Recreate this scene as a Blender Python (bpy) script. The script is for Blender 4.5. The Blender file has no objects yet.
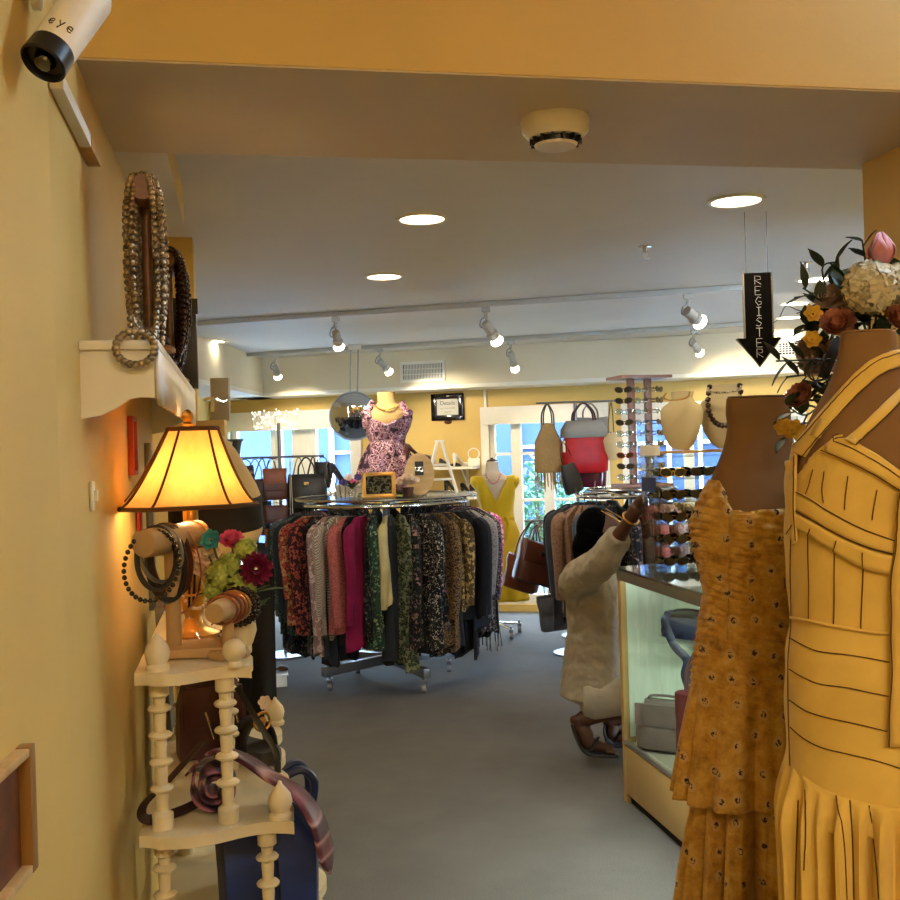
import bpy, bmesh, math, random
from mathutils import Vector, Matrix, noise
from mathutils.bvhtree import BVHTree
sc = bpy.context.scene
C = sc.collection
RN = random.Random(11)
pi, sin, cos, rad = math.pi, math.sin, math.cos, math.radians

# ------------------------------------------------------------------ camera, sky, exposure
F, HZ, ROLL, EYE = 1050.0, 447.0, math.atan(.031), 1.5
cs, sn = cos(ROLL), sin(ROLL)
cam = bpy.data.cameras.new('camera'); co = bpy.data.objects.new('camera', cam); C.objects.link(co)
cam.sensor_width = 36; cam.lens = F / 900 * 36; cam.clip_start = .05; cam.shift_y = (HZ - 450) / 900
co.matrix_world = Matrix(((cs, sn, 0, 0), (0, 0, -1, 0), (-sn, cs, 0, EYE), (0, 0, 0, 1)))
sc.camera = co
sc.view_settings.view_transform = 'Standard'; sc.view_settings.look = 'None'
sc.view_settings.gamma = 1; sc.view_settings.use_curve_mapping = False
sc.view_settings.exposure = 0.3
w = bpy.data.worlds.new('sky'); sc.world = w; w.use_nodes = True
bg = w.node_tree.nodes['Background']; bg.inputs[0].default_value = (.48, .72, 1, 1); bg.inputs[1].default_value = 38

def lamp(kind, name, loc, energy, col, size=.1, rot=None, look=None, spot=None, blend=.5, parent=None, sizey=None, spread=None):
    l = bpy.data.lights.new(name, kind); l.energy = energy; l.color = col
    o = bpy.data.objects.new(name, l); C.objects.link(o); o.location = loc
    if kind == 'AREA':
        l.size = size
        if sizey: l.shape = 'RECTANGLE'; l.size_y = sizey
        else: l.shape = 'DISK'
        if spread: l.spread = spread
    else: l.shadow_soft_size = size
    if spot: l.spot_size = spot; l.spot_blend = blend
    if rot: o.rotation_euler = rot
    if look is not None: o.rotation_euler = (Vector(look) - Vector(loc)).to_track_quat('-Z', 'Y').to_euler()
    if parent: par(o, parent)
    return o
WARM = (1, .86, .62)

# ------------------------------------------------------------------ pixels to places
def ray(px, py):
    u, v = px - 450, py - HZ
    return Vector(((u * cs - v * sn) / F, 1, -(u * sn + v * cs) / F))
EYEV = Vector((0, 0, EYE))
def P(px, py, d): return EYEV + ray(px, py) * d
def PZ(px, py, z):
    r = ray(px, py); return EYEV + r * ((z - EYE) / r.z)
BWX, BWY, BWS = .63, 9.45, -.25                       # back wall line
def PW(px, py, off=0):                                # a point on the back wall, off metres in front
    r = ray(px, py)
    t = (BWY - off * 1.031 - BWS * BWX) / (1 - BWS * r.x); return EYEV + r * t
BANG = math.atan(BWS)
BD, BN = Vector((cos(BANG), sin(BANG), 0)), Vector((sin(BANG), -cos(BANG), 0))   # along, towards the room
LD = Vector((-.2, 1, 0)).normalized(); LN = Vector((1, .2, 0)).normalized()     # left wall: along, towards the room
LANG = math.atan2(LN.y, LN.x)
def LW(Y, off=0, z=0):                                # a point off the left wall
    return Vector((-.285 - .2 * Y, Y, z)) + LN * off

# ------------------------------------------------------------------ objects
def wm(o):
    return (wm(o.parent) @ o.matrix_basis) if o.parent else o.matrix_basis.copy()
def par(o, p):
    o.location = wm(p).inverted() @ Vector(o.location); o.parent = p
def tag(o, label=None, cat=None, group=None, kind=None):
    if label: o['label'] = label
    if cat: o['category'] = cat
    if group: o['group'] = group
    if kind: o['kind'] = kind
    return o
def thing(name, label, cat, loc=(0, 0, 0), rz=0, group=None):
    o = bpy.data.objects.new(name, None); C.objects.link(o); o.empty_display_size = .05
    o.location = loc; o.rotation_euler = (0, 0, rz)
    return tag(o, label, cat, group)
def clone(root, loc, rz=0, label=None, rot=None):
    def rec(o, p):
        c = o.copy(); C.objects.link(c)
        if p: c.parent = p
        for ch in [x for x in bpy.data.objects if x.parent is o]: rec(ch, c)
        return c
    kids = list(bpy.data.objects)
    c = rec(root, None); c.location = loc; c.rotation_euler = rot or (0, 0, rz)
    if label: c['label'] = label
    return c

def V(*a): return Vector(a)
class MB:
    def __init__(s, M=None): s.bm = bmesh.new(); s.M = M or Matrix()
    def v(s, p): return s.bm.verts.new(s.M @ Vector(p))
    def f(s, vs):
        try: return s.bm.faces.new(vs)
        except ValueError: return None
    def rings(s, rs, c0=True, c1=True, closed=True):
        vr = [[s.v(p) for p in r] for r in rs]; n = len(vr[0])
        for a, b in zip(vr, vr[1:]):
            for i in range(n if closed else n - 1): s.f((a[i], a[(i + 1) % n], b[(i + 1) % n], b[i]))
        if closed and c0: s.f(vr[0][::-1])
        if closed and c1: s.f(vr[-1])
        return s
    def box(s, c, d, rz=0, rx=0, ry=0, bev=0, M=None):
        m = M if M is not None else Matrix.Translation(Vector(c)) @ Matrix.Rotation(rz, 4, 'Z') @ Matrix.Rotation(ry, 4, 'Y') @ Matrix.Rotation(rx, 4, 'X')
        x, y, z = [q / 2 for q in d]
        vs = [s.v(m @ Vector(p)) for p in ((-x,-y,-z),(x,-y,-z),(x,y,-z),(-x,y,-z),(-x,-y,z),(x,-y,z),(x,y,z),(-x,y,z))]
        fs = [s.f([vs[i] for i in q]) for q in ((3,2,1,0),(4,5,6,7),(0,1,5,4),(1,2,6,5),(2,3,7,6),(3,0,4,7))]
        if bev:
            es = {e for q in fs for e in q.edges}
            bmesh.ops.bevel(s.bm, geom=list(es), offset=bev, segments=2, profile=.6, affect='EDGES', clamp_overlap=True)
        return s
    def quadbox(s, a, b, z0, z1, th, n):      # wall slab from a to b (xy), thickness th along n
        a, b, n = Vector(a[:2]).to_3d(), Vector(b[:2]).to_3d(), Vector(n).normalized() * th
        s.rings([[a + V(0,0,z), b + V(0,0,z), b + n + V(0,0,z), a + n + V(0,0,z)] for z in (z0, z1)]); return s
    def tube(s, pts, r, n=8, closed=False, cap=True, sq=None):
        pts = [Vector(p) for p in pts]; N = len(pts); R = r if isinstance(r, (list, tuple)) else [r] * N
        up = None; rs = []
        for i, p in enumerate(pts):
            a = pts[(i - 1) % N] if closed or i else p; b = pts[(i + 1) % N] if closed or i < N - 1 else p
            t = (b - a).normalized() if (b - a).length > 1e-9 else V(0, 0, 1)
            if up is None: up = V(0, 0, 1) if abs(t.z) < .9 else V(1, 0, 0)
            x = up.cross(t); x = x.normalized() if x.length > 1e-6 else t.orthogonal().normalized()
            y = t.cross(x); up = y
            q = sq or (1, 1)
            rs.append([p + x * (cos(k * 2 * pi / n) * R[i] * q[0]) + y * (sin(k * 2 * pi / n) * R[i] * q[1]) for k in range(n)])
        if closed: rs.append(rs[0][:])
        s.rings(rs, cap and not closed, cap and not closed)
        if closed: bmesh.ops.remove_doubles(s.bm, verts=s.bm.verts, dist=1e-6)
        return s
    def cyl(s, a, b, r, r1=None, n=16): return s.tube([a, b], [r, r if r1 is None else r1], n)
    def lathe(s, prof, o=(0, 0, 0), n=20, M=None):
        m = (M if M is not None else Matrix()); o = Vector(o)
        s.rings([[o + (m @ V(r * cos(k * 2 * pi / n), r * sin(k * 2 * pi / n), z)) for k in range(n)] for r, z in prof]); return s
    def ball(s, c, r, n=10, m=6, M=None):
        r = r if isinstance(r, (tuple, list)) else (r, r, r); c = Vector(c); M = M if M is not None else Matrix()
        rs = []
        for j in range(m + 1):
            a = -pi / 2 + pi * (j if 0 < j < m else (j + (.08 if j == 0 else -.08))) / m
            rs.append([c + (M @ V(r[0] * cos(a) * cos(k * 2 * pi / n), r[1] * cos(a) * sin(k * 2 * pi / n), r[2] * sin(a))) for k in range(n)])
        s.rings(rs); return s
    def ico(s, c, r, sub=1):
        bmesh.ops.create_icosphere(s.bm, subdivisions=sub, radius=r, matrix=s.M @ Matrix.Translation(Vector(c))); return s
    def prism(s, pts, M, t):                  # pts 2d outline in M's xy, extruded t along M's z
        s.rings([[M @ V(x, y, z) for x, y in pts] for z in (0, t)]); return s
    def surf(s, fn, nu, nv, closeu=False):
        g = [[s.v(fn(i / nu, j / nv)) for i in range(nu if closeu else nu + 1)] for j in range(nv + 1)]
        for j in range(nv):
            for i in range(nu):
                k = (i + 1) % nu if closeu else i + 1
                s.f((g[j][i], g[j][k], g[j + 1][k], g[j + 1][i]))
        return s
    def build(s, name, mat, parent=None, smooth=True, solid=0, sub=0, ang=.7, remesh=0, hold=None):
        bm = s.bm
        bmesh.ops.recalc_face_normals(bm, faces=bm.faces)
        me = bpy.data.meshes.new(name)
        o = bpy.data.objects.new(name, me); C.objects.link(o)
        if parent is not None:
            o.parent = parent; bm.transform(wm(parent).inverted())
        else:
            if hold is None:
                xs = [v.co for v in bm.verts]
                lo = Vector([min(p[i] for p in xs) for i in range(3)]); hi = Vector([max(p[i] for p in xs) for i in range(3)])
                hold = V((lo.x + hi.x) / 2, (lo.y + hi.y) / 2, lo.z)
            hold = Vector(hold); bm.transform(Matrix.Translation(-hold)); o.location = hold
        for fc in bm.faces: fc.smooth = smooth
        if smooth:
            for e in bm.edges:
                if len(e.link_faces) == 2 and e.calc_face_angle(0) > ang: e.smooth = False
        bm.to_mesh(me); bm.free()
        me.materials.append(mat)
        if solid: m = o.modifiers.new('solid', 'SOLIDIFY'); m.thickness = solid; m.offset = 0
        if remesh:
            m = o.modifiers.new('r', 'REMESH'); m.mode = 'VOXEL'; m.voxel_size = remesh; m.use_smooth_shade = True
            m = o.modifiers.new('s', 'SMOOTH'); m.iterations = 4; m.factor = .5
        if sub: m = o.modifiers.new('sub', 'SUBSURF'); m.levels = m.render_levels = sub
        return o
def struct(o): o['kind'] = 'structure'; return o
def circ(c, r, n=24, ax='z', M=None, r2=None):
    r2 = r if r2 is None else r2; c = Vector(c); out = []
    for k in range(n):
        a = 2 * pi * k / n; x, y = r * cos(a), r2 * sin(a)
        p = V(x, y, 0) if ax == 'z' else V(x, 0, y) if ax == 'y' else V(0, x, y)
        out.append(c + (M @ p if M is not None else p))
    return out
def interp(tab, x):
    if x <= tab[0][0]: return tab[0][1]
    for (a, b), (c, d) in zip(tab, tab[1:]):
        if x <= c: return b + (d - b) * (x - a) / (c - a)
    return tab[-1][1]
def spline(pts, n=6):
    pts = [Vector(p) for p in pts]; out = []
    for i in range(len(pts) - 1):
        p0, p1, p2, p3 = pts[max(i - 1, 0)], pts[i], pts[i + 1], pts[min(i + 2, len(pts) - 1)]
        for k in range(n):
            t = k / n
            out.append(.5 * ((2 * p1) + (p2 - p0) * t + (2 * p0 - 5 * p1 + 4 * p2 - p3) * t * t + (3 * p1 - p0 - 3 * p2 + p3) * t ** 3))
    return out + [pts[-1]]

# ------------------------------------------------------------------ materials
def lin(h):
    h = h.lstrip('#'); v = [int(h[i:i + 2], 16) / 255 for i in (0, 2, 4)]
    return tuple((c / 12.92 if c <= .04045 else ((c + .055) / 1.055) ** 2.4) for c in v) + (1,)
class NT:
    def __init__(s, name):
        s.m = bpy.data.materials.new(name); s.m.use_nodes = True; s.t = s.m.node_tree
        s.b = s.t.nodes['Principled BSDF']; s.out = s.t.nodes['Material Output']; s._c = None
    def n(s, ty, **kw):
        d = s.t.nodes.new(ty)
        for k, v in kw.items():
            if k in d.inputs: d.inputs[k].default_value = v
            else: setattr(d, k, v)
        return d
    def l(s, a, b): s.t.links.new(a, b)
    def coord(s, scale=(1, 1, 1), rot=(0, 0, 0)):
        if s._c is None: s._c = s.n('ShaderNodeTexCoord')
        m = s.n('ShaderNodeMapping'); m.inputs['Scale'].default_value = scale; m.inputs['Rotation'].default_value = rot
        s.l(s._c.outputs['Object'], m.inputs[0]); return m.outputs[0]
    def noise(s, scale, detail=3, rough=.5, c=None):
        d = s.n('ShaderNodeTexNoise'); d.inputs['Scale'].default_value = scale; d.inputs['Detail'].default_value = detail; d.inputs['Roughness'].default_value = rough
        s.l(c or s.coord(), d.inputs['Vector']); return d.outputs['Fac']
    def ramp(s, fac, stops, const=False):
        d = s.n('ShaderNodeValToRGB'); e = d.color_ramp.elements
        if const: d.color_ramp.interpolation = 'CONSTANT'
        while len(e) < len(stops): e.new(.5)
        for q, (p, c) in zip(e, stops): q.position = p; q.color = c
        s.l(fac, d.inputs[0]); return d.outputs[0]
    def mix(s, fac, a, b, mode='MIX'):
        d = s.n('ShaderNodeMix', data_type='RGBA'); d.blend_type = mode
        for v, i in ((fac, 0), (a, 6), (b, 7)):
            if isinstance(v, (int, float, tuple)): d.inputs[i].default_value = v
            else: s.l(v, d.inputs[i])
        return d.outputs[2]
    def bump(s, h, st=.2, dist=.01):
        d = s.n('ShaderNodeBump'); d.inputs['Strength'].default_value = st; d.inputs['Distance'].default_value = dist
        s.l(h, d.inputs['Height']); s.l(d.outputs[0], s.b.inputs['Normal'])
def mat(name, col, rough=.6, metal=0, var=.12, vs=6, bump=0, bs=200, bd=.003, coat=0, emit=0, ecol=None, spec=None, sheen=0):
    t = NT(name); c = lin(col); b = t.b
    b.inputs['Roughness'].default_value = rough; b.inputs['Metallic'].default_value = metal
    if var:
        lo = tuple(q * (1 - var) for q in c[:3]) + (1,); hi = tuple(min(1, q * (1 + var)) for q in c[:3]) + (1,)
        t.l(t.ramp(t.noise(vs, 4), [(.3, lo), (.7, hi)]), b.inputs['Base Color'])
    else: b.inputs['Base Color'].default_value = c
    if bump: t.bump(t.noise(bs, 2), bump, bd)
    if coat: b.inputs['Coat Weight'].default_value = coat
    if spec is not None: b.inputs['Specular IOR Level'].default_value = spec
    if sheen: b.inputs['Sheen Weight'].default_value = sheen
    if emit: b.inputs['Emission Color'].default_value = ecol or c; b.inputs['Emission Strength'].default_value = emit
    return t.m
def fab(name, base, cols=(), kind='plain', s=30, rough=.85, rot=(0, 0, 0)):
    t = NT(name); b = t.b; b.inputs['Roughness'].default_value = rough; c0 = lin(base); cl = [lin(c) for c in cols]
    tone = t.ramp(t.noise(9, 4), [(.25, tuple(q * .72 for q in c0[:3]) + (1,)), (.75, tuple(min(1, q * 1.18) for q in c0[:3]) + (1,))])
    col = tone
    if kind == 'floral':
        d = t.n('ShaderNodeTexVoronoi'); d.inputs['Scale'].default_value = s
        nz = t.n('ShaderNodeTexNoise'); nz.inputs['Scale'].default_value = s * 1.3; t.l(t.coord(), nz.inputs['Vector'])
        mx = t.mix(.06, t.coord(), nz.outputs['Color'], 'ADD'); t.l(mx, d.inputs['Vector'])
        sp = t.n('ShaderNodeSeparateColor'); t.l(d.outputs['Color'], sp.inputs[0])
        n = len(cl); pick = t.ramp(sp.outputs[0], [(i / n, c) for i, c in enumerate(cl)], True)
        col = t.mix(t.ramp(d.outputs['Distance'], [(.34, (1, 1, 1, 1)), (.42, (0, 0, 0, 1))]), tone, pick)
    elif kind == 'spots':
        d = t.n('ShaderNodeTexVoronoi'); d.inputs['Scale'].default_value = s; t.l(t.coord(), d.inputs['Vector'])
        col = t.mix(t.ramp(d.outputs['Distance'], [(.26, (1, 1, 1, 1)), (.32, (0, 0, 0, 1))]), tone, cl[0])
    elif kind == 'abstract':
        n = len(cl) + 1
        st = [(0, c0)] + [(.36 + .3 * i / n, c) for i, c in enumerate(cl)]
        col = t.ramp(t.noise(s, 3, .6), st, True)
    elif kind == 'stripe':
        d = t.n('ShaderNodeTexWave'); d.inputs['Scale'].default_value = s; d.inputs['Distortion'].default_value = .6
        t.l(t.coord(rot=rot), d.inputs['Vector'])
        n = len(cl) + 1
        col = t.ramp(d.outputs['Fac'], [(0, c0)] + [((i + 1) / n, c) for i, c in enumerate(cl)], False)
    elif kind == 'speckle':
        col = t.ramp(t.noise(s, 6, .8), [(.38, c0)] + [(.44 + .2 * i / max(1, len(cl) - 1), c) for i, c in enumerate(cl)])
    t.l(col, b.inputs['Base Color']); b.inputs['Sheen Weight'].default_value = .03; b.inputs['Specular IOR Level'].default_value = .2
    t.bump(t.noise(340, 2), .25, .002)
    return t.m
def glass(name, tint=(1, 1, 1, 1), gl=.12, rough=.03):
    t = NT(name); tr = t.n('ShaderNodeBsdfTransparent'); tr.inputs[0].default_value = tint
    g = t.n('ShaderNodeBsdfGlossy'); g.inputs['Roughness'].default_value = rough
    fr = t.n('ShaderNodeLayerWeight'); fr.inputs['Blend'].default_value = .5
    pw = t.n('ShaderNodeMath', operation='POWER'); t.l(fr.outputs['Facing'], pw.inputs[0]); pw.inputs[1].default_value = 4
    ma = t.n('ShaderNodeMath', operation='MULTIPLY_ADD'); t.l(pw.outputs[0], ma.inputs[0]); ma.inputs[1].default_value = .2 + gl; ma.inputs[2].default_value = .02 + gl * .12
    mx = t.n('ShaderNodeMixShader'); t.l(ma.outputs[0], mx.inputs[0]); t.l(tr.outputs[0], mx.inputs[1]); t.l(g.outputs[0], mx.inputs[2])
    t.l(mx.outputs[0], t.out.inputs['Surface']); return t.m
def glow(name, col, st):
    t = NT(name); t.b.inputs['Base Color'].default_value = (.8, .8, .8, 1)
    t.b.inputs['Emission Color'].default_value = col; t.b.inputs['Emission Strength'].default_value = st; return t.m
def wood(name, a, b, s=3, rough=.45, axis=(1, 8, 8)):
    t = NT(name); n = t.noise(s, 5, .6, t.coord(axis))
    t.l(t.ramp(n, [(.3, lin(a)), (.7, lin(b))]), t.b.inputs['Base Color']); t.b.inputs['Roughness'].default_value = rough
    t.bump(n, .1, .003); return t.m

def carpet():
    t = NT('carpet'); c = t.mix(.5, t.ramp(t.noise(210, 3, .8), [(.3, lin('454342')), (.7, lin('827f7c'))]), t.ramp(t.noise(5, 4), [(.3, lin('5c5a58')), (.7, lin('6e6c6a'))]))
    t.l(c, t.b.inputs['Base Color']); t.b.inputs['Roughness'].default_value = .95; t.bump(t.noise(500, 3, .7), .6, .006); return t.m
def paint(name, a, dirt=.08):
    t = NT(name); c = lin(a); lo = tuple(q * (1 - dirt) for q in c[:3]) + (1,)
    t.l(t.ramp(t.noise(2.2, 5, .6), [(.35, lo), (.65, c)]), t.b.inputs['Base Color']); t.b.inputs['Roughness'].default_value = .6
    t.bump(t.noise(160, 3), .12, .002); return t.m
def leaf_mat(name, a, b): return mat(name, a, .5, var=.35, vs=40)

M = dict(
    carpet=carpet(), yellow=paint('yellow_paint', 'd4b264'), ceil=paint('ceiling_paint', 'd6d3cd', .04), white=mat('white_paint', 'e2ddd0', .45, var=.05),
    cream=paint('soffit_paint', 'd8ccae', .05), cream_wood=None, chrome=mat('chrome', 'd8d8d8', .18, 1, 0), steel=mat('grey_metal', '8d8f92', .35, .9, .08),
    brass=mat('brass', 'b98f45', .28, 1, .1), black=mat('black_plastic', '15151a', .4, var=.1), blackm=mat('matt_black', '0b0b0d', .9, var=.1, bump=.2, bs=300),
    pane=glass('window_glass'), acrylic=glass('clear_acrylic', (.93, .97, .96, 1), .3), caseglass=glass('case_glass', (.95, .99, .97, 1), .16),
    linen=mat('form_linen', '7f5e3a', .9, var=.06, vs=4, bump=.3, bs=600, bd=.001), mirror=mat('mirror', 'e8ecf2', .03, 1, 0),
    skin=mat('skin', '4a2a1c', .5, var=.1, bump=.1, bs=120), hair=mat('hair', '030203', .7, var=.2, vs=60, bump=.8, bs=140, bd=.01, spec=.03),
    leather_black=mat('black_leather', '1b1a1d', .38, var=.15, vs=20, bump=.2, bs=240), leather_brown=mat('brown_leather', '4a2414', .42, var=.3, vs=12, bump=.2, bs=200),
    leather_rust=mat('rust_leather', '7a3f1f', .45, var=.25, vs=12, bump=.2, bs=200), leather_grey=mat('grey_leather', '4d4b4c', .5, var=.3, vs=14, bump=.3, bs=160),
    leather_maroon=mat('maroon_leather', '4a1f22', .4, var=.2, vs=10, bump=.15, bs=260), navy=mat('navy_leather', '1c2a55', .45, var=.2, vs=12, bump=.2, bs=220),
    red=mat('red_patent', 'a01016', .5, var=.2, vs=14, spec=.3), taupe=mat('taupe_leather', '6e5e5a', .42, var=.15, vs=16, bump=.3, bs=120),
    bulb=glow('bulb_glow', (1, .88, .66, 1), 14), disc=glow('downlight_glow', (1, .86, .62, 1), 9), fairy=glow('fairy_glow', (1, .95, .82, 1), 2.2),
    track=mat('track_paint', 'b4b0a8', .45, var=.04), birch=wood('birch', 'b08a55', 'cda872', 4, .5), oak=wood('oak', '5e3a20', '8a5a34', 4, .4), walnut=wood('walnut', '3b1a0c', '6a3218', 3, .35),
    tan=mat('tan_panel', 'b79a62', .5, var=.06), wire=mat('dark_wire', '1a1a1a', .5, var=0),
)
# ------------------------------------------------------------------ the room
M['cream_wood'] = mat('cream_paint', 'dccfae', .5, var=.14, vs=7, bump=.15, bs=60)
HC, HB, HS = 2.36, 2.25, 2.04
b = MB().box((.4, 4, -.05), (9.6, 14, .1)); struct(b.build('floor', M['carpet'], smooth=False))
b = MB().box((.4, 6.75, HC + .05), (9.6, 8.7, .1)); struct(b.build('ceiling', M['ceil'], smooth=False))
b = MB().box((.6, -.1, 3.15), (7, 4.6, .1)); struct(b.build('ceiling_entry', M['ceil'], smooth=False))
# left wall of the entry, left wall beside the shelves, pilaster, far walls
cor = LW(1.65)
b = MB().quadbox(cor, (cor.x + .08 * 3.65, -2), 0, 3.12, .3, (-1, -.08, 0)); struct(b.build('wall_left_entry', M['yellow'], smooth=False))
b = MB().quadbox(LW(1.65), LW(4.3), 0, 3.12, .25, -LN); struct(b.build('wall_left', M['yellow'], smooth=False))
pr = P(194, 300, 4.15)
b = MB().quadbox(LW(4.12, -.02), pr, 0, HC, .18, LD); struct(b.build('wall_left_pilaster', M['yellow'], smooth=False))
b = MB().quadbox((-1.5, 4.1), (-2.35, 10.4), 0, HC, .2, (-1, -.1, 0)); struct(b.build('wall_left_far', M['yellow'], smooth=False))
b = MB().quadbox((3.9, 2.5), (3.9, 10.6), 0, HC, .2, (1, 0, 0)); struct(b.build('wall_right_far', M['yellow'], smooth=False))
b = MB().quadbox((-1.2, -2), (3, -2), 0, 3.12, .2, (0, -1, 0)); struct(b.build('wall_back_entry', M['yellow'], smooth=False))
b = MB().quadbox((2.6, -2.2), (2.6, 2.5), 0, 3.12, .2, (1, 0, 0)); struct(b.build('wall_right_entry', M['yellow'], smooth=False))
# doorway header, soffit strip along the left wall, right jamb
A, B_ = LW(1.96, -.02), LW(1.96, 2.2)
hd = MB().quadbox(A, LW(1.96, 3.6), HB, 3.12, .62, LD); struct(hd.build('wall_header', M['yellow'], smooth=False))
b = MB().quadbox(A + LD * .003, LW(1.96, 3.6) + LD * .003, HB - .004, HB + .01, .614, LD); struct(b.build('trim_header_underside', paint('header_beige', 'cdbd9f', .04), smooth=False))
b = MB().quadbox(LW(2.56, -.02), LW(2.56, .125), HB, HC + .05, .8, LD); struct(b.build('wall_soffit_left', M['yellow'], smooth=False))
b = MB().quadbox(LW(2.56, -.02), LW(2.56, .124), HB - .004, HB + .01, .798, LD); struct(b.build('trim_soffit_underside', M['ceil'], smooth=False))
jb = PZ(862, 163, HB); je = jb - LD * .7
b = MB().quadbox(jb, je, 0, HB, 1.6, LN); struct(b.build('wall_right', M['yellow'], smooth=False))
# back wall with openings
BM = Matrix.Translation((BWX, BWY, 0)) @ Matrix.Rotation(BANG, 4, 'Z')
BMI = BM.inverted()
def TX(px, py=500): return (BMI @ PW(px, py)).x
def TZ(px, py, off=0): return PW(px, py, off).z
def bwbox(mb, x0, x1, z0, z1, y0, y1):                # local: y negative is the room side
    mb.box(None, (x1 - x0, abs(y1 - y0), z1 - z0), M=BM @ Matrix.Translation(((x0 + x1) / 2, (y0 + y1) / 2, (z0 + z1) / 2)))
    return mb
wins = [(TX(232), TX(356), .06, 1.80), (TX(491), TX(603), .06, 1.76), (TX(632), TX(800), .06, 1.74)]
b = MB(); x = -3.6
for x0, x1, z0, z1 in wins:
    bwbox(b, x, x0, 0, HC, 0, .2); bwbox(b, x0, x1, 0, z0, 0, .2); bwbox(b, x0, x1, z1, HC, 0, .2); x = x1
bwbox(b, x, 3.6, 0, HC, 0, .2); struct(b.build('wall_back', M['yellow'], smooth=False))
SO = .45
b = bwbox(MB(), -2.6, 3.4, HS, HC + .02, -SO, .01); struct(b.build('wall_soffit_back', M['cream'], smooth=False))
b = bwbox(MB(), -2.6, 3.4, HS - .03, HS + .002, -SO - .012, .0); struct(b.build('trim_soffit', M['white'], smooth=False))
a0, a1 = PZ(284, 398, HS), PZ(229, 386, HS)
b = MB().quadbox(a0 + (a0 - a1) * .2, a1 + (a1 - a0) * 1.6, HS, HC + .02, .9, (-1, .05, 0)); struct(b.build('wall_soffit_side', M['cream'], smooth=False))
b = MB().quadbox(a0 + (a0 - a1) * .2 + V(.012, 0, 0), a1 + (a1 - a0) * 1.6 + V(.012, 0, 0), HS - .03, HS + .002, .9, (-1, .05, 0)); struct(b.build('trim_soffit_side', M['white'], smooth=False))
b = MB()
for x0, x1 in ((-2.7, wins[0][0]), (wins[0][1], wins[1][0]), (wins[1][1], wins[2][0]), (wins[2][1], 3.3)): bwbox(b, x0 + .06, x1 - .06, 0, .1, -.018, 0)
struct(b.build('baseboard_back', M['white'], smooth=False))
b = bwbox(MB(), TX(487.5), TX(490), .1, HS, -.03, 0); struct(b.build('trim_wall_corner', M['white'], smooth=False))

def window(n, x0, x1, z0, z1, panels, blind, rails):
    r = struct(bpy.data.objects.new(n, None)); C.objects.link(r); r.location = BM @ V(x0, 0, z0); r.rotation_euler = (0, 0, BANG)
    m = MB(); cw = .07
    for xa, xb in ((x0 - cw, x0), (x1, x1 + cw)): bwbox(m, xa, xb, z0, z1 + cw, -.03, .02)
    bwbox(m, x0 - cw, x1 + cw, z1, z1 + .09, -.035, .02)
    m.build('casing', M['white'], r, False)
    for i, (a, c_) in enumerate(panels):
        m = MB(); fw = .045
        bwbox(m, a, a + fw, z0, z1, .03, .1); bwbox(m, c_ - fw, c_, z0, z1, .03, .1)
        bwbox(m, a, c_, z0, z0 + .09, .03, .1); bwbox(m, a, c_, z1 - fw, z1, .03, .1)
        for rz_ in rails: bwbox(m, a + fw, c_ - fw, rz_ - .012, rz_ + .012, .045, .085)
        fr = m.build('window_frame', M['white'], r, False)
        bwbox(MB(), a + .03, c_ - .03, z0 + .07, z1 - .03, .062, .068).build('pane', M['pane'], fr, False)
    if blind:
        m = bwbox(MB(), x0 - .03, x1 + .03, z1 - blind, z1 + .03, -.075, -.04)
        for k in range(6): bwbox(m, x0 - .03, x1 + .03, z1 - blind + k * blind / 6, z1 - blind + k * blind / 6 + .006, -.08, -.035)
        m.build('blind', M['white'], r, False)
    return r
def cuts(*px): return [(TX(a), TX(c_)) for a, c_ in px]
window('window_1', *wins[0], cuts((233, 276), (277, 297), (312, 355)), .09, (1.1,))
window('window_2', *wins[1], cuts((491, 517), (517, 549), (549, 602)), .07, (1.42, 1.0))
window('window_3', *wins[2], cuts((633, 690), (690, 742), (742, 799)), .07, (1.25,))
# solid white posts of the left bay
b = bwbox(MB(), TX(297), TX(312), .06, 1.78, .02, .12); struct(b.build('trim_window_post', M['white'], smooth=False))

# what lies outside
def out_mat(): 
    t = NT('facade_blue_shade'); t.l(t.ramp(t.noise(.7, 3), [(.3, (.006, .019, .058, 1)), (.7, (.010, .028, .078, 1))]), t.b.inputs['Base Color']); t.b.inputs['Roughness'].default_value = .8; return t.m  # the blue shade lying on the building is put into the facade colour
b = bwbox(MB(), -6, 8, -.4, -.3, .3, 12); struct(b.build('ground_outside', mat('pale_paving', '98a4ac', .8), smooth=False))
hs = thing('neighbour_building', 'building seen through the back windows, blue shade put into its colour', 'building', BM @ V(.5, 4.8, -.3), BANG)
bwbox(MB(), -6, 8, -.3, 2.7, 4.8, 5.4).build('facade', out_mat(), hs, False)
for i, x in enumerate((-3.6, -2.5, -.9, .35, 1.5, 2.6)):
    m = bwbox(MB(), x, x + .05, .2, 2.6, 4.72, 4.82); bwbox(m, x + .75, x + .8, .2, 2.6, 4.72, 4.82); bwbox(m, x, x + .8, 1.45, 1.49, 4.72, 4.82); bwbox(m, x, x + .8, 2.58, 2.63, 4.72, 4.82)
    m.build('window_trim', M['white'], hs, False)
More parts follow.
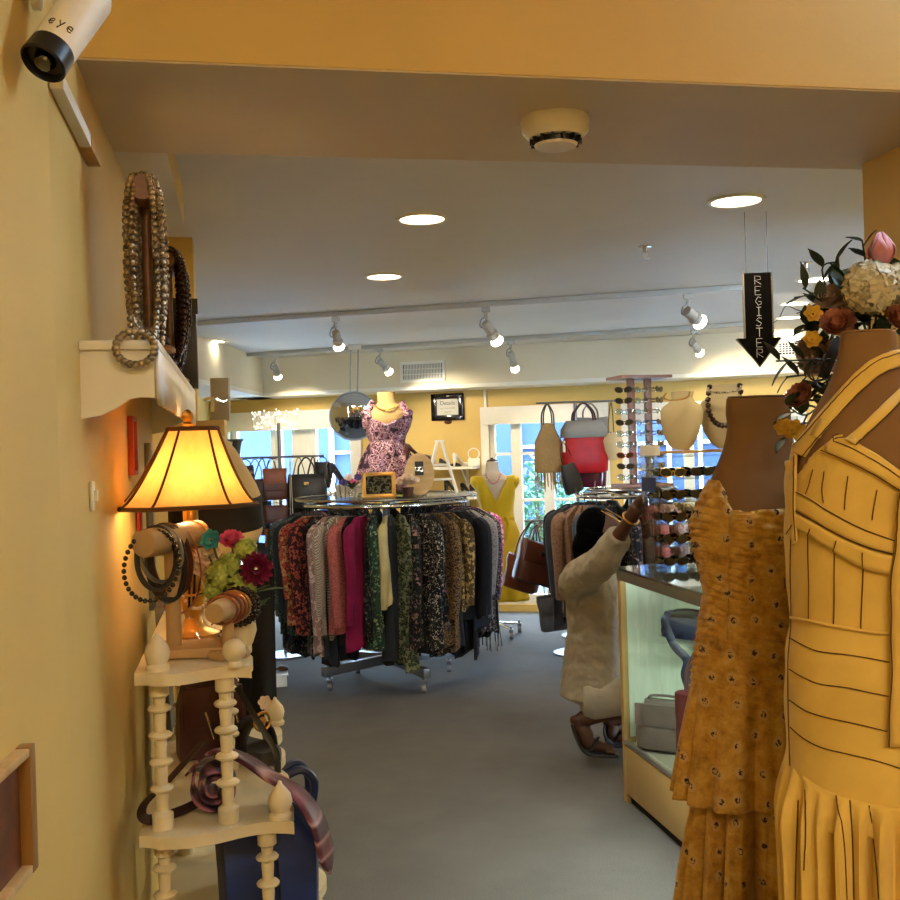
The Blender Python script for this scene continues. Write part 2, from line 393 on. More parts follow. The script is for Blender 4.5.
def bush(loc, rx, rz_, n, label):
    r = thing('bush', label, 'bush', loc); m = MB(); g = random.Random(5)
    for k in range(n):
        d = Vector((g.gauss(0, 1), g.gauss(0, 1), g.gauss(0, 1))).normalized() * (.55 + .45 * g.random())
        c = Vector(loc) + V(d.x * rx, d.y * rx, rz_ + d.z * rz_); q = Matrix.Rotation(g.random() * 6, 3, 'Z') @ Matrix.Rotation(g.uniform(-1, 1), 3, 'X'); s = g.uniform(.04, .08)
        m.f([m.v(c + q @ V(*p)) for p in ((0, 0, 0), (s * .5, s * .6, .01), (0, s * 1.5, 0), (-s * .5, s * .6, .01))])
    m.build('foliage', leaf_mat('bush_leaf', '52805e', ''), r, False)
    m = MB()
    for k in range(5): m.tube([loc, Vector(loc) + V(g.uniform(-.3, .3) * rx, g.uniform(-.3, .3) * rx, rz_ * 1.4)], [.03, .01], 6)
    m.build('stem', mat('bark', '5a4630', .9), r)
bush(BM @ V(TX(512), 2.2, -.3), .62, .86, 2600, 'pale green leafy bush outside the middle window')
bush(BM @ V(TX(590), 2.9, -.3), .35, .5, 700, 'low pale bush outside, right of the taller bush')

# daylight enters through these openings
for n, (x0, x1, z0, z1) in enumerate(wins):
    c_ = BM @ V((x0 + x1) / 2, .16, (z0 + z1) / 2)
    o = lamp('AREA', 'window_portal', c_, 1, (1, 1, 1), x1 - x0, look=c_ + BN, sizey=z1 - z0); o.data.cycles.is_portal = True

# ------------------------------------------------------------------ ceiling fixtures
def downlight(loc, r, label, e=7, lit=True):
    t = thing('downlight', label, 'ceiling light', loc, group='recessed ceiling lights')
    x, y, z = loc
    MB().lathe([(r * .86, -.001), (r * .88, -.008), (r * 1.02, -.006), (r * 1.05, 0), (r * .86, .0)], loc, 28).build('trim_ring', M['white'], t)
    MB().lathe([(.001, -.004), (r * .85, -.004), (r * .85, 0), (.001, 0)], loc, 28).build('lens', M['disc'], t)
    lamp('AREA', 'downlight_beam', V(x, y, z - .02), e, WARM, r * 1.7, rot=(0, 0, 0), parent=t)
dl = [((422, 218), .095, 'round recessed ceiling light, larger one left of centre'), ((736, 200), .1, 'round recessed ceiling light nearest the doorway on the right'),
      ((384, 276), .095, 'round recessed ceiling light just above the front track rail'), ((815, 279), .1, 'round recessed ceiling light partly behind the tulip flowers'),
      ((795, 303), .1, 'round recessed ceiling light second behind the arrow sign'), ((789, 317), .1, 'round recessed ceiling light third behind the arrow sign'),
      ((785, 330), .1, 'round recessed ceiling light farthest behind the arrow sign'), ((213, 341), .1, 'round recessed ceiling light beside the dark beaded necklaces'),
      ((300, 360), .1, 'round recessed ceiling light above the pale back soffit')]
for (px, py), r, lb in dl:
    p = PZ(px, py, HC); 
    if px == 300: p = PZ(305, 357, HC)
    downlight(p, r, lb, 2.5 if px == 213 else 7)
for x, y in ((.3, -1.55), (1.1, -1.65), (1.9, -1.5)): 
    downlight(V(x, y, 3.1), .1, 'unseen recessed light added in the entry ceiling to light the dresses', 25)  # unseen lamps, added behind the viewer to light the dresses from the front
# two track rails
def rail(a, b_, label):
    a, b_ = PZ(*a, HC), PZ(*b_, HC); t = thing('track_rail', label, 'track rail', (a + b_) / 2)
    d = (b_ - a); an = math.atan2(d.y, d.x); m = MB().box((a + b_) / 2 - V(0, 0, .017), (d.length, .035, .03), rz=an, bev=.004); m.build('channel', M['track'], t)
    m = MB()
    for e in (a, b_): MB().box(e - V(0, 0, .018), (.05, .04, .034), rz=an, bev=.004).build('end_cap', M['track'], t)
    return a, d
r1 = rail((196, 321), (747, 284), 'long grey track rail across the ceiling, nearer one')
r2 = rail((244, 353), (745, 322), 'grey track rail across the ceiling nearest the back wall')
def spot_lamp(rl, hp, bp, label, R_=.032, e=34):
    a, d = rl; r = ray(*hp); 
    # where the fixture hangs along its rail
    best = min((abs((a + d * k / 400 - EYEV).normalized().dot(r.normalized()) - 1), k) for k in range(401)); h = a + d * best[1] / 400 - V(0, 0, .049)
    bp = P(*bp, h.y + .06); t = thing('track_spotlight', label, 'spotlight', h, group='track spotlights')
    ax = (bp - (h - V(0, 0, .09))).normalized(); hd_ = h - V(0, 0, .09); L = (bp - hd_).length
    MB().box(h + V(0, 0, .0), (.05, .03, .03), bev=.005).tube([h, h - V(0, 0, .05)], .008, 8).build('mount', M['track'], t)
    m = MB().tube(spline([h - V(0, 0, .04), h + V(-.03, 0, -.06), h + V(-.035, 0, -.1), hd_ + ax * .03]), .005, 6).tube([h - V(0.01, 0, .03), h + V(.012, 0, -.1)], .004, 6); m.build('yoke', M['steel'], t)
    q = ax.to_track_quat('Z', 'Y').to_matrix()
    MB().lathe([(.001, -.02), (R_ * .7, -.018), (R_ * .8, 0), (R_ * .8, L * .45), (R_, L * .5), (R_, L * .62), (R_ * .85, L * .62), (R_ * .85, L * .82), (R_ * .7, L * .82), (.001, L * .8)], hd_, 16, q).build('lamp_head', M['track'], t)
    bl = MB().lathe([(.001, L * .74), (R_ * .75, L * .78), (R_ * 1.12, L * 1.0), (R_ * .95, L * 1.12), (R_ * .45, L * 1.2), (.001, L * 1.2)], hd_, 16, q).build('bulb', M['bulb'], t)
    lamp('SPOT', 'spot_beam', bp + ax * .09, e, WARM, .03, look=bp + ax, spot=rad(110), blend=.6, parent=t)
spot_lamp(r1, (335, 315), (339, 347), 'grey track spotlight on the nearer rail, above the convex mirror')
spot_lamp(r1, (486, 305), (497, 341), 'large grey track spotlight near the middle of the nearer rail', .036)
spot_lamp(r1, (688, 290), (700, 322), 'bright track spotlight on the nearer rail beside the arrow sign', .04)
spot_lamp(r2, (275, 352), (278, 377), 'track spotlight at the left end of the back rail')
spot_lamp(r2, (380, 346), (389, 372), 'tilted track spotlight on the back rail, left of the air vent')
spot_lamp(r2, (511, 338), (515, 369), 'track spotlight on the back rail, right of the air vent')
spot_lamp(r2, (694, 325), (700, 353), 'track spotlight at the right end of the back rail')
# air vents on the soffit
def vent(px, label, nx, ny, solid=False):
    a, b_ = PW(px[0], px[3], SO), PW(px[2], px[1], SO)
    x0, x1, z0, z1 = (BMI @ a).x, (BMI @ b_).x, a.z, b_.z
    t = thing('air_vent', label, 'air vent', BM @ V((x0 + x1) / 2, -SO - .002, z0), BANG); y = -SO - .002
    m = MB(); f = .025
    for q in ((x0, x0 + f, z0, z1), (x1 - f, x1, z0, z1), (x0, x1, z0, z0 + f), (x0, x1, z1 - f, z1)): bwbox(m, *q, y - .015, y)
    m.build('frame', M['white'], t, False)
    bwbox(MB(), x0 + .01, x1 - .01, z0 + .01, z1 - .01, y - .003, y).build('duct', M['blackm'], t, False)
    m = MB()
    for k in range(1, nx): x = x0 + f + (x1 - x0 - 2 * f) * k / nx; bwbox(m, x - .004, x + .004, z0 + f, z1 - f, y - .01, y - .004)
    for k in range(1, ny): z = z0 + f + (z1 - z0 - 2 * f) * k / ny; bwbox(m, x0 + f, x1 - f, z - .003, z + .003, y - .012, y - .003)
    m.build('grille', M['white'], t, False)
vent((401, 360, 445, 383), 'white slotted air vent on the back soffit above the framed sign', 26, 3)
vent((776, 338, 826, 358), 'white gridded air vent on the soffit behind the flowers', 14, 5)
# smoke detector under the header
p = PZ(555, 117, HB); t = thing('smoke_detector', 'white round smoke detector under the doorway header', 'smoke detector', p)
MB().lathe([(.001, 0), (.078, 0), (.08, -.012), (.076, -.035), (.062, -.05), (.001, -.05)], p, 36).build('body', M['white'], t)
m = MB()
for k in range(14): a = 2 * pi * k / 14; m.box(p + V(cos(a) * .052, sin(a) * .052, -.057), (.016, .005, .014), rz=a)
m.lathe([(.001, -.05), (.046, -.05), (.046, -.064), (.001, -.064)], p, 24); m.build('sensor_grille', M['black'], t)
MB().lathe([(.001, -.064), (.05, -.064), (.046, -.07), (.001, -.071)], p, 28).build('cap', M['white'], t)
for px, py, lb in ((645, 246, 'small sprinkler head on the ceiling between the two large lights'), (806, 262, 'small sprinkler head on the ceiling left of the tulip')):
    p = PZ(px, py, HC); t = thing('sprinkler_head', lb, 'sprinkler', p)
    MB().lathe([(.001, 0), (.03, 0), (.03, -.006), (.012, -.008), (.01, -.03), (.001, -.03)], p, 14).build('body', M['chrome'], t)
    m = MB().tube([p + V(-.012, 0, -.03), p + V(-.016, 0, -.045), p + V(0, 0, -.055)], .003, 5).tube([p + V(.012, 0, -.03), p + V(.016, 0, -.045), p + V(0, 0, -.055)], .003, 5).lathe([(.001, -.055), (.018, -.056), (.018, -.059), (.001, -.059)], p, 12); m.build('deflector', M['chrome'], t)
# security camera at the top of the left wall
p = P(65, 33, 1.52); ax = (P(55, 52, 1.50) - P(84, 12, 1.55)).normalized(); q = ax.to_track_quat('Z', 'Y').to_matrix()
t = thing('security_camera', 'white bullet security camera with black lens front high on left wall', 'security camera', p)
MB().lathe([(.001, -.1), (.026, -.1), (.033, -.085), (.032, .035), (.030, .045), (.001, .045)], p, 28, q).build('housing', M['white'], t)
MB().lathe([(.001, .044), (.032, .04), (.033, .07), (.03, .073), (.026, .062), (.001, .060)], p, 28, q).build('lens_hood', M['black'], t)
MB().lathe([(.001, .064), (.016, .065), (.012, .073), (.001, .074)], p, 18, q).build('lens', mat('lens_glass', '0d0f14', .08, var=0, coat=1), t)
w0 = p - ax * .03; wl = LW(w0.y, 0, w0.z + .06)
MB().tube([w0, w0 + (wl - w0) * .5 + V(0, 0, .03), wl], [.018, .015, .015], 12).lathe([(.001, 0), (.04, 0), (.04, .012), (.001, .014)], wl, 20, LN.to_track_quat('Z', 'Y').to_matrix()).build('bracket', M['white'], t)
def strokes(mb, polys, org, ux, uy, r):
    for pl in polys: mb.tube([org + ux * a + uy * c_ for a, c_ in pl], r, 5)
def onwall(pts2): return pts2
tocam = (EYEV - p); side = ax.cross(tocam).normalized(); nrm = side.cross(ax).normalized()
m = MB(); eL = [(0, .5), (.8, .5), (.75, .9), (.4, 1), (.05, .75), (0, .35), (.35, 0), (.8, .15)]; yL = [[(0, 1), (.42, .35)], [(.85, 1), (.2, -.4)]]
for k, pl in enumerate(([eL], yL, [eL])):
    ang = (k - 1) * .42
    dirn = nrm * cos(ang + .35) + side * sin(ang + .35); tng = side * cos(ang + .35) - nrm * sin(ang + .35)
    o_ = p + dirn * .0326 + ax * .018 - tng * .0
    for s in pl: m.tube([o_ + tng * (.4 - a) * .009 - ax * (c_ - .5) * .011 for a, c_ in s], .0009, 5)
m.build('lettering', M['black'], t)
# white cable cover along the wall top with a wooden end
a, b_ = PZ(52, 74, 2.235), PZ(103, 150, 2.235)
ta = LW(1.68, .012, 2.2); tb = LW(2.2, .012, 2.2)
ta = P(54, 80, 1.66); tb = P(98, 140, 1.97); 
def towall(v, off): return LW(v.y, off, v.z)
ta, tb = towall(ta, .012), towall(tb, .012); t = thing('cable_cover', 'white cable cover strip high on left wall below the security camera', 'cable cover', ta)
dd = (tb - ta).normalized()
Mx = Matrix((LN, dd, LN.cross(dd))).transposed().to_4x4(); Mx.translation = (ta + tb) / 2
MB().box(None, (.022, (tb - ta).length, .026), M=Mx, bev=.003).build('strip', M['white'], t)
Mx2 = Mx.copy(); Mx2.translation = tb + dd * .06
MB().box(None, (.026, .13, .03), M=Mx2, bev=.003).build('wood_end', M['birch'], t)
# ------------------------------------------------------------------ left side: wall shelf, lamp, tiered stand and what stands on it
M['bead_silver'] = mat('silver_beads', '9a8c78', .28, .75, .75, 70)
M['bead_dark'] = mat('dark_beads', '30180f', .25, .2, .7, 60)
M['bead_black'] = mat('black_bead', '141216', .2, var=.2, vs=60, coat=.5)
M['gold'] = mat('gold_metal', 'c79a52', .3, 1, .1)
M['rose'] = mat('rose_gold', 'b9785a', .3, 1, .1)
M['crystal'] = glass('crystal', (.92, .9, .86, 1), .5, .05)
Z = V(0, 0, 1)
# white wall shelf with curved side bracket and fluted front
S0, S1 = 1.9, 3.45
t = thing('wall_shelf', 'white wall shelf with curved side bracket and fluted front holding necklace stands', 'shelf', LW(S0, 0, 1.58))
def LM(Y, z): m = Matrix((LN, LD, Z)).transposed().to_4x4(); m.translation = LW(Y, 0, z); return m    # x out of the wall, y along it
ln = (LW(S1) - LW(S0)).length
m = MB(LM(S0, 0)); m.box((.07, ln / 2, 1.704), (.14, ln + .02, .018), bev=.004); m.build('shelf_board', M['white'], t)
prof = [(0, 1.695), (.13, 1.695), (.13, 1.607), (.105, 1.609), (.085, 1.606), (.06, 1.59), (.035, 1.578), (0, 1.572)]
for y in (.0, ln - .02):
    MB().prism([(x, z) for x, z in prof], LM(S0, 0) @ Matrix.Translation((0, y + .02, 0)) @ Matrix.Rotation(pi / 2, 4, 'X'), .02).build('side_bracket', M['white'], t)
m = MB(LM(S0, 0)); K = 60
def fl(u, v):
    return V(.133 + .004 * abs(sin(u * K * pi)), .003 + u * (ln - .006), 1.695 - v * (.088 + .012 * abs(sin(u * 14 * pi))))
m.surf(fl, 480, 2); m.build('front_valance', M['white'], t, solid=.006)

def loops(name, label, cat, group, cx, n, W, H, mt, r=.006, seed=1, spread=.2, cnt=64, dirv=LD, lat=LN):
    g = random.Random(seed); out = []
    for i in range(n):
        t_ = cx + dirv * (spread * ((i + .5) / n - .5)); w_ = W * g.uniform(.5, 1.2); h = H * g.uniform(.78, 1.04); m = MB()
        ph = g.uniform(0, 6)
        for k in range(cnt):
            a = 2 * pi * k / cnt
            sx = sin(a); p = t_ + lat * (w_ * (abs(sx) ** .5) * (1 if sx > 0 else -1)) - Z * (h * (1 - cos(a)) / 2) + dirv * (.012 * sin(3 * a + ph))
            m.ico(p, r * g.uniform(.8, 1.25), 1)
        o = m.build(name, mt, None); tag(o, label, cat, group); out.append(o)
    return out
# tall necklace stand
def tstand(label, base, top, barlen, rb, name='necklace_stand', wm_='oak'):
    t = thing(name, label, 'jewelry stand', base); q = LD.to_track_quat('Z', 'Y').to_matrix()
    MB().lathe([(.001, 0), (.05, 0), (.05, .008), (.042, .014), (.001, .014)], base, 20).build('base', M[wm_], t)
    MB().cyl(base + Z * .014, V(base.x, base.y, top) - Z * rb * .6, .012, .01).build('post', M[wm_], t)
    c0 = V(base.x, base.y, top)
    MB().lathe([(.001, -barlen / 2), (rb * .95, -barlen / 2), (rb, -barlen / 2 + .006), (rb, barlen / 2 - .006), (rb * .95, barlen / 2), (.001, barlen / 2)], c0, 20, q).build('bar', M[wm_], t)
    return c0
b0 = LW(2.14, .105, 1.713); c0 = tstand('tall wooden T-bar stand hung with silver necklaces on the wall shelf', b0, 2.035, .16, .026)
loops('necklace', 'sparkling silver bead necklace hanging in a thick bundle on the tall stand', 'necklace', 'silver bead necklaces', c0 + Z * .028, 22, .034, .37, M['bead_silver'], .0062, 3, .17, 70)
o = MB(); pc = LW(1.875, .10, 1.70)
for k in range(20): a = 2 * pi * k / 20; o.ico(pc + LN * (.0 * a) + LN * (sin(a) * .034) + Z * (cos(a) * .03 - .004), .0078, 2)
tag(o.build('bracelet', M['bead_silver']), 'chunky silver bead bracelet hanging over the front of the wall shelf', 'bracelet')
b1 = LW(3.05, .09, 1.713); c1 = tstand('shorter dark T-bar stand hung with brown necklaces farther along wall shelf', b1, 2.06, .18, .024, 'necklace_stand')
loops('necklace', 'dark brown bead necklace hanging on the shorter stand', 'necklace', 'dark bead necklaces', c1 + Z * .026, 18, .045, .33, M['bead_dark'], .008, 5, .19, 60)
b2 = LW(3.36, .1, 1.713); t = thing('jewelry_box', 'black jewelry stand box at the far end of the wall shelf', 'jewelry box', b2, LANG)
MB(Matrix.Translation(b2) @ Matrix.Rotation(LANG, 4, 'Z')).box((0, 0, .12), (.11, .05, .24), bev=.004).build('body', M['black'], t)
m = MB(Matrix.Translation(b2) @ Matrix.Rotation(LANG, 4, 'Z')); m.prism([(-.05, 0), (.06, .02), (.03, .06), (-.05, .05)], Matrix.Translation((0, -.03, .24)), .05); m.build('lid', M['leather_black'], t)
m = MB(); g = random.Random(8)
for k in range(60): m.ico(LW(2.75, .08, 1.724) + V(.04 * cos(k * .5) * (1 - k / 80), .04 * sin(k * .5) * (1 - k / 80), .0016 * k), .0125, 1)
tag(m.build('necklace', M['bead_dark']), 'heap of dark beads piled on the wall shelf between the two stands', 'necklace')
# framed picture, red tags, switch, door lever
def wallpic(nm, label, cat, px0, px1, y0, y1, Y, fc, ic, off=.012):
    pass
Yp = 2.72; zc = EYE + (457 - 446) / F * Yp; t = thing('picture_frame', 'small red framed picture on the left wall under the shelf', 'picture', LW(Yp, .002, zc - .07))
m = MB(LM(Yp, zc))
for dy, dz, a, b in ((-.05, 0, .012, .15), (.05, 0, .012, .15), (0, .07, .11, .012), (0, -.07, .11, .012)): m.box((.008, dy, dz), (.014, a, b), bev=.002)
m.build('frame', mat('red_frame', 'a03a22', .4), t)
MB(LM(Yp, zc)).box((.004, 0, 0), (.005, .095, .135)).build('picture', fab('blue_print', '8c9ab8', ('e8e4dc', '5a6f9c', 'c8d0dc'), 'abstract', 12, .3), t)
m = MB(LM(2.85, 0)); m.prism([(-.045, -.06), (.045, -.06), (.05, .03), (.02, .06), (-.04, .05)], Matrix.Translation((.004, 0, 1.36)) @ Matrix.Rotation(pi / 2, 4, 'Z') @ Matrix.Rotation(pi / 2, 4, 'X'), .006)
tag(m.build('hang_tag', mat('red_card', 'd2401c', .6), smooth=False), 'red card hanging on the left wall below the red framed picture', 'card')
Yp = 1.98; zc = EYE - 38 / F * Yp; t = thing('light_switch', 'cream light switch on the left wall beside the lamp', 'light switch', LW(Yp, .002, zc - .05))
MB(LM(Yp, zc)).box((.004, 0, 0), (.006, .035, .055), bev=.002).build('plate', M['cream_wood'], t); MB(LM(Yp, zc)).box((.01, 0, 0), (.008, .012, .022), bev=.002).build('rocker', M['cream_wood'], t)
Yp = 3.15; zc = EYE - 20 / F * Yp; t = thing('door_lever', 'grey lock plate with black lever on the left wall behind lamp', 'door lever', LW(Yp, .002, zc - .3))
MB(LM(Yp, zc)).box((.01, 0, -.15), (.02, .06, .5), bev=.003).build('plate', M['steel'], t); MB(LM(Yp, zc)).tube([(.02, 0, .0), (.05, 0, 0), (.055, .01, 0), (.055, .1, -.005)], .008, 8).build('lever', M['black'], t)
# wood panel set in the entry wall, lower left
wa = (cor - V(cor.x + .08 * 3.65, -2, 0)).normalized(); wn = V(wa.y, -wa.x, 0)
wa.z = 0; Mw = Matrix((wn, wa, Z)).transposed().to_4x4(); Mw.translation = V(cor.x, 1.65, 0) - wa * .22
t = thing('wood_panel', 'reddish wooden panel in a thick frame low on the entry wall', 'wood panel', Mw @ V(0, -.25, .8), math.atan2(wn.y, wn.x))
MB(Mw).box((.003, -.28, 1.03), (.006, .5, .16)).build('panel', M['walnut'], t, False)
for c_, d in (((.01, -.012, 1.03), (.02, .024, .17)), ((.01, -.548, 1.03), (.02, .024, .17))): MB(Mw).box(c_, d, bev=.003).build('frame_stile', mat('frame_wood', '8a6028', .45), t)
for c_, d in (((.01, -.28, 1.108), (.02, .512, .012)), ((.01, -.28, .952), (.02, .512, .012))): MB(Mw).box(c_, d, bev=.003).build('frame_rail', M['birch'], t)

# ---- the tiered stand
EO = LW(2.12, .055); EL = .86
def E(b, a, z): return EO + LN * b + LD * a + Z * z
TZs = ((1.06, .238), (.73, .315), (.40, .41), (.07, .45))
t = thing('tiered_stand', 'cream painted tiered stand with scalloped shelves and turned spindles along the wall', 'shelf stand', E(.15, .4, 0), LANG)
for z, W_ in TZs:
    near = [(b, -.02 * sin(2 * pi * (b / W_) ** 1.2) - (.012 if b > .03 else 0)) for b in [W_ * k / 16 for k in range(16)]]
    front = [(W_ - .034 * (1 - abs(sin(pi * a / EL * 4 + .35))), a) for a in [EL * k / 56 for k in range(57)]]
    front[0] = (W_ - .004, -.012)
    pts = near + front + [(0, EL)]
    m = Matrix((LN, LD, Z)).transposed().to_4x4(); m.translation = EO + Z * (z - .024)
    MB(m).prism(pts, Matrix(), .024).build('shelf', M['cream_wood'], t)
def spin_prof(h):
    pr = [(.001, 0), (.022, 0), (.022, .03), (.013, .036)]
    n = max(3, int(h / .062)); s = (h - .085) / n
    for k in range(n):
        z = .04 + s * k
        pr += [(.012, z + .004), (.0135, z + s * .45), (.0125, z + s * .6), (.023, z + s * .7), (.0245, z + s * .78), (.021, z + s * .86), (.012, z + s * .92)]
    return pr + [(.013, h - .036), (.02, h - .03), (.02, h), (.001, h)]
lv = [z for z, _ in TZs]
for (z1, w1), (z0, w0) in zip(TZs, TZs[1:]):
    h = z1 - .024 - z0
    for b_, a in ((.045, .035), (.045, .78), (w1 - .06, .035), (w1 - .06, .42), (w1 - .06, .78)):
        MB().lathe(spin_prof(h), E(b_, a, z0), 16).build('spindle', M['cream_wood'], t)
fin = [(.001, 0), (.024, 0), (.025, .008), (.02, .014), (.024, .024), (.026, .036), (.022, .05), (.013, .062), (.006, .07), (.004, .076), (.001, .078)]
MB().lathe(fin, E(.045, .02, 1.06), 18).build('finial', M['cream_wood'], t)
MB().lathe([(.001, 0), (.015, 0), (.016, .006), (.013, .012)] + [(.024 * sin(a) + .0005, .034 - .024 * cos(a)) for a in [.6 + k * .3 for k in range(9)]], E(.2, .0, 1.06), 18).build('finial', M['cream_wood'], t)
MB().lathe(fin, E(.285, .03, .73), 18).build('finial', M['cream_wood'], t)
MB().lathe(fin, E(.30, .80, .73), 18).build('finial', M['cream_wood'], t)

# ---- table lamp
lc = P(192, 560, 2.52); lx, ly = lc.x, lc.y
t = thing('table_lamp', 'lit table lamp with cream bell shade and dark trim on the tiered stand', 'lamp', V(lx, ly, 1.062))
MB().lathe([(.001, 0), (.06, 0), (.062, .012), (.045, .02), (.03, .03), (.02, .05), (.028, .075), (.034, .1), (.02, .14), (.014, .17), (.02, .185), (.013, .2), (.011, .26), (.018, .27), (.018, .31), (.001, .31)], V(lx, ly, 1.062), 24).build('base', M['gold'], t)
MB().lathe([(.001, .1), (.042, .1), (.046, .125), (.036, .16), (.001, .165)], V(lx, ly, 1.062), 10).build('crystal_column', M['crystal'], t)
def shade_ring(r, z, cut=.42):
    a = LANG + .12; out = []
    for sx, sy in ((1, -1), (1, 1), (-1, 1), (-1, -1)):
        c_ = [(sx * r, sy * r * (1 - cut)), (sx * r * (1 - cut), sy * r)]
        if sx * sy > 0: pass
        else: c_ = c_[::-1]
        out += c_
    return [V(lx - .008 + .018 * (z - zb) / (zt - zb) + x * cos(a) - y * sin(a), ly + x * sin(a) + y * cos(a), z) for x, y in out]
zb, zt = EYE + (HZ + 8 - 505) / F * 2.52, EYE + (HZ + 8 - 429) / F * 2.52
def sh(v, ex=0): return shade_ring(.153 - .098 * (v ** .72) + ex, zb + (zt - zb) * v)
ts = NT('lamp_shade_fabric'); d = ts.n('ShaderNodeBsdfDiffuse'); d.inputs[0].default_value = lin('c9a060'); tl = ts.n('ShaderNodeBsdfTranslucent')
ts.l(ts.ramp(ts.noise(24, 4, .6, ts.coord((3, 3, .4))), [(.3, lin('e6a850')), (.7, lin('f4c67a'))]), tl.inputs[0])
mx = ts.n('ShaderNodeMixShader'); mx.inputs[0].default_value = .36; ts.l(d.outputs[0], mx.inputs[1]); ts.l(tl.outputs[0], mx.inputs[2]); ts.l(mx.outputs[0], ts.out.inputs['Surface'])
sd = MB().rings([sh(k / 14) for k in range(15)], False, False).build('lamp_shade', ts.m, t, ang=.3)
trim = mat('brown_trim', '5a3a1c', .7)
rings_ = [sh(k / 14, .002) for k in range(15)]
for i in range(8): MB().tube([r_[i] for r_ in rings_], .0032, 6).build('shade_rib', trim, sd)
for k in (0, 14):
    MB().tube(rings_[k], .006, 6, closed=True).build('shade_rim', trim, sd)
MB().tube([V(lx, ly, 1.37), V(lx + .05, ly, 1.42), V(lx + .05, ly, zt - .02), V(lx, ly, zt + .006), V(lx - .05, ly, zt - .02), V(lx - .05, ly, 1.42), V(lx, ly, 1.37)], .003, 6).tube([sh(1)[0] - Z * .004, V(lx, ly, zt + .003), sh(1)[4] - Z * .004], .003, 6).build('harp', M['brass'], t)
MB().lathe([(.001, 0), (.013, 0), (.016, .008), (.009, .014), (.015, .024), (.013, .036), (.006, .042), (.001, .044)], V(lx, ly, zt + .004), 14).build('finial', M['gold'], t)
MB().lathe([(.001, .0), (.014, 0), (.016, .02), (.03, .05), (.03, .07), (.018, .09), (.001, .096)], V(lx, ly, 1.372), 16).build('bulb', glow('lamp_bulb', (1, .66, .32, 1), 70), t)
pass

# ---- T-bar bracelet stand on the top shelf
bb, be, bp_ = P(143, 543, 2.19), P(199, 533, 2.46), P(173, 600, 2.31)
t = thing('bracelet_stand', 'wooden T-bar stand with bracelets on the top tier below the lamp', 'jewelry stand', V(bp_.x, bp_.y, 1.062))
ax = (be - bb).normalized(); ax.z = 0; zc = (bb.z + be.z) / 2; q = ax.to_track_quat('Z', 'Y').to_matrix(); bc = V(bp_.x, bp_.y, zc); Lb = (be - bb).length
bw = mat('stand_wood', 'b49468', .6, var=.1)
MB().lathe([(.001, -Lb * .46), (.027, -Lb * .46), (.03, -Lb * .44), (.03, Lb * .5), (.027, Lb * .52), (.001, Lb * .52)], bc, 24, q).build('bar', bw, t)
MB().cyl(V(bp_.x, bp_.y, 1.08), V(bp_.x, bp_.y, zc - .02), .017, .016).build('post', bw, t)
Mb = Matrix.Translation(V(bp_.x, bp_.y, 1.073) + LN * .045) @ Matrix.Rotation(LANG - .12, 4, 'Z')
MB().box(None, (.175, .12, .022), M=Mb, bev=.006).build('base', bw, t)
def loopon(name, lb, cat, c, ang, w_, h, r, mt, grp=None, beads=0, tilt=0, lean=0):
    d = Matrix.Rotation(ang, 3, 'Z') @ LN; pts = []
    m = MB(); n = beads or 40
    for k in range(n):
        a = 2 * pi * k / n; pts.append(c + d * (w_ * sin(a)) - Z * (h * (1 - cos(a))) + ax * (lean * (1 - cos(a)) + tilt * sin(a)))
    if beads:
        for p in pts: m.ball(p, r, 8, 5)
    else: m.tube(pts, r, 7, closed=True)
    return tag(m.build(name, mt), lb, cat, grp)
top = lambda f: bc + ax * (Lb * f) + Z * .030
loopon('bead_bracelet', 'round black bead bracelet hanging widest at the front of wooden bar', 'bracelet', top(-.36) + LN * .008 - Z * .006, .0, .047, .072, .0056, M['bead_black'], None, 34, .02, -.012)
for i, (f, lb, w_, h, mt, r) in enumerate(((-.26, 'dark braided leather bracelet next behind the black beads on bar', .036, .066, M['leather_black'], .006), (-.2, 'flat grey cord bracelet second behind the black beads', .038, .06, M['steel'], .005),
        (-.14, 'black cord bracelet with long loop hanging mid bar', .034, .082, M['leather_black'], .008), (-.08, 'dark brown leather bracelet hanging mid bar', .038, .078, M['leather_brown'], .007))):
    loopon('cord_bracelet', lb, 'bracelet', top(f), .1 * i, w_, h, r, mt, None, 0, .01, .006 * i)
loopon('cord_necklace', 'thin copper wire necklace with a wide loop on the bar', 'necklace', top(.02), -.3, .045, .10, .0022, M['rose'], None, 0, .03, .01)
loopon('wire_hoop', 'large thin gold hoop hanging from the far end of bar', 'bracelet', top(.35), -.7, .052, .085, .0028, M['gold'], None, 0, .04, 0)
loopon('pearl_necklace', 'cream pearl necklace hanging from the far end of bar', 'necklace', top(.44) - Z * .004, -.5, .04, .10, .0042, mat('pearl', 'd8c6ae', .3, var=.2, vs=50), None, 40, .02, 0)
pt = top(.3) - Z * .06 + ax * .02; t2 = thing('pendant', 'spiky metal star pendant over a square crystal hanging under bar', 'pendant', pt - Z * .05)
m = MB()
for a in range(6): m.cyl(pt, pt + V(cos(a * 1.05), 0, sin(a * 1.05)) * (.034 if a % 3 == 0 else .018), .006, .0006, 6)
m.cyl(pt, pt + Z * .075, .0018, None, 5); m.build('star', M['rose'], t2)
MB().box(pt - Z * .038, (.03, .018, .034), rz=.3, bev=.004).build('crystal_drop', M['crystal'], t2)
MB().tube([pt - Z * .05 - V(.006, 0, 0), pt - Z * .14 - V(.01, 0, 0)], .003, 6).tube([pt - Z * .05 + V(.006, 0, 0), pt - Z * .13], .003, 6).build('tassel', M['bead_dark'], t2)
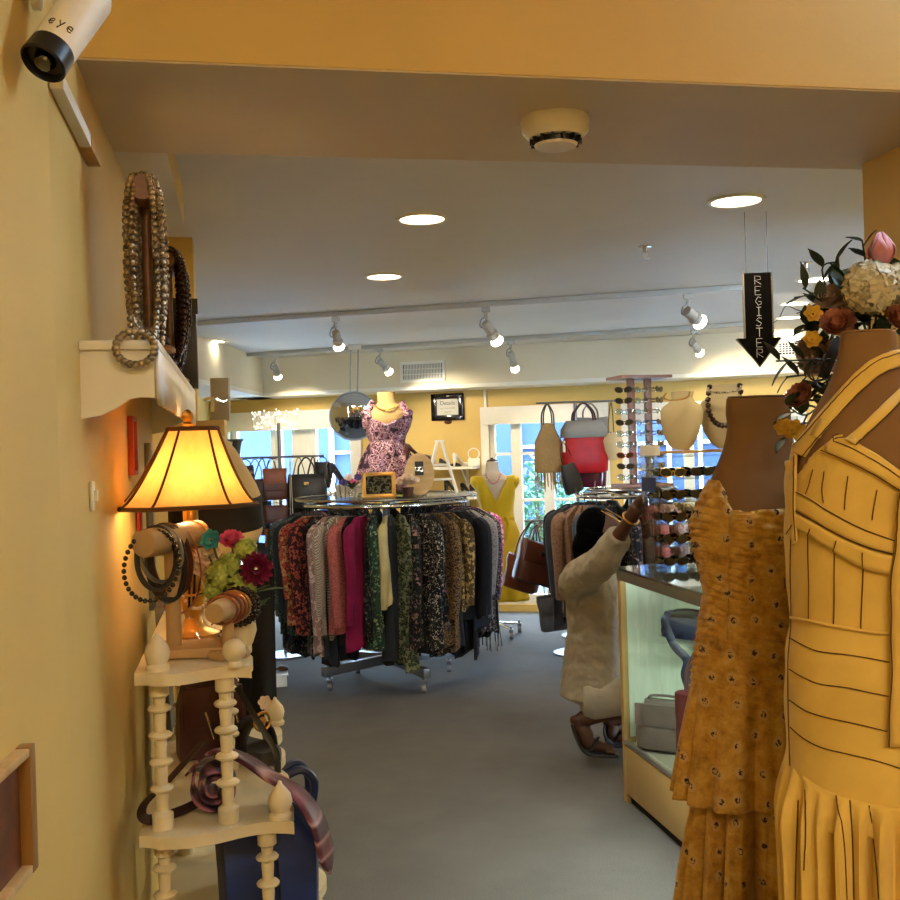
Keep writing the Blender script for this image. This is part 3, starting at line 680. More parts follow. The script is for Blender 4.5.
# small bracelet bar in front
sb, se = P(214, 612, 2.18), P(240, 602, 2.36); sc_ = (sb + se) / 2; ax2 = (se - sb); ax2.z = 0; L2 = ax2.length; ax2.normalize(); q2 = ax2.to_track_quat('Z', 'Y').to_matrix()
t = thing('bracelet_stand', 'short wooden bracelet bar with bangles at the right of the top tier', 'jewelry stand', V(sc_.x, sc_.y, 1.062))
MB().lathe([(.001, -L2 * .5), (.02, -L2 * .5), (.022, -L2 * .47), (.024, -L2 * .1), (.027, L2 * .5), (.001, L2 * .5)], sc_, 24, q2).build('bar', bw, t)
MB().cyl(V(sc_.x, sc_.y, 1.07), sc_ - Z * .015, .014, .012).build('post', bw, t)
MB().lathe([(.001, 0), (.045, 0), (.046, .008), (.04, .016), (.001, .017)], V(sc_.x, sc_.y, 1.062), 28).build('base', bw, t)
ax = ax2
for i, (f, mt, w_, r, lb) in enumerate(((-.22, M['rose'], .031, .003, 'thin copper bangle nearest the end of the short bar'), (-.08, M['leather_rust'], .032, .0034, 'rust leather bangle second on the short bar'), (.06, M['rose'], .034, .0036, 'thick copper bangle in the middle of short bar'),
        (.2, M['gold'], .034, .0032, 'gold bangle fourth along the short bar'), (.32, M['bead_dark'], .039, .0055, 'dark brown bead bracelet on the short bar'), (.45, M['bead_black'], .042, .0065, 'black bead bracelet farthest along the short bar'))):
    loopon('bangle', lb, 'bracelet', sc_ + ax2 * (L2 * f) + Z * .0285, .05 * i, w_, w_ * .98, r, mt, None, 26 if i > 3 else 0, .004, .004)
# little trinkets on the top shelf
for i, (b_, a, mt, lb) in enumerate(((.11, .34, M['bead_silver'], 'silver bead strand lying coiled on the top tier'), (.14, .40, M['bead_dark'], 'brown bead strand lying behind the wooden base'), (.2, .36, M['bead_silver'], 'small pale bead strand beside the short bar'))):
    m = MB()
    for k in range(40): an = k * .42; m.ico(E(b_ + .0010 * k * cos(an), a + .0010 * k * sin(an), 1.066), .005, 1)
    tag(m.build('bead_strand', mt), lb, 'necklace')
m = MB().lathe([(.001, 0), (.026, 0), (.028, .012), (.016, .03), (.03, .06), (.032, .075), (.001, .075)], E(.1, .29, 1.061), 10); tag(m.build('glass_jar', M['crystal']), 'small clear crystal jar on the top tier under the lamp', 'jar')
# turquoise brooch and cream puff on the arrangement side
def petals(m, c, n, r, w_, up, tilt, out, seed=0, rows=1):
    g = random.Random(seed); up = Vector(up).normalized(); q = up.to_track_quat('Z', 'Y').to_matrix()
    for row in range(rows):
        for k in range(n):
            a = 2 * pi * (k + row * .5) / n + g.uniform(-.1, .1); tl = tilt + (pi / 2 - tilt) * row / max(1, rows) * .95 + g.uniform(-.08, .08)
            rr = r * (1 - .45 * row / max(1, rows)); d = V(cos(a), sin(a), 0); s = V(-sin(a), cos(a), 0)
            def pt(u, v):
                e = v * rr; wd = w_ * (1 - .35 * row / max(1, rows)) * sin(pi * min(1, v * .82 + .1)) * (u - .5) * 2
                p = d * (e * cos(tl * (.55 + .45 * v)) + out) + Z * (e * sin(tl * (.55 + .45 * v)) + .12 * rr * (abs(u - .5) * 2) ** 2) + s * wd
                return c + q @ p
            m.surf(pt, 4, 5)
    return m
def leafs(m, c, dirs, L_, w_, g):
    for d in dirs:
        d = Vector(d).normalized(); s = d.cross(Z); s = s.normalized() if s.length > .1 else V(1, 0, 0); up = s.cross(d); l = L_ * g.uniform(.7, 1.2); w2 = w_ * g.uniform(.8, 1.2); o_ = Vector(c)
        def pt(u, v): 
            return o_ + d * (l * v) + s * (w2 * sin(pi * v ** .8) * (u - .5) * 2) + up * (.12 * l * (v - v * v * 1.6) + .2 * w2 * (abs(u - .5) * 2))
        m.surf(pt, 2, 6)
    return m
def florets(m, c, r, n, s, g):
    for k in range(n):
        d = Vector((g.gauss(0, 1), g.gauss(0, 1), g.gauss(0, 1))).normalized(); p = c + d * r * g.uniform(.85, 1); x = d.orthogonal().normalized(); y = d.cross(x); a0_ = g.uniform(0, 6)
        for j in range(4):
            a = a0_ + j * pi / 2; u = x * cos(a) + y * sin(a); v2 = d.cross(u)
            m.f([m.v(p), m.v(p + u * s * .6 + v2 * s * .5 + d * .1 * s), m.v(p + u * s * 1.15 + d * .25 * s), m.v(p + u * s * .6 - v2 * s * .5 + d * .1 * s)])
    return m
fc = P(238, 585, 2.42); t = thing('flower_vase', 'small vase of magenta, pink and green flowers at right of the top tier', 'flowers', V(fc.x, fc.y, 1.062))
MB().lathe([(.001, 0), (.03, 0), (.04, .03), (.036, .06), (.03, .085), (.034, .09), (.026, .088), (.001, .08)], V(fc.x, fc.y, 1.062), 18).build('vase', M['cream_wood'], t)
mg, pk, gn, ch = mat('magenta_petal', '7a1645', .6, var=.35, vs=60), mat('pink_petal', 'd8588a', .6, var=.2, vs=50), leaf_mat('hydrangea_green', 'a8b85a', ''), mat('cream_petal', 'eed8c2', .7, var=.1, vs=40)
grn = leaf_mat('leaf_green', '3c5a26', '')
c_ = P(256, 569, 2.36); petals(MB(), c_, 15, .036, .009, EYEV - c_ + V(.3, 0, .2), .15, .004, 2, 4).build('blossom', mg, t)['label'] = 'dark magenta dahlia'
c_ = P(232, 543, 2.4); petals(MB(), c_, 9, .03, .014, (.1, -.7, .8), .5, .002, 3, 3).build('blossom', pk, t)['label'] = 'bright pink blossom'
g = random.Random(4)
for px, py, r in ((222, 575, .034), (246, 549, .022), (238, 586, .026), (230, 563, .02), (213, 590, .018), (248, 588, .016)): c_ = P(px, py, 2.38); florets(MB().ball(c_, r * .8), c_, r, 90, .011, g).build('blossom', gn, t)['label'] = 'pale green flower cluster'
for px, py in ((209, 555), (206, 568)): c_ = P(px, py, 2.42); petals(MB(), c_, 8, .03, .016, (0, -.8, .5), .4, .003, px, 3).build('blossom', ch, t)['label'] = 'cream pink blossom'
c_ = P(211, 540, 2.4); petals(MB(), c_, 7, .022, .01, (0, -1, .3), .3, .004, 9, 2).build('blossom', mat('teal_petal', '3f9aa0', .5), t)['label'] = 'turquoise blossom'
m = MB()
for k in range(26): leafs(m, V(fc.x, fc.y, 1.14) + V(g.uniform(-.02, .04), g.uniform(-.03, .02), g.uniform(-.02, .06)), [(g.uniform(-1, 1), g.uniform(-1, .4), g.uniform(-.2, .8))], .075, .014, g)
m.build('leaves', grn, t)
m = MB()
for px, py in ((256, 569), (232, 543), (222, 575), (209, 556), (211, 540), (246, 549)): m.tube([V(fc.x, fc.y, 1.12), P(px, py, 2.4)], .0025, 5)
m.build('stems', grn, t)

# ---- second tier: maroon handbag, rolled tie, belts, black sandal
p = E(.13, .56, .732); t = thing('handbag', 'dark maroon structured handbag standing on the second tier behind spindles', 'handbag', p, LANG + 1.1)
Mh = Matrix.Translation(p) @ Matrix.Rotation(LANG + .15, 4, 'Z')
MB(Mh).rings([[V(x * sx, y, z) for sx, x, y in ((1, .085 - .02 * k, -.05 + .01 * k), (1, .085 - .02 * k, .05 - .01 * k), (-1, .085 - .02 * k, .05 - .01 * k), (-1, .085 - .02 * k, -.05 + .01 * k))] for k, z in ((0, 0), (.1, .12), (1, .19), (1.8, .2))]).build('body', M['leather_maroon'], t, sub=0)
MB(Mh).box((0, -.05, .13), (.15, .012, .1), bev=.004).build('flap', M['leather_maroon'], t)
MB(Mh).tube(spline([(-.05, 0, .19), (-.045, 0, .25), (0, 0, .275), (.045, 0, .25), (.05, 0, .19)]), .008, 8).build('handle', M['leather_black'], t)
MB(Mh).tube(spline([(.05, -.06, .12), (.06, -.07, .08), (.045, -.065, .05), (.05, -.07, .12)]), .003, 6).tube([(-.02, -.058, .12), (.0, -.06, .05)], .003, 6).build('buckle', M['chrome'], t)
p = E(.17, .12, .732)
def rollc(a0_, n, r0, r1): return [(r0 + (r1 - r0) * k / n, a0_ - 2 * pi * 2.4 * k / n) for k in range(n + 1)]
tie = fab('striped_tie', '5a2c34', ('7a4450', 'b08a8c', '4a2230'), 'stripe', 7, .4, (0, .9, 0)); tie2 = fab('purple_tie', '3a2238', ('54344a', '8a5a6a'), 'stripe', 9, .4, (.4, .9, 0))
dv, dh = V(cos(LANG), sin(LANG), 0), V(-sin(LANG), cos(LANG), 0)
sp = [p + dv * (r * cos(a) - .02) + Z * (r * sin(a) + .053) for r, a in rollc(-1.2, 70, .014, .05)]
m = MB(); vr = [[m.v(q_ + dh * y) for y in (-.045, -.02, .02, .045)] for q_ in sp]
for a, b_ in zip(vr, vr[1:]):
    for i in range(3): m.f((a[i], a[i + 1], b_[i + 1], b_[i]))
tag(m.build('necktie', tie2, solid=.005), 'dark purple tie rolled into a coil on the second tier', 'tie')
m = MB(); path = spline([E(.10, .16, .80), E(.15, .17, .84), E(.21, .16, .825), E(.27, .12, .79), E(.325, .08, .76), E(.365, .05, .70), E(.385, .03, .60)], 8); N = len(path)
vr = []
for i, q_ in enumerate(path):
    f = i / (N - 1); wd = .04 + .018 * f if f < .93 else .058 * (1 - f) / .07 + .003
    tn = (path[min(i + 1, N - 1)] - path[max(i - 1, 0)]).normalized(); s = (LD + LN * .35 - Z * .2).normalized()
    vr.append([m.v(q_ + s * wd * y + Z * .006 * (1 - y * y)) for y in (-1, -.5, 0, .5, 1)])
for a, b_ in zip(vr, vr[1:]):
    for i in range(4): m.f((a[i], a[i + 1], b_[i + 1], b_[i]))
tag(m.build('necktie', tie, solid=.005), 'striped mauve tie draped over the edge of the second tier', 'tie')
belt = mat('dark_belt', '2a1216', .45)
m = MB().tube(spline([E(.16, .2, .745), E(.08, .08, .748), E(.015, .03, .752), E(.005, .05, .775), E(.05, .12, .80), E(.12, .22, .85)]), .012, 6, sq=(.25, 1)); tag(m.build('belt', belt), 'dark leather belt looping out beside the left spindle', 'belt')
p = E(.225, .50, .732); t = thing('sandal', 'black wedge sandal with round medallion on the second tier', 'shoe', p, LANG)
Ms = Matrix.Translation(p) @ Matrix.Rotation(LANG + .5, 4, 'Z')
def sole(s, z): return [V(x * s, y, z) for x, y in ((-.03, -.11), (.02, -.115), (.045, -.08), (.047, -.02), (.034, .04), (.036, .09), (.01, .115), (-.02, .105), (-.034, .06), (-.03, 0), (-.045, -.06))]
MB(Ms).rings([sole(1, 0), sole(1.03, .012), sole(1, .026), sole(.9, .034)]).build('sole', mat('grey_sole', '3a3a3c', .5), t)
MB(Ms).rings([[V(x, -.02 + y * .5, .03 + z) for x, z in [(-.045 * cos(a), .07 * sin(a)) for a in [pi * k / 10 for k in range(11)]]] for y in (-.08, -.02, .05)], False, False, False).build('strap', M['leather_black'], t, solid=.006)
MB(Ms).tube(spline([(-.035, .08, .03), (-.03, .09, .1), (0, .08, .13), (.03, .09, .1), (.035, .08, .03)]), .007, 8).build('heel_strap', M['leather_black'], t)
MB(Ms).tube(circ((0, -.07, .1), .022, 20, 'y'), .004, 8, closed=True).ball((0, -.07, .1), (.012, .004, .012)).build('medallion', M['gold'], t)
m = MB().tube(spline([E(.2, .36, .94), E(.24, .38, .86), E(.285, .36, .78), E(.29, .33, .735)]), .009, 6, sq=(.3, 1)); tag(m.build('bag_strap', M['leather_black']), 'black strap trailing down onto the second tier in front of the sandal', 'strap')
# white flower clip near the sandal
c_ = E(.27, .60, .84); t = thing('flower_clip', 'white fabric flower beside the black sandal', 'flower', c_ - Z * .1)
petals(MB(), c_, 6, .018, .009, (0, -1, .4), .3, .002, 5, 1).build('petals', ch, t); MB().tube([c_ - Z * .105, c_], .004, 6).build('stem', M['white'], t)
# navy bags
p = P(287, 790, 2.75); t = thing('handbag', 'navy bag with thick rounded handles on the third tier behind the tie', 'handbag', V(p.x, p.y, .402), LANG)
Mn = Matrix.Translation(V(p.x, p.y, .402)) @ Matrix.Rotation(LANG + .2, 4, 'Z')
MB(Mn).rings([[V(x * s, y * s2, z) for x, y in ((.05, -.04), (.055, 0), (.05, .04), (-.05, .04), (-.055, 0), (-.05, -.04))] for s, s2, z in ((1, 1, 0), (1.1, 1.05, .05), (1.05, .9, .16), (1, .5, .2))]).build('body', mat('cream_canvas', 'b8ad98', .8), t)
for y in (-.02, .02): MB(Mn).tube(spline([(-.05, y, .17), (-.03, y, .24), (.03, y * 1.5, .27), (.065, y * 1.5, .235), (.06, y, .17)]), .012, 8).build('handle', M['navy'], t)
p = E(.26, .22, .402); t = thing('tote_bag', 'royal blue tote bag with zip standing on the third tier below tie', 'handbag', p, LANG)
Mt = Matrix.Translation(p) @ Matrix.Rotation(LANG + .1, 4, 'Z'); blue = mat('royal_blue', '10307a', .5, var=.25, vs=9, bump=.2, bs=200)
MB(Mt).rings([[V(x * s, y * s2, z) for x, y in ((.10, -.055), (.115, 0), (.10, .055), (-.10, .055), (-.115, 0), (-.10, -.055))] for s, s2, z in ((.9, 1, 0), (.97, 1.1, .05), (1, 1, .16), (1.04, .7, .25), (1.02, .35, .28))]).build('body', blue, t)
MB(Mt).tube(spline([(-.06, -.03, .26), (-.06, -.035, .30), (-.02, -.04, .315), (.05, -.05, .30), (.1, -.062, .24), (.13, -.05, .18), (.125, -.02, .16)]), .012, 6, sq=(.4, 1)).build('handle', blue, t)
MB(Mt).tube([(-.01, -.062, .2), (-.012, -.066, .05)], .004, 6).tube([(.012, -.062, .19), (.016, -.066, .09)], .003, 6).build('zip', M['leather_black'], t)
# grey board leaning behind the stand, black trousers
m = MB(LM(2.98, .42)); m.box((.06, 0, .33), (.02, .16, .66), ry=-.05, bev=.003); tag(m.build('backing_board', mat('grey_board', '6a675f', .7)), 'grey board leaning on the wall behind the tiered stand', 'board')
def sheet(m, c, u, hl, w0, w1, wav, n, th, g, zbot=None):
    ph = g.uniform(0, 6)
    def pt(a, v):
        w_ = w0 + (w1 - w0) * v; x = (a - .5) * 2
        return c + u * (x * w_) - Z * (hl * v + .012 * sin(7 * a + ph) * v) + u.cross(Z) * (th * (1 - x * x) + wav * (.25 + .75 * v) * sin(n * a * 2 * pi + ph))
    m.surf(pt, 36, 14); return m
hx = P(247, 560, 3.25); t = thing('trousers', 'black trousers hanging behind the tiered stand', 'trousers', V(hx.x, hx.y, .62))
u = V(.97, .2, 0); g = random.Random(6); ztop = EYE - 120 / F * 3.25
m = sheet(MB(), V(hx.x, hx.y, ztop), u, .46, .075, .07, .012, 2, .02, g); sheet(m, V(hx.x, hx.y + .04, ztop), u, .46, .075, .07, -.012, 2, .0, g); m.build('leg_cloth', M['blackm'], t, solid=.01)
MB().box((hx.x, hx.y + .02, ztop), (.16, .07, .03), rz=LANG, bev=.008).build('waistband', M['blackm'], t)
MB().tube(spline([V(hx.x, hx.y + .02, ztop + .01), V(hx.x, hx.y + .02, ztop + .05), V(hx.x + .02, hx.y + .02, ztop + .07), V(hx.x + .03, hx.y + .02, ztop + .05)]), .003, 6).box((hx.x, hx.y + .02, ztop + .014), (.15, .03, .02), rz=LANG).build('hanger', M['chrome'], t)
MB().tube([V(hx.x - .0, hx.y + .03, ztop + .07), V(hx.x - .35, hx.y - .04, ztop + .07)], .007, 8).build('rail', M['chrome'], thing('wall_rail', 'short chrome rail on the left wall holding black trousers', 'rail', V(hx.x - .3, hx.y, ztop)))
tg = P(240, 612, 3.15)
# hat on a head form
hc = P(217, 548, 3.0); t = thing('straw_hat', 'cream straw hat with wide black band behind the lamp', 'hat', hc)
straw = mat('straw', 'c9b184', .8, bump=.6, bs=90, bd=.006); axh = V(.02, -.1, 1).normalized(); qh = axh.to_track_quat('Z', 'Y').to_matrix()
MB().lathe([(.09, .0), (.112, .012), (.128, .04), (.13, .05), (.127, .15), (.116, .18), (.09, .23), (.062, .28), (.03, .32), (.001, .335), (.001, .33), (.08, .2), (.115, .14), (.12, .05), (.09, .002)], hc, 40, qh).build('crown', straw, t)
MB().lathe([(.129, .058), (.133, .062), (.131, .142), (.127, .15), (.124, .148), (.126, .06)], hc, 40, qh).build('band', M['blackm'], t)
axh = V(0, 0, 0); hc = hc + Z * .2
hw = LW(3.5, 0, hc.z); MB().tube([hc, hc - axh * .06, V(hc.x - .1, hc.y + .25, hc.z), LW(hc.y + .3, .0, hc.z)], .012, 8).build('peg', M['birch'], thing('hat_peg', 'wooden peg on the left wall that holds the hat', 'peg', hc - V(.2, -.2, .02)))
# tan panel and grey wall display with silver arm behind the shelf
pa = P(215, 470, 3.9); t = thing('display_board', 'tan display board standing against the pilaster behind lamp', 'panel', V(pa.x, pa.y, 0), 0)
zt_ = EYE + (455 - 421) / F * 3.9
MB().box((pa.x - .03, pa.y, zt_ / 2), (.15, .04, zt_), bev=.003).build('panel', M['tan'], t); MB().box((pa.x - .03, pa.y - .022, .1), (.15, .01, .2)).build('kick_plate', M['birch'], t)
p0 = P(222, 405, 4.02); t = thing('wall_display', 'grey upright with a silver hook arm above the tan panel', 'display', V(p0.x, p0.y, zt_ + .01))
zh = EYE + (455 - 379) / F * 4.02
MB().box((p0.x - .005, p0.y, (zt_ + zh) / 2), (.07, .03, zh - zt_), bev=.003).build('upright', mat('grey_upright', '9a948a', .5), t)
MB().tube(spline([P(204, 400, 3.95), P(212, 398, 3.93), P(222, 402, 3.95), P(227, 400, 3.97)]), .006, 6).tube([P(213, 398, 3.94), P(213, 412, 3.94)], .008, 6).build('hook_arm', M['chrome'], t)
# shoe on a low white riser, far left floor
p = PZ(274, 684, 0); t = thing('low_riser', 'small white riser on the floor beyond the tiered stand', 'riser', p, .2); MB(Matrix.Translation(p) @ Matrix.Rotation(.2, 4, 'Z')).box((0, 0, .035), (.16, .22, .07), bev=.005).build('block', M['white'], t); MB(Matrix.Translation(p) @ Matrix.Rotation(.2, 4, 'Z')).box((0, 0, .075), (.18, .24, .01), bev=.003).build('top', M['white'], t)
def pump(name, label, loc, rz, mt, s=1, heel=.07, grp=None):
    t = thing(name, label, 'shoe', loc, rz, grp); Q = Matrix.Translation(Vector(loc)) @ Matrix.Rotation(rz, 4, 'Z') @ Matrix.Scale(s, 4)
    def ring(y, w_, zb_, zt2, op): return [V(w_ * cos(a), y, zb_ + (zt2 - zb_) * (.5 + .5 * sin(a)) * op) for a in [2 * pi * k / 12 for k in range(12)]]
    m = MB(Q); m.rings([ring(-.125, .008, 0, .012, 1), ring(-.11, .026, 0, .03, 1), ring(-.08, .036, 0, .042, 1), ring(-.05, .038, .0, .045, 1), ring(-.03, .034, .006, .03, 1), ring(.0, .027, heel * .35, heel * .35 + .02, 1), ring(.05, .026, heel * .8, heel * .8 + .03, 1), ring(.085, .028, heel, heel + .05, 1), ring(.11, .022, heel, heel + .058, 1), ring(.12, .006, heel, heel + .055, 1)]); m.build('upper', mt, t)
    MB(Q).cyl((0, .1, heel + .008), (0, .112, 0), .02, .007, 10).build('heel', mt, t)
    return t
pump('shoe', 'brown shoe on the small white riser at the carpet edge', p + V(0, 0, .081), 1.9, M['leather_brown'], .8, .04)
# ------------------------------------------------------------------ round garment rack
RC = PZ(391, 677, 0); RZ, RR = 1.15, .53
t = thing('clothing_rack', 'round chrome clothing rack on a wheeled cross base in the middle of the shop', 'clothing rack', RC)
m = MB().tube(circ(RC + Z * RZ, RR, 64), .014, 10, closed=True); m.build('rail', M['chrome'], t)
MB().lathe([(.001, RZ + .035), (RR + .06, RZ + .035), (RR + .063, RZ + .04), (RR + .06, RZ + .045), (.001, RZ + .045)], V(RC.x, RC.y, 0), 64).build('glass_top', glass('rack_glass', (.86, .92, .9, 1), .35), t)
MB().tube(circ(RC + Z * (RZ + .04), RR + .064, 64), .008, 6, closed=True).build('top_rim', M['chrome'], t)
m = MB()
for k in range(6):
    a = k * pi / 3 + .3; m.tube([RC + Z * (RZ - .02), RC + V(cos(a) * RR, sin(a) * RR, RZ)], .009, 8)
m.build('spokes', M['chrome'], t)
MB().cyl(RC + Z * .09, RC + Z * (RZ + .03), .024).build('post', M['steel'], t)
tips = [(330, 686), (424, 688), (449, 667), (358, 669)]
def caster(c, tt):
    m = MB(); m.box(c + Z * .068, (.035, .05, .02), bev=.004); m.cyl(c + Z * .075, c + Z * .1, .01); f = m.build('caster', M['steel'], tt)
    MB().cyl(c + V(-.014, 0, .03), c + V(.014, 0, .03), .03, None, 20).build('wheel', mat('caster_wheel', 'a8a8ac', .25, .6), f)
for i, (px, py) in enumerate(tips):
    e = PZ(px, py, .03); d = V(e.x - RC.x, e.y - RC.y, 0); a = math.atan2(d.y, d.x); L_ = d.length
    MB(Matrix.Translation(RC + Z * .125) @ Matrix.Rotation(a, 4, 'Z')).box((L_ / 2 + .02, 0, 0), (L_ + .06, .045, .06), bev=.006).build('base_leg', M['steel'], t)
    caster(V(e.x, e.y, 0), t)

def garment_mesh(L_, hw, th, flare, seed, cut=.0, shoulder=.085):
    g = random.Random(seed); ph = g.uniform(0, 6); k1 = g.choice((3, 4, 5)); rs = []
    n = 40
    for j in range(19):
        v = j / 18; z = -L_ * v
        sl = min(1, (-z + .012) / shoulder)
        w_ = (.045 + (hw - .045) * sl ** .75) * (1 if v < .2 else 1 - .10 * min(1, (v - .2) / .2) + flare * max(0, v - .35))
        q = (.35 + .65 * sl) * (.8 + .5 * v); am = .007 + .026 * v; r_ = []
        for k in range(n):
            a = 2 * pi * k / n; x = w_ * cos(a); y = th * q * sin(a) + am * sin(k1 * cos(a) * 3.2 + ph + (1.2 * v)) + .008 * v * sin(9 * cos(a) + ph * 2)
            r_.append(V(x, y, z - (cut * x if v > .3 else 0) * v - ((.03 * sin(k1 * cos(a) * 1.3 + ph) + .012 * sin(k1 * 3 * cos(a) + ph)) if j == 18 else 0)))
        rs.append(r_)
    return rs
def garment(name, lb, phi, mt, L_=.7, hw=.20, th=.035, flare=.1, sleeve=.5, seed=0, cen=None, R_=None, z=None, mt2=None, cut=0, grp='garments on the round rack', fringe=False, fat=1):
    cen = RC if cen is None else cen; R_ = RR if R_ is None else R_; z = RZ if z is None else z; g = random.Random(seed * 7 + 1)
    d = V(sin(phi), -cos(phi), 0); o = cen + d * R_ + Z * (z - .055); rz = math.atan2(d.y, d.x)
    Q = Matrix.Translation(o) @ Matrix.Rotation(rz + g.uniform(-.26, .26), 4, 'Z')
    t = thing(name, lb, name.replace('_', ' ').split()[-1], o - Z * L_, rz, grp)
    MB(Q).rings(garment_mesh(L_, hw, th * fat, flare, seed, cut)).build('body', mt, t)
    ns = 2 if sleeve else 0
    for s in ((1, -1) if sleeve else ()):
        x0 = hw * .93 * s; pts = [V(x0 - .035 * s, 0, -.06), V(x0 + .012 * s, 0, -.10), V(x0 + .02 * s, .004, -.2), V(x0 + .014 * s, .008, -.06 - sleeve * .6), V(x0 + .0 * s, .012 * (1 if seed % 2 else -1), -.08 - sleeve)]
        MB(Q).tube(spline(pts, 4), [.03 + .012 * min(1, k / 4) - .001 * max(0, k - 8) for k in range(17)], 10, sq=(.8, 1)).build('sleeve', mt2 or mt, t)
    MB(Q).tube(spline([V(0, 0, -.01), V(0, 0, .035), V(.0, .012, .06), V(.0, .0, .073), V(0, -.012, .058)], 4), .0025, 6).tube([V(-hw * .9, 0, -.055), V(-.05, 0, -.012), V(0, 0, -.004), V(.05, 0, -.012), V(hw * .9, 0, -.055)], .007, 6).build('hanger', M['black'], t)
    if fringe:
        m = MB(Q)
        for k in range(34): x = -hw + 2 * hw * k / 33; m.tube([V(x, g.uniform(-.03, .03), -L_ + .02), V(x + g.uniform(-.01, .01), g.uniform(-.03, .03), -L_ - g.uniform(.08, .16))], .0022, 4)
        m.build('fringe', mt, t)
    return t
FB = {}
def fb(*a, **k):
    if a[0] not in FB: FB[a[0]] = fab(*a, **k)
    return FB[a[0]]
G = [  # material, name, label, length, half width, sleeve, extras
 (('black_pink_print', '15131a', ('c07a8a', '2a2430', '8a5a6a'), 'abstract', 16), 'cardigan', 'black cardigan with dusty pink pattern at far left of the rack', .62, .2, .42, {}),
 (('plum_tweed', '463a48', ('6a5a6e', '2a2230'), 'speckle', 60), 'sweater', 'plum grey tweed sweater near the left end of the rack', .68, .21, .55, {}),
 (('purple_floral', '4a3a4e', ('8a6a86', '2c2434', 'a890a4'), 'floral', 34), 'blouse', 'muted purple floral blouse left side of the round rack', .7, .2, .55, {}),
 (('slate', '3d444c'), 'blouse', 'plain slate grey blouse beside the purple floral one', .6, .2, .5, {}),
 (('green_dots', '23302a', ('8aa090', '4a6050', '15201a'), 'floral', 50), 'blouse', 'dark green blouse with tiny pale flowers next to the slate blouse', .72, .2, .55, {}),
 (('dark_teal', '14161a', ('26292e',), 'speckle', 40), 'shirt', 'dark teal shirt between the green dotted blouse and the orange kimono', .66, .19, .5, {}),
 (('ember', '8a3026', ('a8483a', '5a1c18', 'b07a50'), 'abstract', 18), 'kimono', 'orange red printed kimono with pale cuffs left of centre', .56, .2, .42, {}),
 (('rust_print', '6a2a22', ('a04a34', '30141a'), 'abstract', 22), 'blouse', 'rust brown printed blouse just right of the orange kimono', .66, .19, .5, {}),
 (('blush', 'b09088', ('c4aaa0', '8e7068'), 'abstract', 14), 'blouse', 'long pale blush blouse between rust print and striped shirt', .78, .2, .62, {}),
 (('taupe_stripe', '6a5c50', ('d0c4b4', '8a7a6a'), 'stripe', 10, .85, (.5, .6, 0)), 'shirt', 'taupe and cream diagonal striped shirt near the rack centre', .62, .2, .5, {}),
 (('coral_lace', 'a0524c', ('b86c64', '8a403c', 'a85a54'), 'speckle', 46), 'tunic', 'coral pink lace tunic with wide sleeves at the front centre', .66, .215, .56, dict(fat=1.5)),
 (('magenta', '7d1440'), 'top', 'plain magenta top right of the coral tunic', .72, .2, .55, {}),
 (('green_floral', '22382c', ('5a7a5c', '98a080', '14241c'), 'floral', 22), 'blouse', 'green floral blouse right of the magenta top', .7, .2, .6, {}),
 (('straw_silk', 'b8ac7c'), 'blouse', 'pale straw yellow silk blouse right of the green floral', .5, .19, .46, {}),
 (('olive_print', '22281e', ('4a543c', '171c15', '6e7258'), 'abstract', 20), 'dress', 'long olive printed dress hanging lowest at the rack front', .80, .18, .3, {}),
 (('night_floral', '16161a', ('6a5a50', '3a4a40', '8a6a6a'), 'floral', 20), 'blouse', 'black blouse with faded flowers right of the olive dress', .72, .2, .55, {}),
 (('black_cream', '17161a', ('c8bfae', '8a8478', '2a2a2a'), 'floral', 30), 'dress', 'black and cream small floral dress on the right front', .82, .2, .35, {}),
 (('leopard', '3a2e24', ('1a1412', '8a6c48', '2a201a'), 'abstract', 44), 'blouse', 'brown leopard print blouse right of black and cream dress', .74, .2, .55, {}),
 (('gold_print', '7e6436', ('a88c58', '4a3a20'), 'abstract', 20), 'blouse', 'golden beige blouse with yellow cuffs among the dark clothes', .56, .2, .48, {}),
 (('black_velvet', '0e0e14'), 'jacket', 'wide black velvet jacket on the right of the rack', .62, .22, .56, dict(fat=1.7)),
 (('charcoal', '20222a'), 'jacket', 'charcoal jacket behind the black velvet jacket', .66, .22, .56, dict(fat=1.4)),
 (('silver_grey', '55504e', ('8a8480', '3a3634'), 'speckle', 50), 'top', 'shimmery grey top with slanted hem right of the jackets', .64, .2, .45, dict(cut=.4)),
 (('black_dot', '141218', ('b0a098', '6a5a58'), 'floral', 44), 'blouse', 'black dotted blouse near the right end of the rack', .74, .2, .5, {}),
 (('black_fringe', '121214'), 'shawl', 'black shawl with long fringe low at the right end', .72, .2, 0, dict(fringe=True)),
 (('hot_pink', 'b02a68', ('e06a9a', '701848', 'f0a0c0'), 'abstract', 18), 'blouse', 'hot pink printed blouse at the right end of the rack', .66, .2, .5, {}),
 (('berry', '5e1a3a', ('a04a70', '2a101c'), 'floral', 26), 'tunic', 'dark berry tunic at the far right end of the rack', .7, .2, .5, {}),
]
n = len(G)
for i, (mt, nm, lb, L_, hw, sl, ex) in enumerate(G):
    phi = rad(-104 + 208 * i / (n - 1)) + (.02 * sin(i * 5))
    mt = list(mt)
    if len(mt) > 4: mt[4] = mt[4] * 1.9
    garment(nm, lb, phi, fb(*mt), L_ * (1.06 + .07 * sin(i * 2.3)), hw, .03, .10, sl, i + 3, **ex)
dk = [fb('black_velvet', '0e0e14'), fb('dark_teal', '14161a'), fb('night_floral', '16161a')]
for i in range(16):
    garment('blouse', 'long dark blouse tucked between the brighter clothes at the front of the rack', rad(-100 + 200 * (i + .5) / 16), dk[(i * 2) % 3], .80 + .09 * sin(i * 1.7), .17, .03, .12, 0, 90 + i, grp='dark blouses between the front clothes')
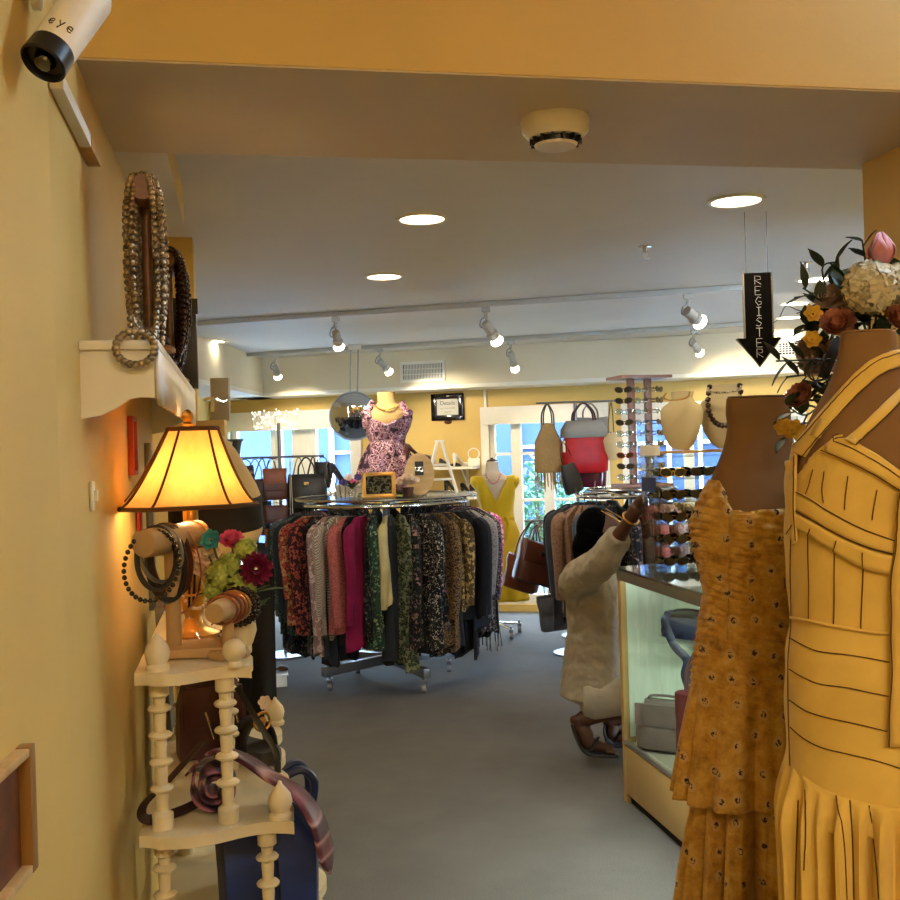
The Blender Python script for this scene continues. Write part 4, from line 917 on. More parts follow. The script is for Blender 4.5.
for i in range(13):
    garment('blouse', 'dark blouse hanging on the far side of the round rack, seen between the front clothes', rad(113 + 134 * i / 12), dk[i % 3], .62 + .04 * (i % 4), .2, .032, .1, .48, 60 + i, grp='dark blouses on the far side of the rack')

# ------------------------------------------------------------------ dress forms
def profile_body(tab, depth, ycen, n=48, ry=.72, exps=2.2, wav=None):
    """tab rows: (py, left px, centre px) -> rings"""
    rs = []
    for py, lp, cp in tab:
        c = P(cp, py, depth); rx = (cp - lp) / F * depth; r_ = []
        ryy = rx * ry
        for k in range(n):
            a = 2 * pi * k / n; ca, sa = cos(a), sin(a); f = (abs(ca) ** exps + abs(sa) ** exps) ** (-1 / exps)
            e = wav(a, py) if wav else 0
            r_.append(V(c.x + (rx * f + e) * ca, depth + (ryy * f + e) * sa, c.z))
        rs.append(r_)
    return rs
def dense(tab, n):
    ys = [tab[0][0] + (tab[-1][0] - tab[0][0]) * k / n for k in range(n + 1)]
    L1 = [(r[0], r[1]) for r in tab]; L2 = [(r[0], r[2]) for r in tab]
    return [(y, interp(L1, y), interp(L2, y)) for y in ys]
# floral dress form on top of the rack
zt0 = RZ + .047; p = V(P(386, 480, RC.y).x, RC.y + .06, zt0); D = p.y
t = thing('dress_form', 'dress form in a pink and plum floral dress standing on the round rack', 'mannequin', p)
body = [(392, 377, 386), (397, 377, 386), (403, 378, 387), (408, 370, 387), (413, 365, 387), (420, 364, 387), (428, 366, 387), (436, 369, 387), (444, 371, 387), (452, 370, 387)]
formt = mat('tan_form', 'b0905c', .85, var=.06)
MB().rings(profile_body(dense(body, 30), D, 0, 36, .62)).build('torso', formt, t)
dr = [(413, 363.5, 387), (420, 362.5, 387), (428, 364.5, 387), (436, 368, 387), (442, 370, 387), (450, 366, 387), (462, 361, 387), (478, 356, 387), (490, 354, 388)]
fl = fab('plum_floral_dress', '4a2a3c', ('7a4456', 'a88490', '3a2236', 'c4a0a6', '5c3248', 'a07a84', '33202e'), 'abstract', 13)
def wv(a, py): return (.0035 + .012 * max(0, (py - 440) / 50)) * sin(11 * a + py * .02) + .003 * sin(5 * a + py * .2)
rs = profile_body(dense(dr, 40), D, 0, 72, .66, wav=wv)
for k in range(72):   # sweetheart neckline: top ring follows the bust
    a = 2 * pi * k / 72
    if 1.18 * pi < a < 1.82 * pi: rs[0][k] = rs[0][k] - Z * (.075 * (1 - abs(a - 1.5 * pi) / (.32 * pi)) ** .8 ); rs[1][k] = rs[0][k] - Z * .004; 
for j in range(2, 8):
    for k in range(72):
        if rs[j][k].z > rs[j - 1][k].z - .003: rs[j][k] = V(rs[j][k].x, rs[j][k].y, rs[j - 1][k].z - .003)
MB().rings(rs, False, False).build('dress', fl, t, solid=.006)
for s in (-1, 1):
    px = 387 + s * 17; q0 = P(px + s * 2, 412, D - .07); q1 = P(px - s * 3, 402, D - .02); q2 = P(px, 410, D + .08)
    MB().tube(spline([P(px + s * 1, 418, D - .095), q0, q1, q2]), .022, 8, sq=(1, .3)).build('strap', fl, t)
    MB().ball(P(387 + s * 21, 413, D), (.035, .05, .028), 12, 8).build('cap_sleeve', fl, t)
m = MB()
for k in range(19): a = pi + pi * k / 18; m.ico(P(387, 405, D) + V(.075 * cos(a), -.02 + .09 * sin(a) * .9, -.035 * abs(sin(a)) ** 1.5), .007, 1)
tag(m.build('necklace', M['gold']), 'gold bead necklace on the floral dress form', 'necklace')
MB().cyl(V(p.x, p.y, zt0 + .01), V(p.x, p.y, P(386, 450, D).z), .015).lathe([(.001, 0), (.11, 0), (.11, .008), (.001, .012)], p, 24).build('stand', M['steel'], t)

# items standing on the glass top (front edge of the rack)
def onrack(px, dy=-.30): 
    y = RC.y + dy; q = P(px, 495, y); return V(q.x, q.y, zt0)
p = onrack(379, -.38); t = thing('picture_frame', 'gold framed dark picture standing at the front of the rack top', 'picture', p)
Mf = Matrix.Translation(p) @ Matrix.Rotation(-.12, 4, 'X'); w_, h_ = .105, .16
for c_, d in (((0, 0, .012), (.21, .022, .024)), ((0, 0, h_ - .012), (.21, .022, .024)), ((-w_ + .012, 0, h_ / 2), (.024, .022, h_)), ((w_ - .012, 0, h_ / 2), (.024, .022, h_))): MB(Mf).box(c_, d, bev=.004).build('frame', M['gold'], t)
MB(Mf).box((0, .002, h_ / 2), (.17, .008, .12)).build('picture', fab('dark_photo', '141512', ('2c2a22', '5a5640', '1a1c18'), 'abstract', 16, .15), t, False)
MB(Mf).tube([(0, .01, .12), (0, .08, .018)], .006, 6).build('easel_leg', M['black'], t)
p = onrack(408, -.34); t = thing('flower_pot', 'small pot of white roses beside the gold picture frame', 'flowers', p)
MB().lathe([(.001, 0), (.028, 0), (.04, .06), (.036, .06), (.001, .05)], p, 16).build('pot', M['leather_brown'], t)
for dx, dz, s in ((-.035, .085, 1), (.035, .085, 2), (0, .105, 3), (.0, .08, 4)): petals(MB(), p + V(dx, -.02 * (s % 2), dz), 8, .045, .02, (dx * 5, -.6, 1), .5, .003, s, 3).build('blossom', ch, t)
p = onrack(420, -.2); t = thing('jewelry_board', 'oval wooden board with a dark earring card standing on the rack', 'jewelry stand', p)
Mo = Matrix.Translation(p + Z * .135) @ Matrix.Rotation(-.15, 4, 'X')
MB(Mo).prism([(.095 * cos(a), .135 * sin(a)) for a in [2 * pi * k / 32 for k in range(32)]], Matrix.Rotation(pi / 2, 4, 'X'), .014).build('board', M['birch'], t)
MB(Mo).box((0, -.02, .035), (.055, .008, .09)).build('card', M['black'], t)
for k in range(2): MB(Mo).tube(circ((-.012 + .024 * k, -.028, .03), .012, 14, 'y'), .0025, 5, closed=True).build('earring', M['chrome'], t)
MB(Mo).box((0, .05, -.07), (.03, .09, .012), rx=.9).build('easel_leg', M['birch'], t)
# white A-frame easel
p = onrack(441, -.05); t = thing('display_ladder', 'white A-frame ladder display standing on the right of the rack top', 'display', p)
hA = P(441, 441, p.y).z - zt0; wood_w = M['white']
for sy, tl in ((-1, 0), (1, .12)):
    for sx in (-1, 1):
        MB().tube([p + V(sx * .105, sy * .1, .006), p + V(sx * .014 + .0, sy * .02, hA)], .011, 6).build('leg', wood_w, t)
MB().box(p + V(0, -.075, hA * .28), (.155, .02, .014), bev=.002).build('rung', wood_w, t)
MB().box(p + V(0, -.05, hA * .55), (.1, .02, .014), bev=.002).build('rung', wood_w, t)
MB().box(p + V(0, 0, hA), (.06, .06, .014), bev=.002).build('cap', wood_w, t)
pump('shoe', 'black high heeled shoe at the left on the rack top', onrack(341, -.16) + Z * .082, 2.6, M['leather_black'], 1.0, .095)
p = onrack(350, -.16); t = thing('hat_box', 'low cream box with a floral side holding shoes on the rack top', 'box', p); MB().box(p + Z * .04, (.17, .12, .078), bev=.004).build('box', fab('cream_floral', 'd8cdb4', ('8a9a6a', 'b06a7a', 'e8e0d0', '6a7a50'), 'floral', 30), t, False); MB().box(p + Z * .078, (.176, .126, .006)).build('lid', M['cream_wood'], t, False)
p = onrack(352, -.36); t = thing('flower_vase', 'small glass vase of mixed purple flowers left of the gold frame', 'flowers', p)
MB().lathe([(.001, 0), (.02, 0), (.026, .04), (.018, .07), (.001, .06)], p, 14).build('vase', M['crystal'], t); g = random.Random(3)
pur = mat('purple_petal', '5a4a86', .6, var=.3, vs=50)
for k in range(5): q = p + V(-.05 + .03 * k, g.uniform(-.02, .02), .10 + .03 * (k % 2)); petals(MB(), q, 7, .024, .01, (0, -1, .5), .3, .003, k, 2).build('blossom', (pur, ch, pk, pur, ch)[k], t)
m = MB()
for k in range(12): leafs(m, p + Z * .06, [(g.uniform(-1, 1), g.uniform(-1, .5), g.uniform(.1, 1))], .08, .012, g)
m.build('leaves', grn, t)
p = onrack(337, -.3); m = MB()
for k in range(3): m.tube(spline([p + V(.03 * k - .03, 0, .0), p + V(.03 * k - .045, 0, .07), p + V(.03 * k - .02, 0, .12), p + V(.03 * k - .005, 0, .05), p + V(.03 * k - .01, 0, .0)]), .003, 5)
tag(m.build('wire_stand', M['chrome']), 'curled chrome wire stand at the left edge of rack top', 'stand')
m = MB()
for k in range(30): m.ico(onrack(336, -.1) + V(g.uniform(-.05, .05), g.uniform(-.04, .04), g.uniform(.01, .03)), .012, 1)
tag(m.build('pearl_strand', mat('pearl_white', 'e2dcd4', .3)), 'heap of pale pearls at left end of rack top', 'necklace')
# flat sandal and small pumps stacked behind the oval board
for px, dy, lb, mt in ((403, .08, 'black platform shoe behind the white roses on the rack', M['leather_black']), (419, .02, 'brown heeled shoe behind the oval board on the rack', M['leather_brown'])):
    q = onrack(px, dy); h = thing('riser', ('grey' if px < 410 else 'small grey') + ' riser block under the ' + lb.split(' behind')[0], 'riser', q); MB().box(q + Z * .11, (.1, .16, .22), bev=.004).build('block', M['leather_grey'], h); MB().box(q + Z * .2225, (.11, .17, .005)).build('top', M['blackm'], h)
    pump('shoe', lb, q + Z * .226, 2.2, mt, .8, .08)

# ------------------------------------------------------------------ convex mirror hanging from the ceiling
D = 8.55; pm = P(354, 416, D); R_ = 24.5 / F * D
t = thing('convex_mirror', 'round convex security mirror hanging in front of the left window', 'mirror', pm - Z * R_)
aim = (V(.1, -1, -.2)).normalized(); q = aim.to_track_quat('Z', 'Y').to_matrix()
MB().lathe([(R_ * k / 16, .055 * (1 - (k / 16) ** 2)) for k in range(16, 0, -1)] + [(.001, .055)], pm, 48, q).build('mirror_dome', M['mirror'], t)
MB().lathe([(R_ * .97, -.004), (R_ * 1.02, -.004), (R_ * 1.02, .012), (R_ * .97, .012), (R_ * .97, -.004)], pm, 48, q).build('rim', mat('grey_rim', '9a9c9e', .4), t)
MB().lathe([(.001, -.02), (R_ * .98, -.006), (R_ * .98, -.002), (.001, -.01)], pm, 32, q).build('back_plate', M['white'], t)
tp = V(pm.x + .02, D + .03, HC); m = MB()
for s in (-.03, .03): m.tube([pm - aim * .012 + V(s, .01, R_ * .5), V(tp.x + s, tp.y, HC)], .006, 6)
m.build('hanger_rods', M['steel'], t); MB().box(tp - Z * .02, (.1, .06, .04), bev=.005).build('mount', M['white'], t)

# ------------------------------------------------------------------ framed sign and shoe shelves on the back wall
a, c_ = PW(431, 419), PW(465, 395); xm, zm = (BMI @ ((a + c_) / 2)).x, (a.z + c_.z) / 2; W2, H2 = .31, .245
t = thing('framed_sign', 'notice in a wide dark mirrored frame on the back wall', 'sign', BM @ V(xm, 0, zm - H2 / 2), BANG)
MS = BM @ Matrix.Translation((xm, -.004, zm)); fm = mat('tarnished_mirror', '3c3838', .12, .9, .3, 14)
for c2, d in (((0, -.012, H2 / 2 - .025), (W2, .024, .05)), ((0, -.012, -H2 / 2 + .025), (W2, .024, .05)), ((-W2 / 2 + .027, -.012, 0), (.054, .024, H2)), ((W2 / 2 - .027, -.012, 0), (.054, .024, H2))): MB(MS).box(c2, d, bev=.008).build('frame', fm, t)
pp = MB(MS).box((0, -.006, 0), (.215, .006, .155)).build('notice', mat('notice_paper', 'c9c6bc', .7, var=.04), t, False)
def text(s, name, M4, size, mt, parent, ext=.0005):
    cu = bpy.data.curves.new(name, 'FONT'); cu.body = s; cu.size = size; cu.align_x = 'CENTER'; cu.align_y = 'CENTER'; cu.extrude = ext
    tmp = bpy.data.objects.new('tmp', cu); C.objects.link(tmp); dg = bpy.context.evaluated_depsgraph_get(); me = bpy.data.meshes.new_from_object(tmp.evaluated_get(dg)); bpy.data.objects.remove(tmp)
    me.materials.clear(); me.materials.append(mt); o = bpy.data.objects.new(name, me); C.objects.link(o); o.parent = parent; o.matrix_basis = wm(parent).inverted() @ M4; return o
ink = mat('ink', '24211e', .8, var=0)
UP = Matrix.Rotation(pi / 2, 4, 'X')
text('Details', 'lettering', MS @ Matrix.Translation((0, -.0105, .035)) @ UP, .05, ink, pp)
m = MB(MS); g = random.Random(12)
for z, words in ((-.012, ((-.07, -.03), (-.022, .0), (.008, .022), (.03, .07))), (-.046, ((-.033, .035),))):
    for x0, x1 in words:
        k = max(3, int((x1 - x0) / .004)); m.tube([V(x0 + (x1 - x0) * i / k, -.0102, z + g.uniform(-.006, .008)) for i in range(k + 1)], .0011, 4)
m.build('lettering', ink, pp)
c2 = PW(448, 422, .012); m = MB().ball(c2, (.035, .012, .02), 12, 8); tag(m.build('ornament', M['leather_brown']), 'small dark ornament on the back wall just under the framed sign', 'ornament')
for zpx, nm, lb in ((467, 'a', 'upper white wall shelf with shoes below the framed sign'), (497, 'b', 'lower white wall shelf with shoes beside the yellow dress form')):
    x0, x1 = TX(408), TX(481); z = TZ(450, zpx, .2)
    t = thing('shoe_shelf', lb, 'shelf', BM @ V((x0 + x1) / 2, -.13, z), BANG)
    bwbox(MB(), x0, x1, z - .022, z, -.27, -.001).build('board', M['white'], t, False)
    for x in (x0 + .12, x1 - .12): 
        m = MB(); bwbox(m, x - .012, x + .012, z - .19, z - .022, -.02, -.001); m.tube([BM @ V(x, -.015, z - .17), BM @ V(x, -.22, z - .028)], .008, 6); m.build('bracket', M['white'], t, False)
def onshelf(px, py, off=.13): q = PW(px, py, off); return V(q.x, q.y, TZ(450, py, .2) + .001)
wmt = M['white']
pump('shoe', 'black flat shoe on the upper wall shelf left of the white pump', onshelf(450, 467), 1.1, M['leather_black'], .9, .03)
pump('shoe', 'white pump with black toe on the upper wall shelf', onshelf(462, 467), 2.3, mat('white_leather', 'd6d2cc', .4), .85, .09)
pump('shoe', 'beige sandal on the upper wall shelf beside the ladder', onshelf(437, 467), .8, mat('beige_leather', 'b09878', .5), .85, .08)
q = onshelf(474, 467); m = MB().tube(circ(q + Z * .11, .05, 20, 'y'), .006, 6, closed=True); m.box(q + Z * .035, (.1, .06, .07), rz=BANG, bev=.01); tag(m.build('ankle_strap_shoe', wmt), 'white ankle strap shoe at right end of the upper wall shelf', 'shoe')
pump('shoe', 'black high heel on the lower wall shelf', onshelf(456, 497), 1.0, M['leather_black'], 1, .1)
pump('shoe', 'black strappy heel on the lower wall shelf next to the yellow dress', onshelf(469, 497), .6, M['leather_black'], .95, .07)
pump('shoe', 'black and white shoe on the lower wall shelf, rightmost', onshelf(478, 497), 2.4, M['black'], .85, .07)

# ------------------------------------------------------------------ yellow dress form by the middle window
D = 8.3; fl0 = PZ(497, 632, 0); p = V(P(497, 600, D).x, D, 0)
t = thing('dress_form', 'slim dress form in a bright yellow wrap dress near middle window', 'mannequin', p)
MB().rings(profile_body(dense([(462, 486, 492), (470, 485.5, 492), (474, 484, 493), (479, 477, 495), (486, 477, 495), (496, 478, 496), (510, 482, 497), (520, 484, 498), (535, 480, 499), (550, 478, 500)], 30), D, 0, 28, .62)).build('torso', mat('pale_form', 'c8b49a', .8), t)
MB().lathe([(.001, 0), (.045, 0), (.04, .01), (.012, .02), (.012, .03), (.001, .03)], P(492, 461.5, D), 16).build('neck_cap', M['leather_brown'], t)
yd = mat('yellow_wrap', 'd8b416', .75, var=.1, bump=.25, bs=240)
dt = [(476, 475, 495), (484, 474.5, 495), (496, 477, 496), (508, 481, 497), (518, 483, 498), (530, 480, 499), (550, 478, 501), (580, 480, 504), (600, 483, 506)]
rs = profile_body(dense(dt, 40), D, 0, 60, .66, wav=lambda a, py: .004 * sin(7 * a + py * .1) + .008 * max(0, (py - 520) / 80) * sin(9 * a))
for k in range(60):
    a = 2 * pi * k / 60; d = abs(a - 1.5 * pi) / (.2 * pi)
    if d < 1: rs[0][k] = rs[0][k] - Z * .2 * (1 - d)
for j in range(1, 16):
    for k in range(60):
        if rs[j][k].z > rs[j - 1][k].z - .002: rs[j][k] = V(rs[j][k].x, rs[j][k].y, rs[j - 1][k].z - .002)
MB().rings(rs, False, False).build('dress', yd, t, solid=.006)
for s in (-1, 1): MB().ball(P(495 + s * 19, 483, D), (.04, .06, .06), 14, 8, Matrix.Rotation(s * .5, 3, 'Y')).build('flutter_sleeve', yd, t)
MB().tube(circ(P(498, 518, D), .125, 32, r2=.085), .018, 8, closed=True, sq=(.4, 1)).build('waist_tie', yd, t)
MB().tube(spline([P(505, 517, D - .1), P(508, 525, D - .12), P(506, 540, D - .13)]), .016, 6, sq=(.4, 1)).build('tie_tail', yd, t)
m = MB()
for k in range(13): a = pi + pi * k / 12; m.ico(P(493, 474, D) + V(.055 * cos(a), -.03 + .075 * sin(a), -.07 * abs(sin(a)) ** 1.5), .009, 1)
tag(m.build('necklace', mat('pink_stone', 'c07a80', .3)), 'pink stone necklace on the yellow dress form', 'necklace')
MB().cyl(V(p.x, p.y, .09), V(p.x, p.y, P(498, 560, D).z), .014).build('pole', M['chrome'], t)
for k in range(4):
    a = k * pi / 2 + .5; e = p + V(cos(a) * .2, sin(a) * .2, 0)
    MB().tube([p + Z * .1, e + Z * .075], .011, 8).build('foot_leg', M['chrome'], t); caster(e, t)
# ------------------------------------------------------------------ second rack, bags, window decorations
def bagbody(m, w_, h, d, top=.9, tw=.4, sag=.05, n=28):
    rs = []
    for k, (z, s, s2) in enumerate(((0, .88, .8), (.04, .98, 1), (.3, 1.0, 1.08), (.6, .97, .95), (.85, .93 * top / .9, .65), (1, top, tw))):
        r_ = []
        for i in range(n):
            a = 2 * pi * i / n; c_, s_ = cos(a), sin(a); f = (abs(c_) ** 4 + abs(s_) ** 4) ** -.25
            x, y = w_ / 2 * s * c_ * f, d / 2 * s2 * s_ * f
            r_.append(V(x, y, h * z - (sag * h * (1 - (2 * x / w_) ** 2) if z == 1 else 0)))
        rs.append(r_)
    return m.rings(rs)
def bag(name, lb, top, w_, h, d, mt, rz=0, hang=.2, hmt=None, grp=None, handles=2, top_=.9, tw=.4, hr=.008, hw=.3, tilt=0, clasp=None, flap=None, sag=.05):
    """a bag whose handles meet at `top`"""
    top = Vector(top); Q = Matrix.Translation(top) @ Matrix.Rotation(rz, 4, 'Z') @ Matrix.Rotation(tilt, 4, 'Y') @ Matrix.Translation((0, 0, -hang - h))
    t = thing(name, lb, 'handbag', Q @ V(0, 0, 0), rz, grp)
    bagbody(MB(Q), w_, h, d, top_, tw, sag).build('body', mt, t)
    for k in range(handles):
        y = (k - (handles - 1) / 2) * d * .4
        MB(Q).tube(spline([(-w_ * hw, y, h * .93), (-w_ * hw * .9, y, h + hang * .45), (-w_ * hw * .35, y * .5, h + hang * .9), (0, y * .4, h + hang), (w_ * hw * .35, y * .5, h + hang * .9), (w_ * hw * .9, y, h + hang * .45), (w_ * hw, y, h * .93)], 5), hr, 6, sq=(1.4, .6)).build('handle', hmt or mt, t)
    if flap: MB(Q).box((0, -d * .5, h * .72), (w_ * .9, .014, h * .45), bev=.005).build('flap', flap, t)
    if clasp: MB(Q).box((0, -d * .5 - .012, h * .72), (.035, .012, .025), bev=.003).build('clasp', M[clasp], t)
    return t
def post_stand(name, lb, base, h, a, c_, fixture=.008):
    t = thing(name, lb, 'bag stand', base)
    MB().lathe([(.001, 0), (.16, 0), (.16, .012), (.03, .022), (.001, .024)], base, 28).build('base', M['steel'], t)
    MB().cyl(base + Z * .02, V(base.x, base.y, h), .013).build('post', M['steel'], t)
    MB().tube([a, c_], fixture, 8).build('top_bar', M['steel'], t)
    return t
# bag stand by the middle window
Y = 8.15; b0_ = PZ(565, 638, 0); bx = P(578, 500, Y); ba = P(536, 404, Y); bb_ = P(618, 400, Y); hz = (ba.z + bb_.z) / 2; ba.z = bb_.z = hz
post_stand('bag_stand', 'tall grey pole stand with a top bar of bags before the middle window', V(bx.x, Y, 0), hz, ba, bb_)
def hung(px): q = P(px, 402, Y); return V(q.x, Y, hz - .012)
mac = mat('macrame', 'a88a5c', .95, bump=1, bs=55, bd=.012)
t = bag('macrame_bag', 'beige knotted macrame bag with long fringe on the bag stand', hung(547), .22, .40, .10, mac, .3, .13, M['leather_black'], top_=.5, tw=.5, hw=.2)
g = random.Random(5); m = MB(); q = hung(547)
for k in range(30): m.tube([q + V(-.11 + .22 * k / 29, g.uniform(-.05, .03), -.42), q + V(-.11 + .22 * k / 29 + g.uniform(-.01, .01), g.uniform(-.05, .03), -.60 - g.uniform(0, .08))], .004, 4)
m.build('fringe', mac, t)
bag('pouch_bag', 'small black drawstring pouch hanging below the macrame bag', hung(557) - V(-.02, .12, .30), .16, .24, .06, M['leather_black'], .5, .16, M['black'], handles=1, top_=.8, hr=.004, tilt=-.25)
gw = mat('grey_canvas', '8a8680', .8, bump=.3)
t = bag('tote_bag', 'shiny red tote with a grey top band and dark handles', hung(583), .36, .40, .14, M['red'], .15, .14, M['leather_maroon'], hw=.24, hr=.011, top_=.62, tw=.7)
q = hung(583); Q = Matrix.Translation(q) @ Matrix.Rotation(.15, 4, 'Z')
m = MB(Q); m.rings([[V(w_ * c_ * (abs(c_) ** 4 + abs(s_) ** 4) ** -.25, d_ * s_ * (abs(c_) ** 4 + abs(s_) ** 4) ** -.25, z) for c_, s_ in [(cos(2 * pi * k / 28), sin(2 * pi * k / 28)) for k in range(28)]] for w_, d_, z in ((.182, .07, -.265), (.178, .07, -.20), (.135, .056, -.135))], False, False); m.build('top_band', gw, t, solid=.006)
m = MB(Q); m.box((-.176, -.045, -.33), (.02, .03, .09), bev=.004); m.build('label_tab', M['white'], t)
bag('handbag', 'plum patent bag hanging low under the red tote', hung(594) - V(0, -.1, .2), .25, .24, .1, mat('plum_patent', '4a1226', .2, var=.2, coat=.5), -.2, .22, M['leather_black'], handles=1, tilt=.08)
t = thing('straw_purse', 'small round straw purse with a black strap at right end of bag stand', 'handbag', hung(611) - Z * .43)
q = hung(611); MB().lathe([(.001, -.02), (.04, -.015), (.075, .06), (.085, .13), (.05, .19), (.001, .2)], q - Z * .43, 20).build('body', straw, t)
MB().box(q - Z * .27, (.07, .05, .06), ry=.5, bev=.01).build('collar', M['leather_black'], t); MB().tube(spline([q - Z * .25 - V(.03, 0, 0), q - Z * .1 - V(.02, 0, 0), q, q - Z * .1 + V(.01, 0, 0), q - Z * .25 + V(.015, 0, 0)]), .008, 6, sq=(1.5, .5)).build('strap', M['leather_black'], t)
bag('handbag', 'grey bag half hidden behind the red tote', hung(592) + V(0, .12, 0), .30, .34, .1, gw, 0, .10, gw, hw=.2)
m = MB().tube(spline([hung(571) - V(0, .1, .62), hung(573) - V(0, .1, .74), hung(580) - V(0, .1, .80), hung(588) - V(0, .1, .74), hung(591) - V(0, .1, .6)], 6), .006, 6); tag(m.build('bag_strap', M['taupe']), 'thin pale strap loop dangling under the bags against the window', 'strap')

# purse rack with brown bags left of the second clothes rack
Y2 = 7.5; ra, rb_ = P(524, 521, Y2), P(572, 519, Y2); ra.z = rb_.z = hz2 = (ra.z + rb_.z) / 2
post_stand('bag_stand', 'low pole stand holding brown handbags beside the second clothes rack', V(rb_.x, Y2, 0), hz2, ra, rb_)
def hung2(px, dy=0): q = P(px, 520, Y2); return V(q.x, Y2 + dy, hz2 - .01)
bag('handbag', 'dark grey hobo bag hanging behind the brown bags', hung2(546, .12), .34, .32, .12, M['leather_grey'], .4, .14, M['leather_black'], top_=.8, hw=.25)
bag('handbag', 'brown slouchy leather bag at the front of the low stand', hung2(545, -.1), .30, .30, .13, M['leather_brown'], .35, .14, M['leather_brown'], top_=1.0, tilt=.3, clasp='chrome', flap=M['leather_brown'])
bag('handbag', 'rust brown leather bag hanging left on the low stand', hung2(533, -.02), .26, .24, .13, M['leather_rust'], -.5, .26, M['leather_brown'], tilt=.25, top_=1.05)
bag('shoulder_bag', 'grey leather messenger bag hanging lowest on the low stand', hung2(546, -.16), .30, .25, .08, M['leather_grey'], .1, .50, M['leather_black'], handles=1, top_=1.0, tw=.8, tilt=-.1, flap=M['leather_grey'], hr=.005, sag=0)
bag('handbag', 'white bag glimpsed between the brown bags and the clothes', hung2(556, .05), .14, .2, .07, M['white'], .2, .28, M['white'], handles=1)

# second clothes rack
RC2 = V(P(633, 500, 6.9).x, 6.95, 0); RR2 = .36
t = thing('clothing_rack', 'smaller round chrome clothes rack under the sunglasses tower', 'clothing rack', RC2)
MB().tube(circ(RC2 + Z * RZ, RR2, 48), .012, 8, closed=True).build('rail', M['chrome'], t)
MB().lathe([(.001, RZ + .034), (RR2 * .8, RZ + .034), (RR2 * .8, RZ + .044), (.001, RZ + .044)], RC2, 40).build('glass_top', glass('rack_glass_b', (.86, .92, .9, 1), .35), t)
MB().tube(circ(RC2 + Z * (RZ + .039), RR2 * .81, 48), .008, 6, closed=True).build('top_rim', M['chrome'], t)
m = MB()
for k in range(4): a = k * pi / 2 + .3; m.tube([RC2 + Z * (RZ - .02), RC2 + V(cos(a) * RR2, sin(a) * RR2, RZ)], .008, 8)
m.build('spokes', M['chrome'], t); MB().cyl(RC2 + Z * .09, RC2 + Z * (RZ + .03), .022).build('post', M['steel'], t)
for k in range(4):
    a = k * pi / 2 + .6; MB(Matrix.Translation(RC2 + Z * .12) @ Matrix.Rotation(a, 4, 'Z')).box((.2, 0, 0), (.4, .04, .05), bev=.005).build('base_leg', M['steel'], t); caster(RC2 + V(cos(a) * .37, sin(a) * .37, 0), t)
G2 = [(('charcoal', '20222a'), 'jacket', 'long charcoal jacket at the left end of the second rack'), (('dark_grey', '35353a'), 'coat', 'dark grey coat next to the brown cardigan on second rack'),
      (('brown_knit', '6e5040', ('8a6a54', '5a3e30'), 'speckle', 70), 'cardigan', 'long brown knit cardigan behind the kneeling person'), (('slate', '3d444c'), 'blouse', 'slate grey blouse on the second rack behind the person'),
      (('black_velvet', '0e0e14'), 'jacket', 'black velvet jacket on the second rack behind the person'), (('night_floral', '16161a'), 'blouse', 'black floral blouse on the second rack by the raised arm'),
      (('coral_lace', 'b85a52'), 'blouse', 'coral blouse on the second rack right of the raised arm'), (('blush', 'c4a49c'), 'blouse', 'blush blouse on the second rack near the acrylic case'),
      (('gold_print', 'a8803a'), 'blouse', 'golden print blouse on the second rack near the acrylic case'), (('cream_silk', 'c8bca0'), 'blouse', 'cream silk blouse at the right front of the second rack'), (('black_dot', '141218'), 'blouse', 'black dotted blouse at the right of the second rack')]
for i, (mt, nm, lb) in enumerate(G2):
    garment(nm, lb, rad(-105 + 19 * i), fb(*mt), .74 + .06 * sin(i * 2.1), .19, .035, .1, .52, 120 + i, cen=RC2, R_=RR2, grp='garments on the second rack')
for i in range(7): garment('blouse', 'dark blouse on the far side of the second rack', rad(112 + 20 * i), dk[i % 3], .7, .19, .034, .1, .5, 150 + i, cen=RC2, R_=RR2, grp='dark blouses on the far side of the second rack')

# ------------------------------------------------------------------ sunglasses
def sunglasses(lb, grp, fm, lm, shape=0):
    t = thing('sunglasses', lb, 'sunglasses', (0, 0, 0), 0, grp); w_, h = .031, .022
    for s in (-1, 1):
        o = [(s * .035 + w_ * cos(a) * (1 if shape else (abs(cos(a)) ** -.25 if abs(cos(a)) > .2 else 1)) * .95, .022 + h * sin(a) * (1 if shape else .9) + (.004 * s * cos(a))) for a in [2 * pi * k / 18 for k in range(18)]]
        MB().prism(o, Matrix.Translation((0, .0015, 0)) @ Matrix.Rotation(pi / 2, 4, 'X'), .0025).build('lens', lm, t)
        MB().tube([(x, 0, z) for x, z in o], .0028, 5, closed=True).build('rim', fm, t)
        MB().tube(spline([(s * .067, 0, .03), (s * .072, .01, .032), (s * .07, .1, .03), (s * .066, .135, .012)], 4), .0026, 5).build('temple', fm, t)
    MB().tube(spline([(-.008, 0, .026), (0, -.003, .031), (.008, 0, .026)], 4), .0028, 5).build('bridge', fm, t)
    return t
dl_ = mat('dark_lens', '100e10', .08, var=0, coat=.8); bl_ = mat('brown_lens', '1e120a', .1, var=0, coat=.8); cl_ = glass('clear_lens', (.75, .85, .9, 1), .4)
tort = fab('tortoise', '3a2010', ('7a4a20', '1a0e08'), 'abstract', 40, .25); SG = {}
def place_sg(lb, grp, Mx, kind):
    key = (kind,)
    fm, lm, sh_ = ((M['black'], dl_, 0), (tort, bl_, 1), (M['gold'], bl_, 1), (M['chrome'], cl_, 1), (M['red'], dl_, 0))[kind]
    if key not in SG: o = SG[key] = sunglasses(lb, grp, fm, lm, sh_)
    else: o = clone(SG[key], (0, 0, 0))
    o['label'] = lb; o['group'] = grp; o.matrix_basis = Mx
    return o
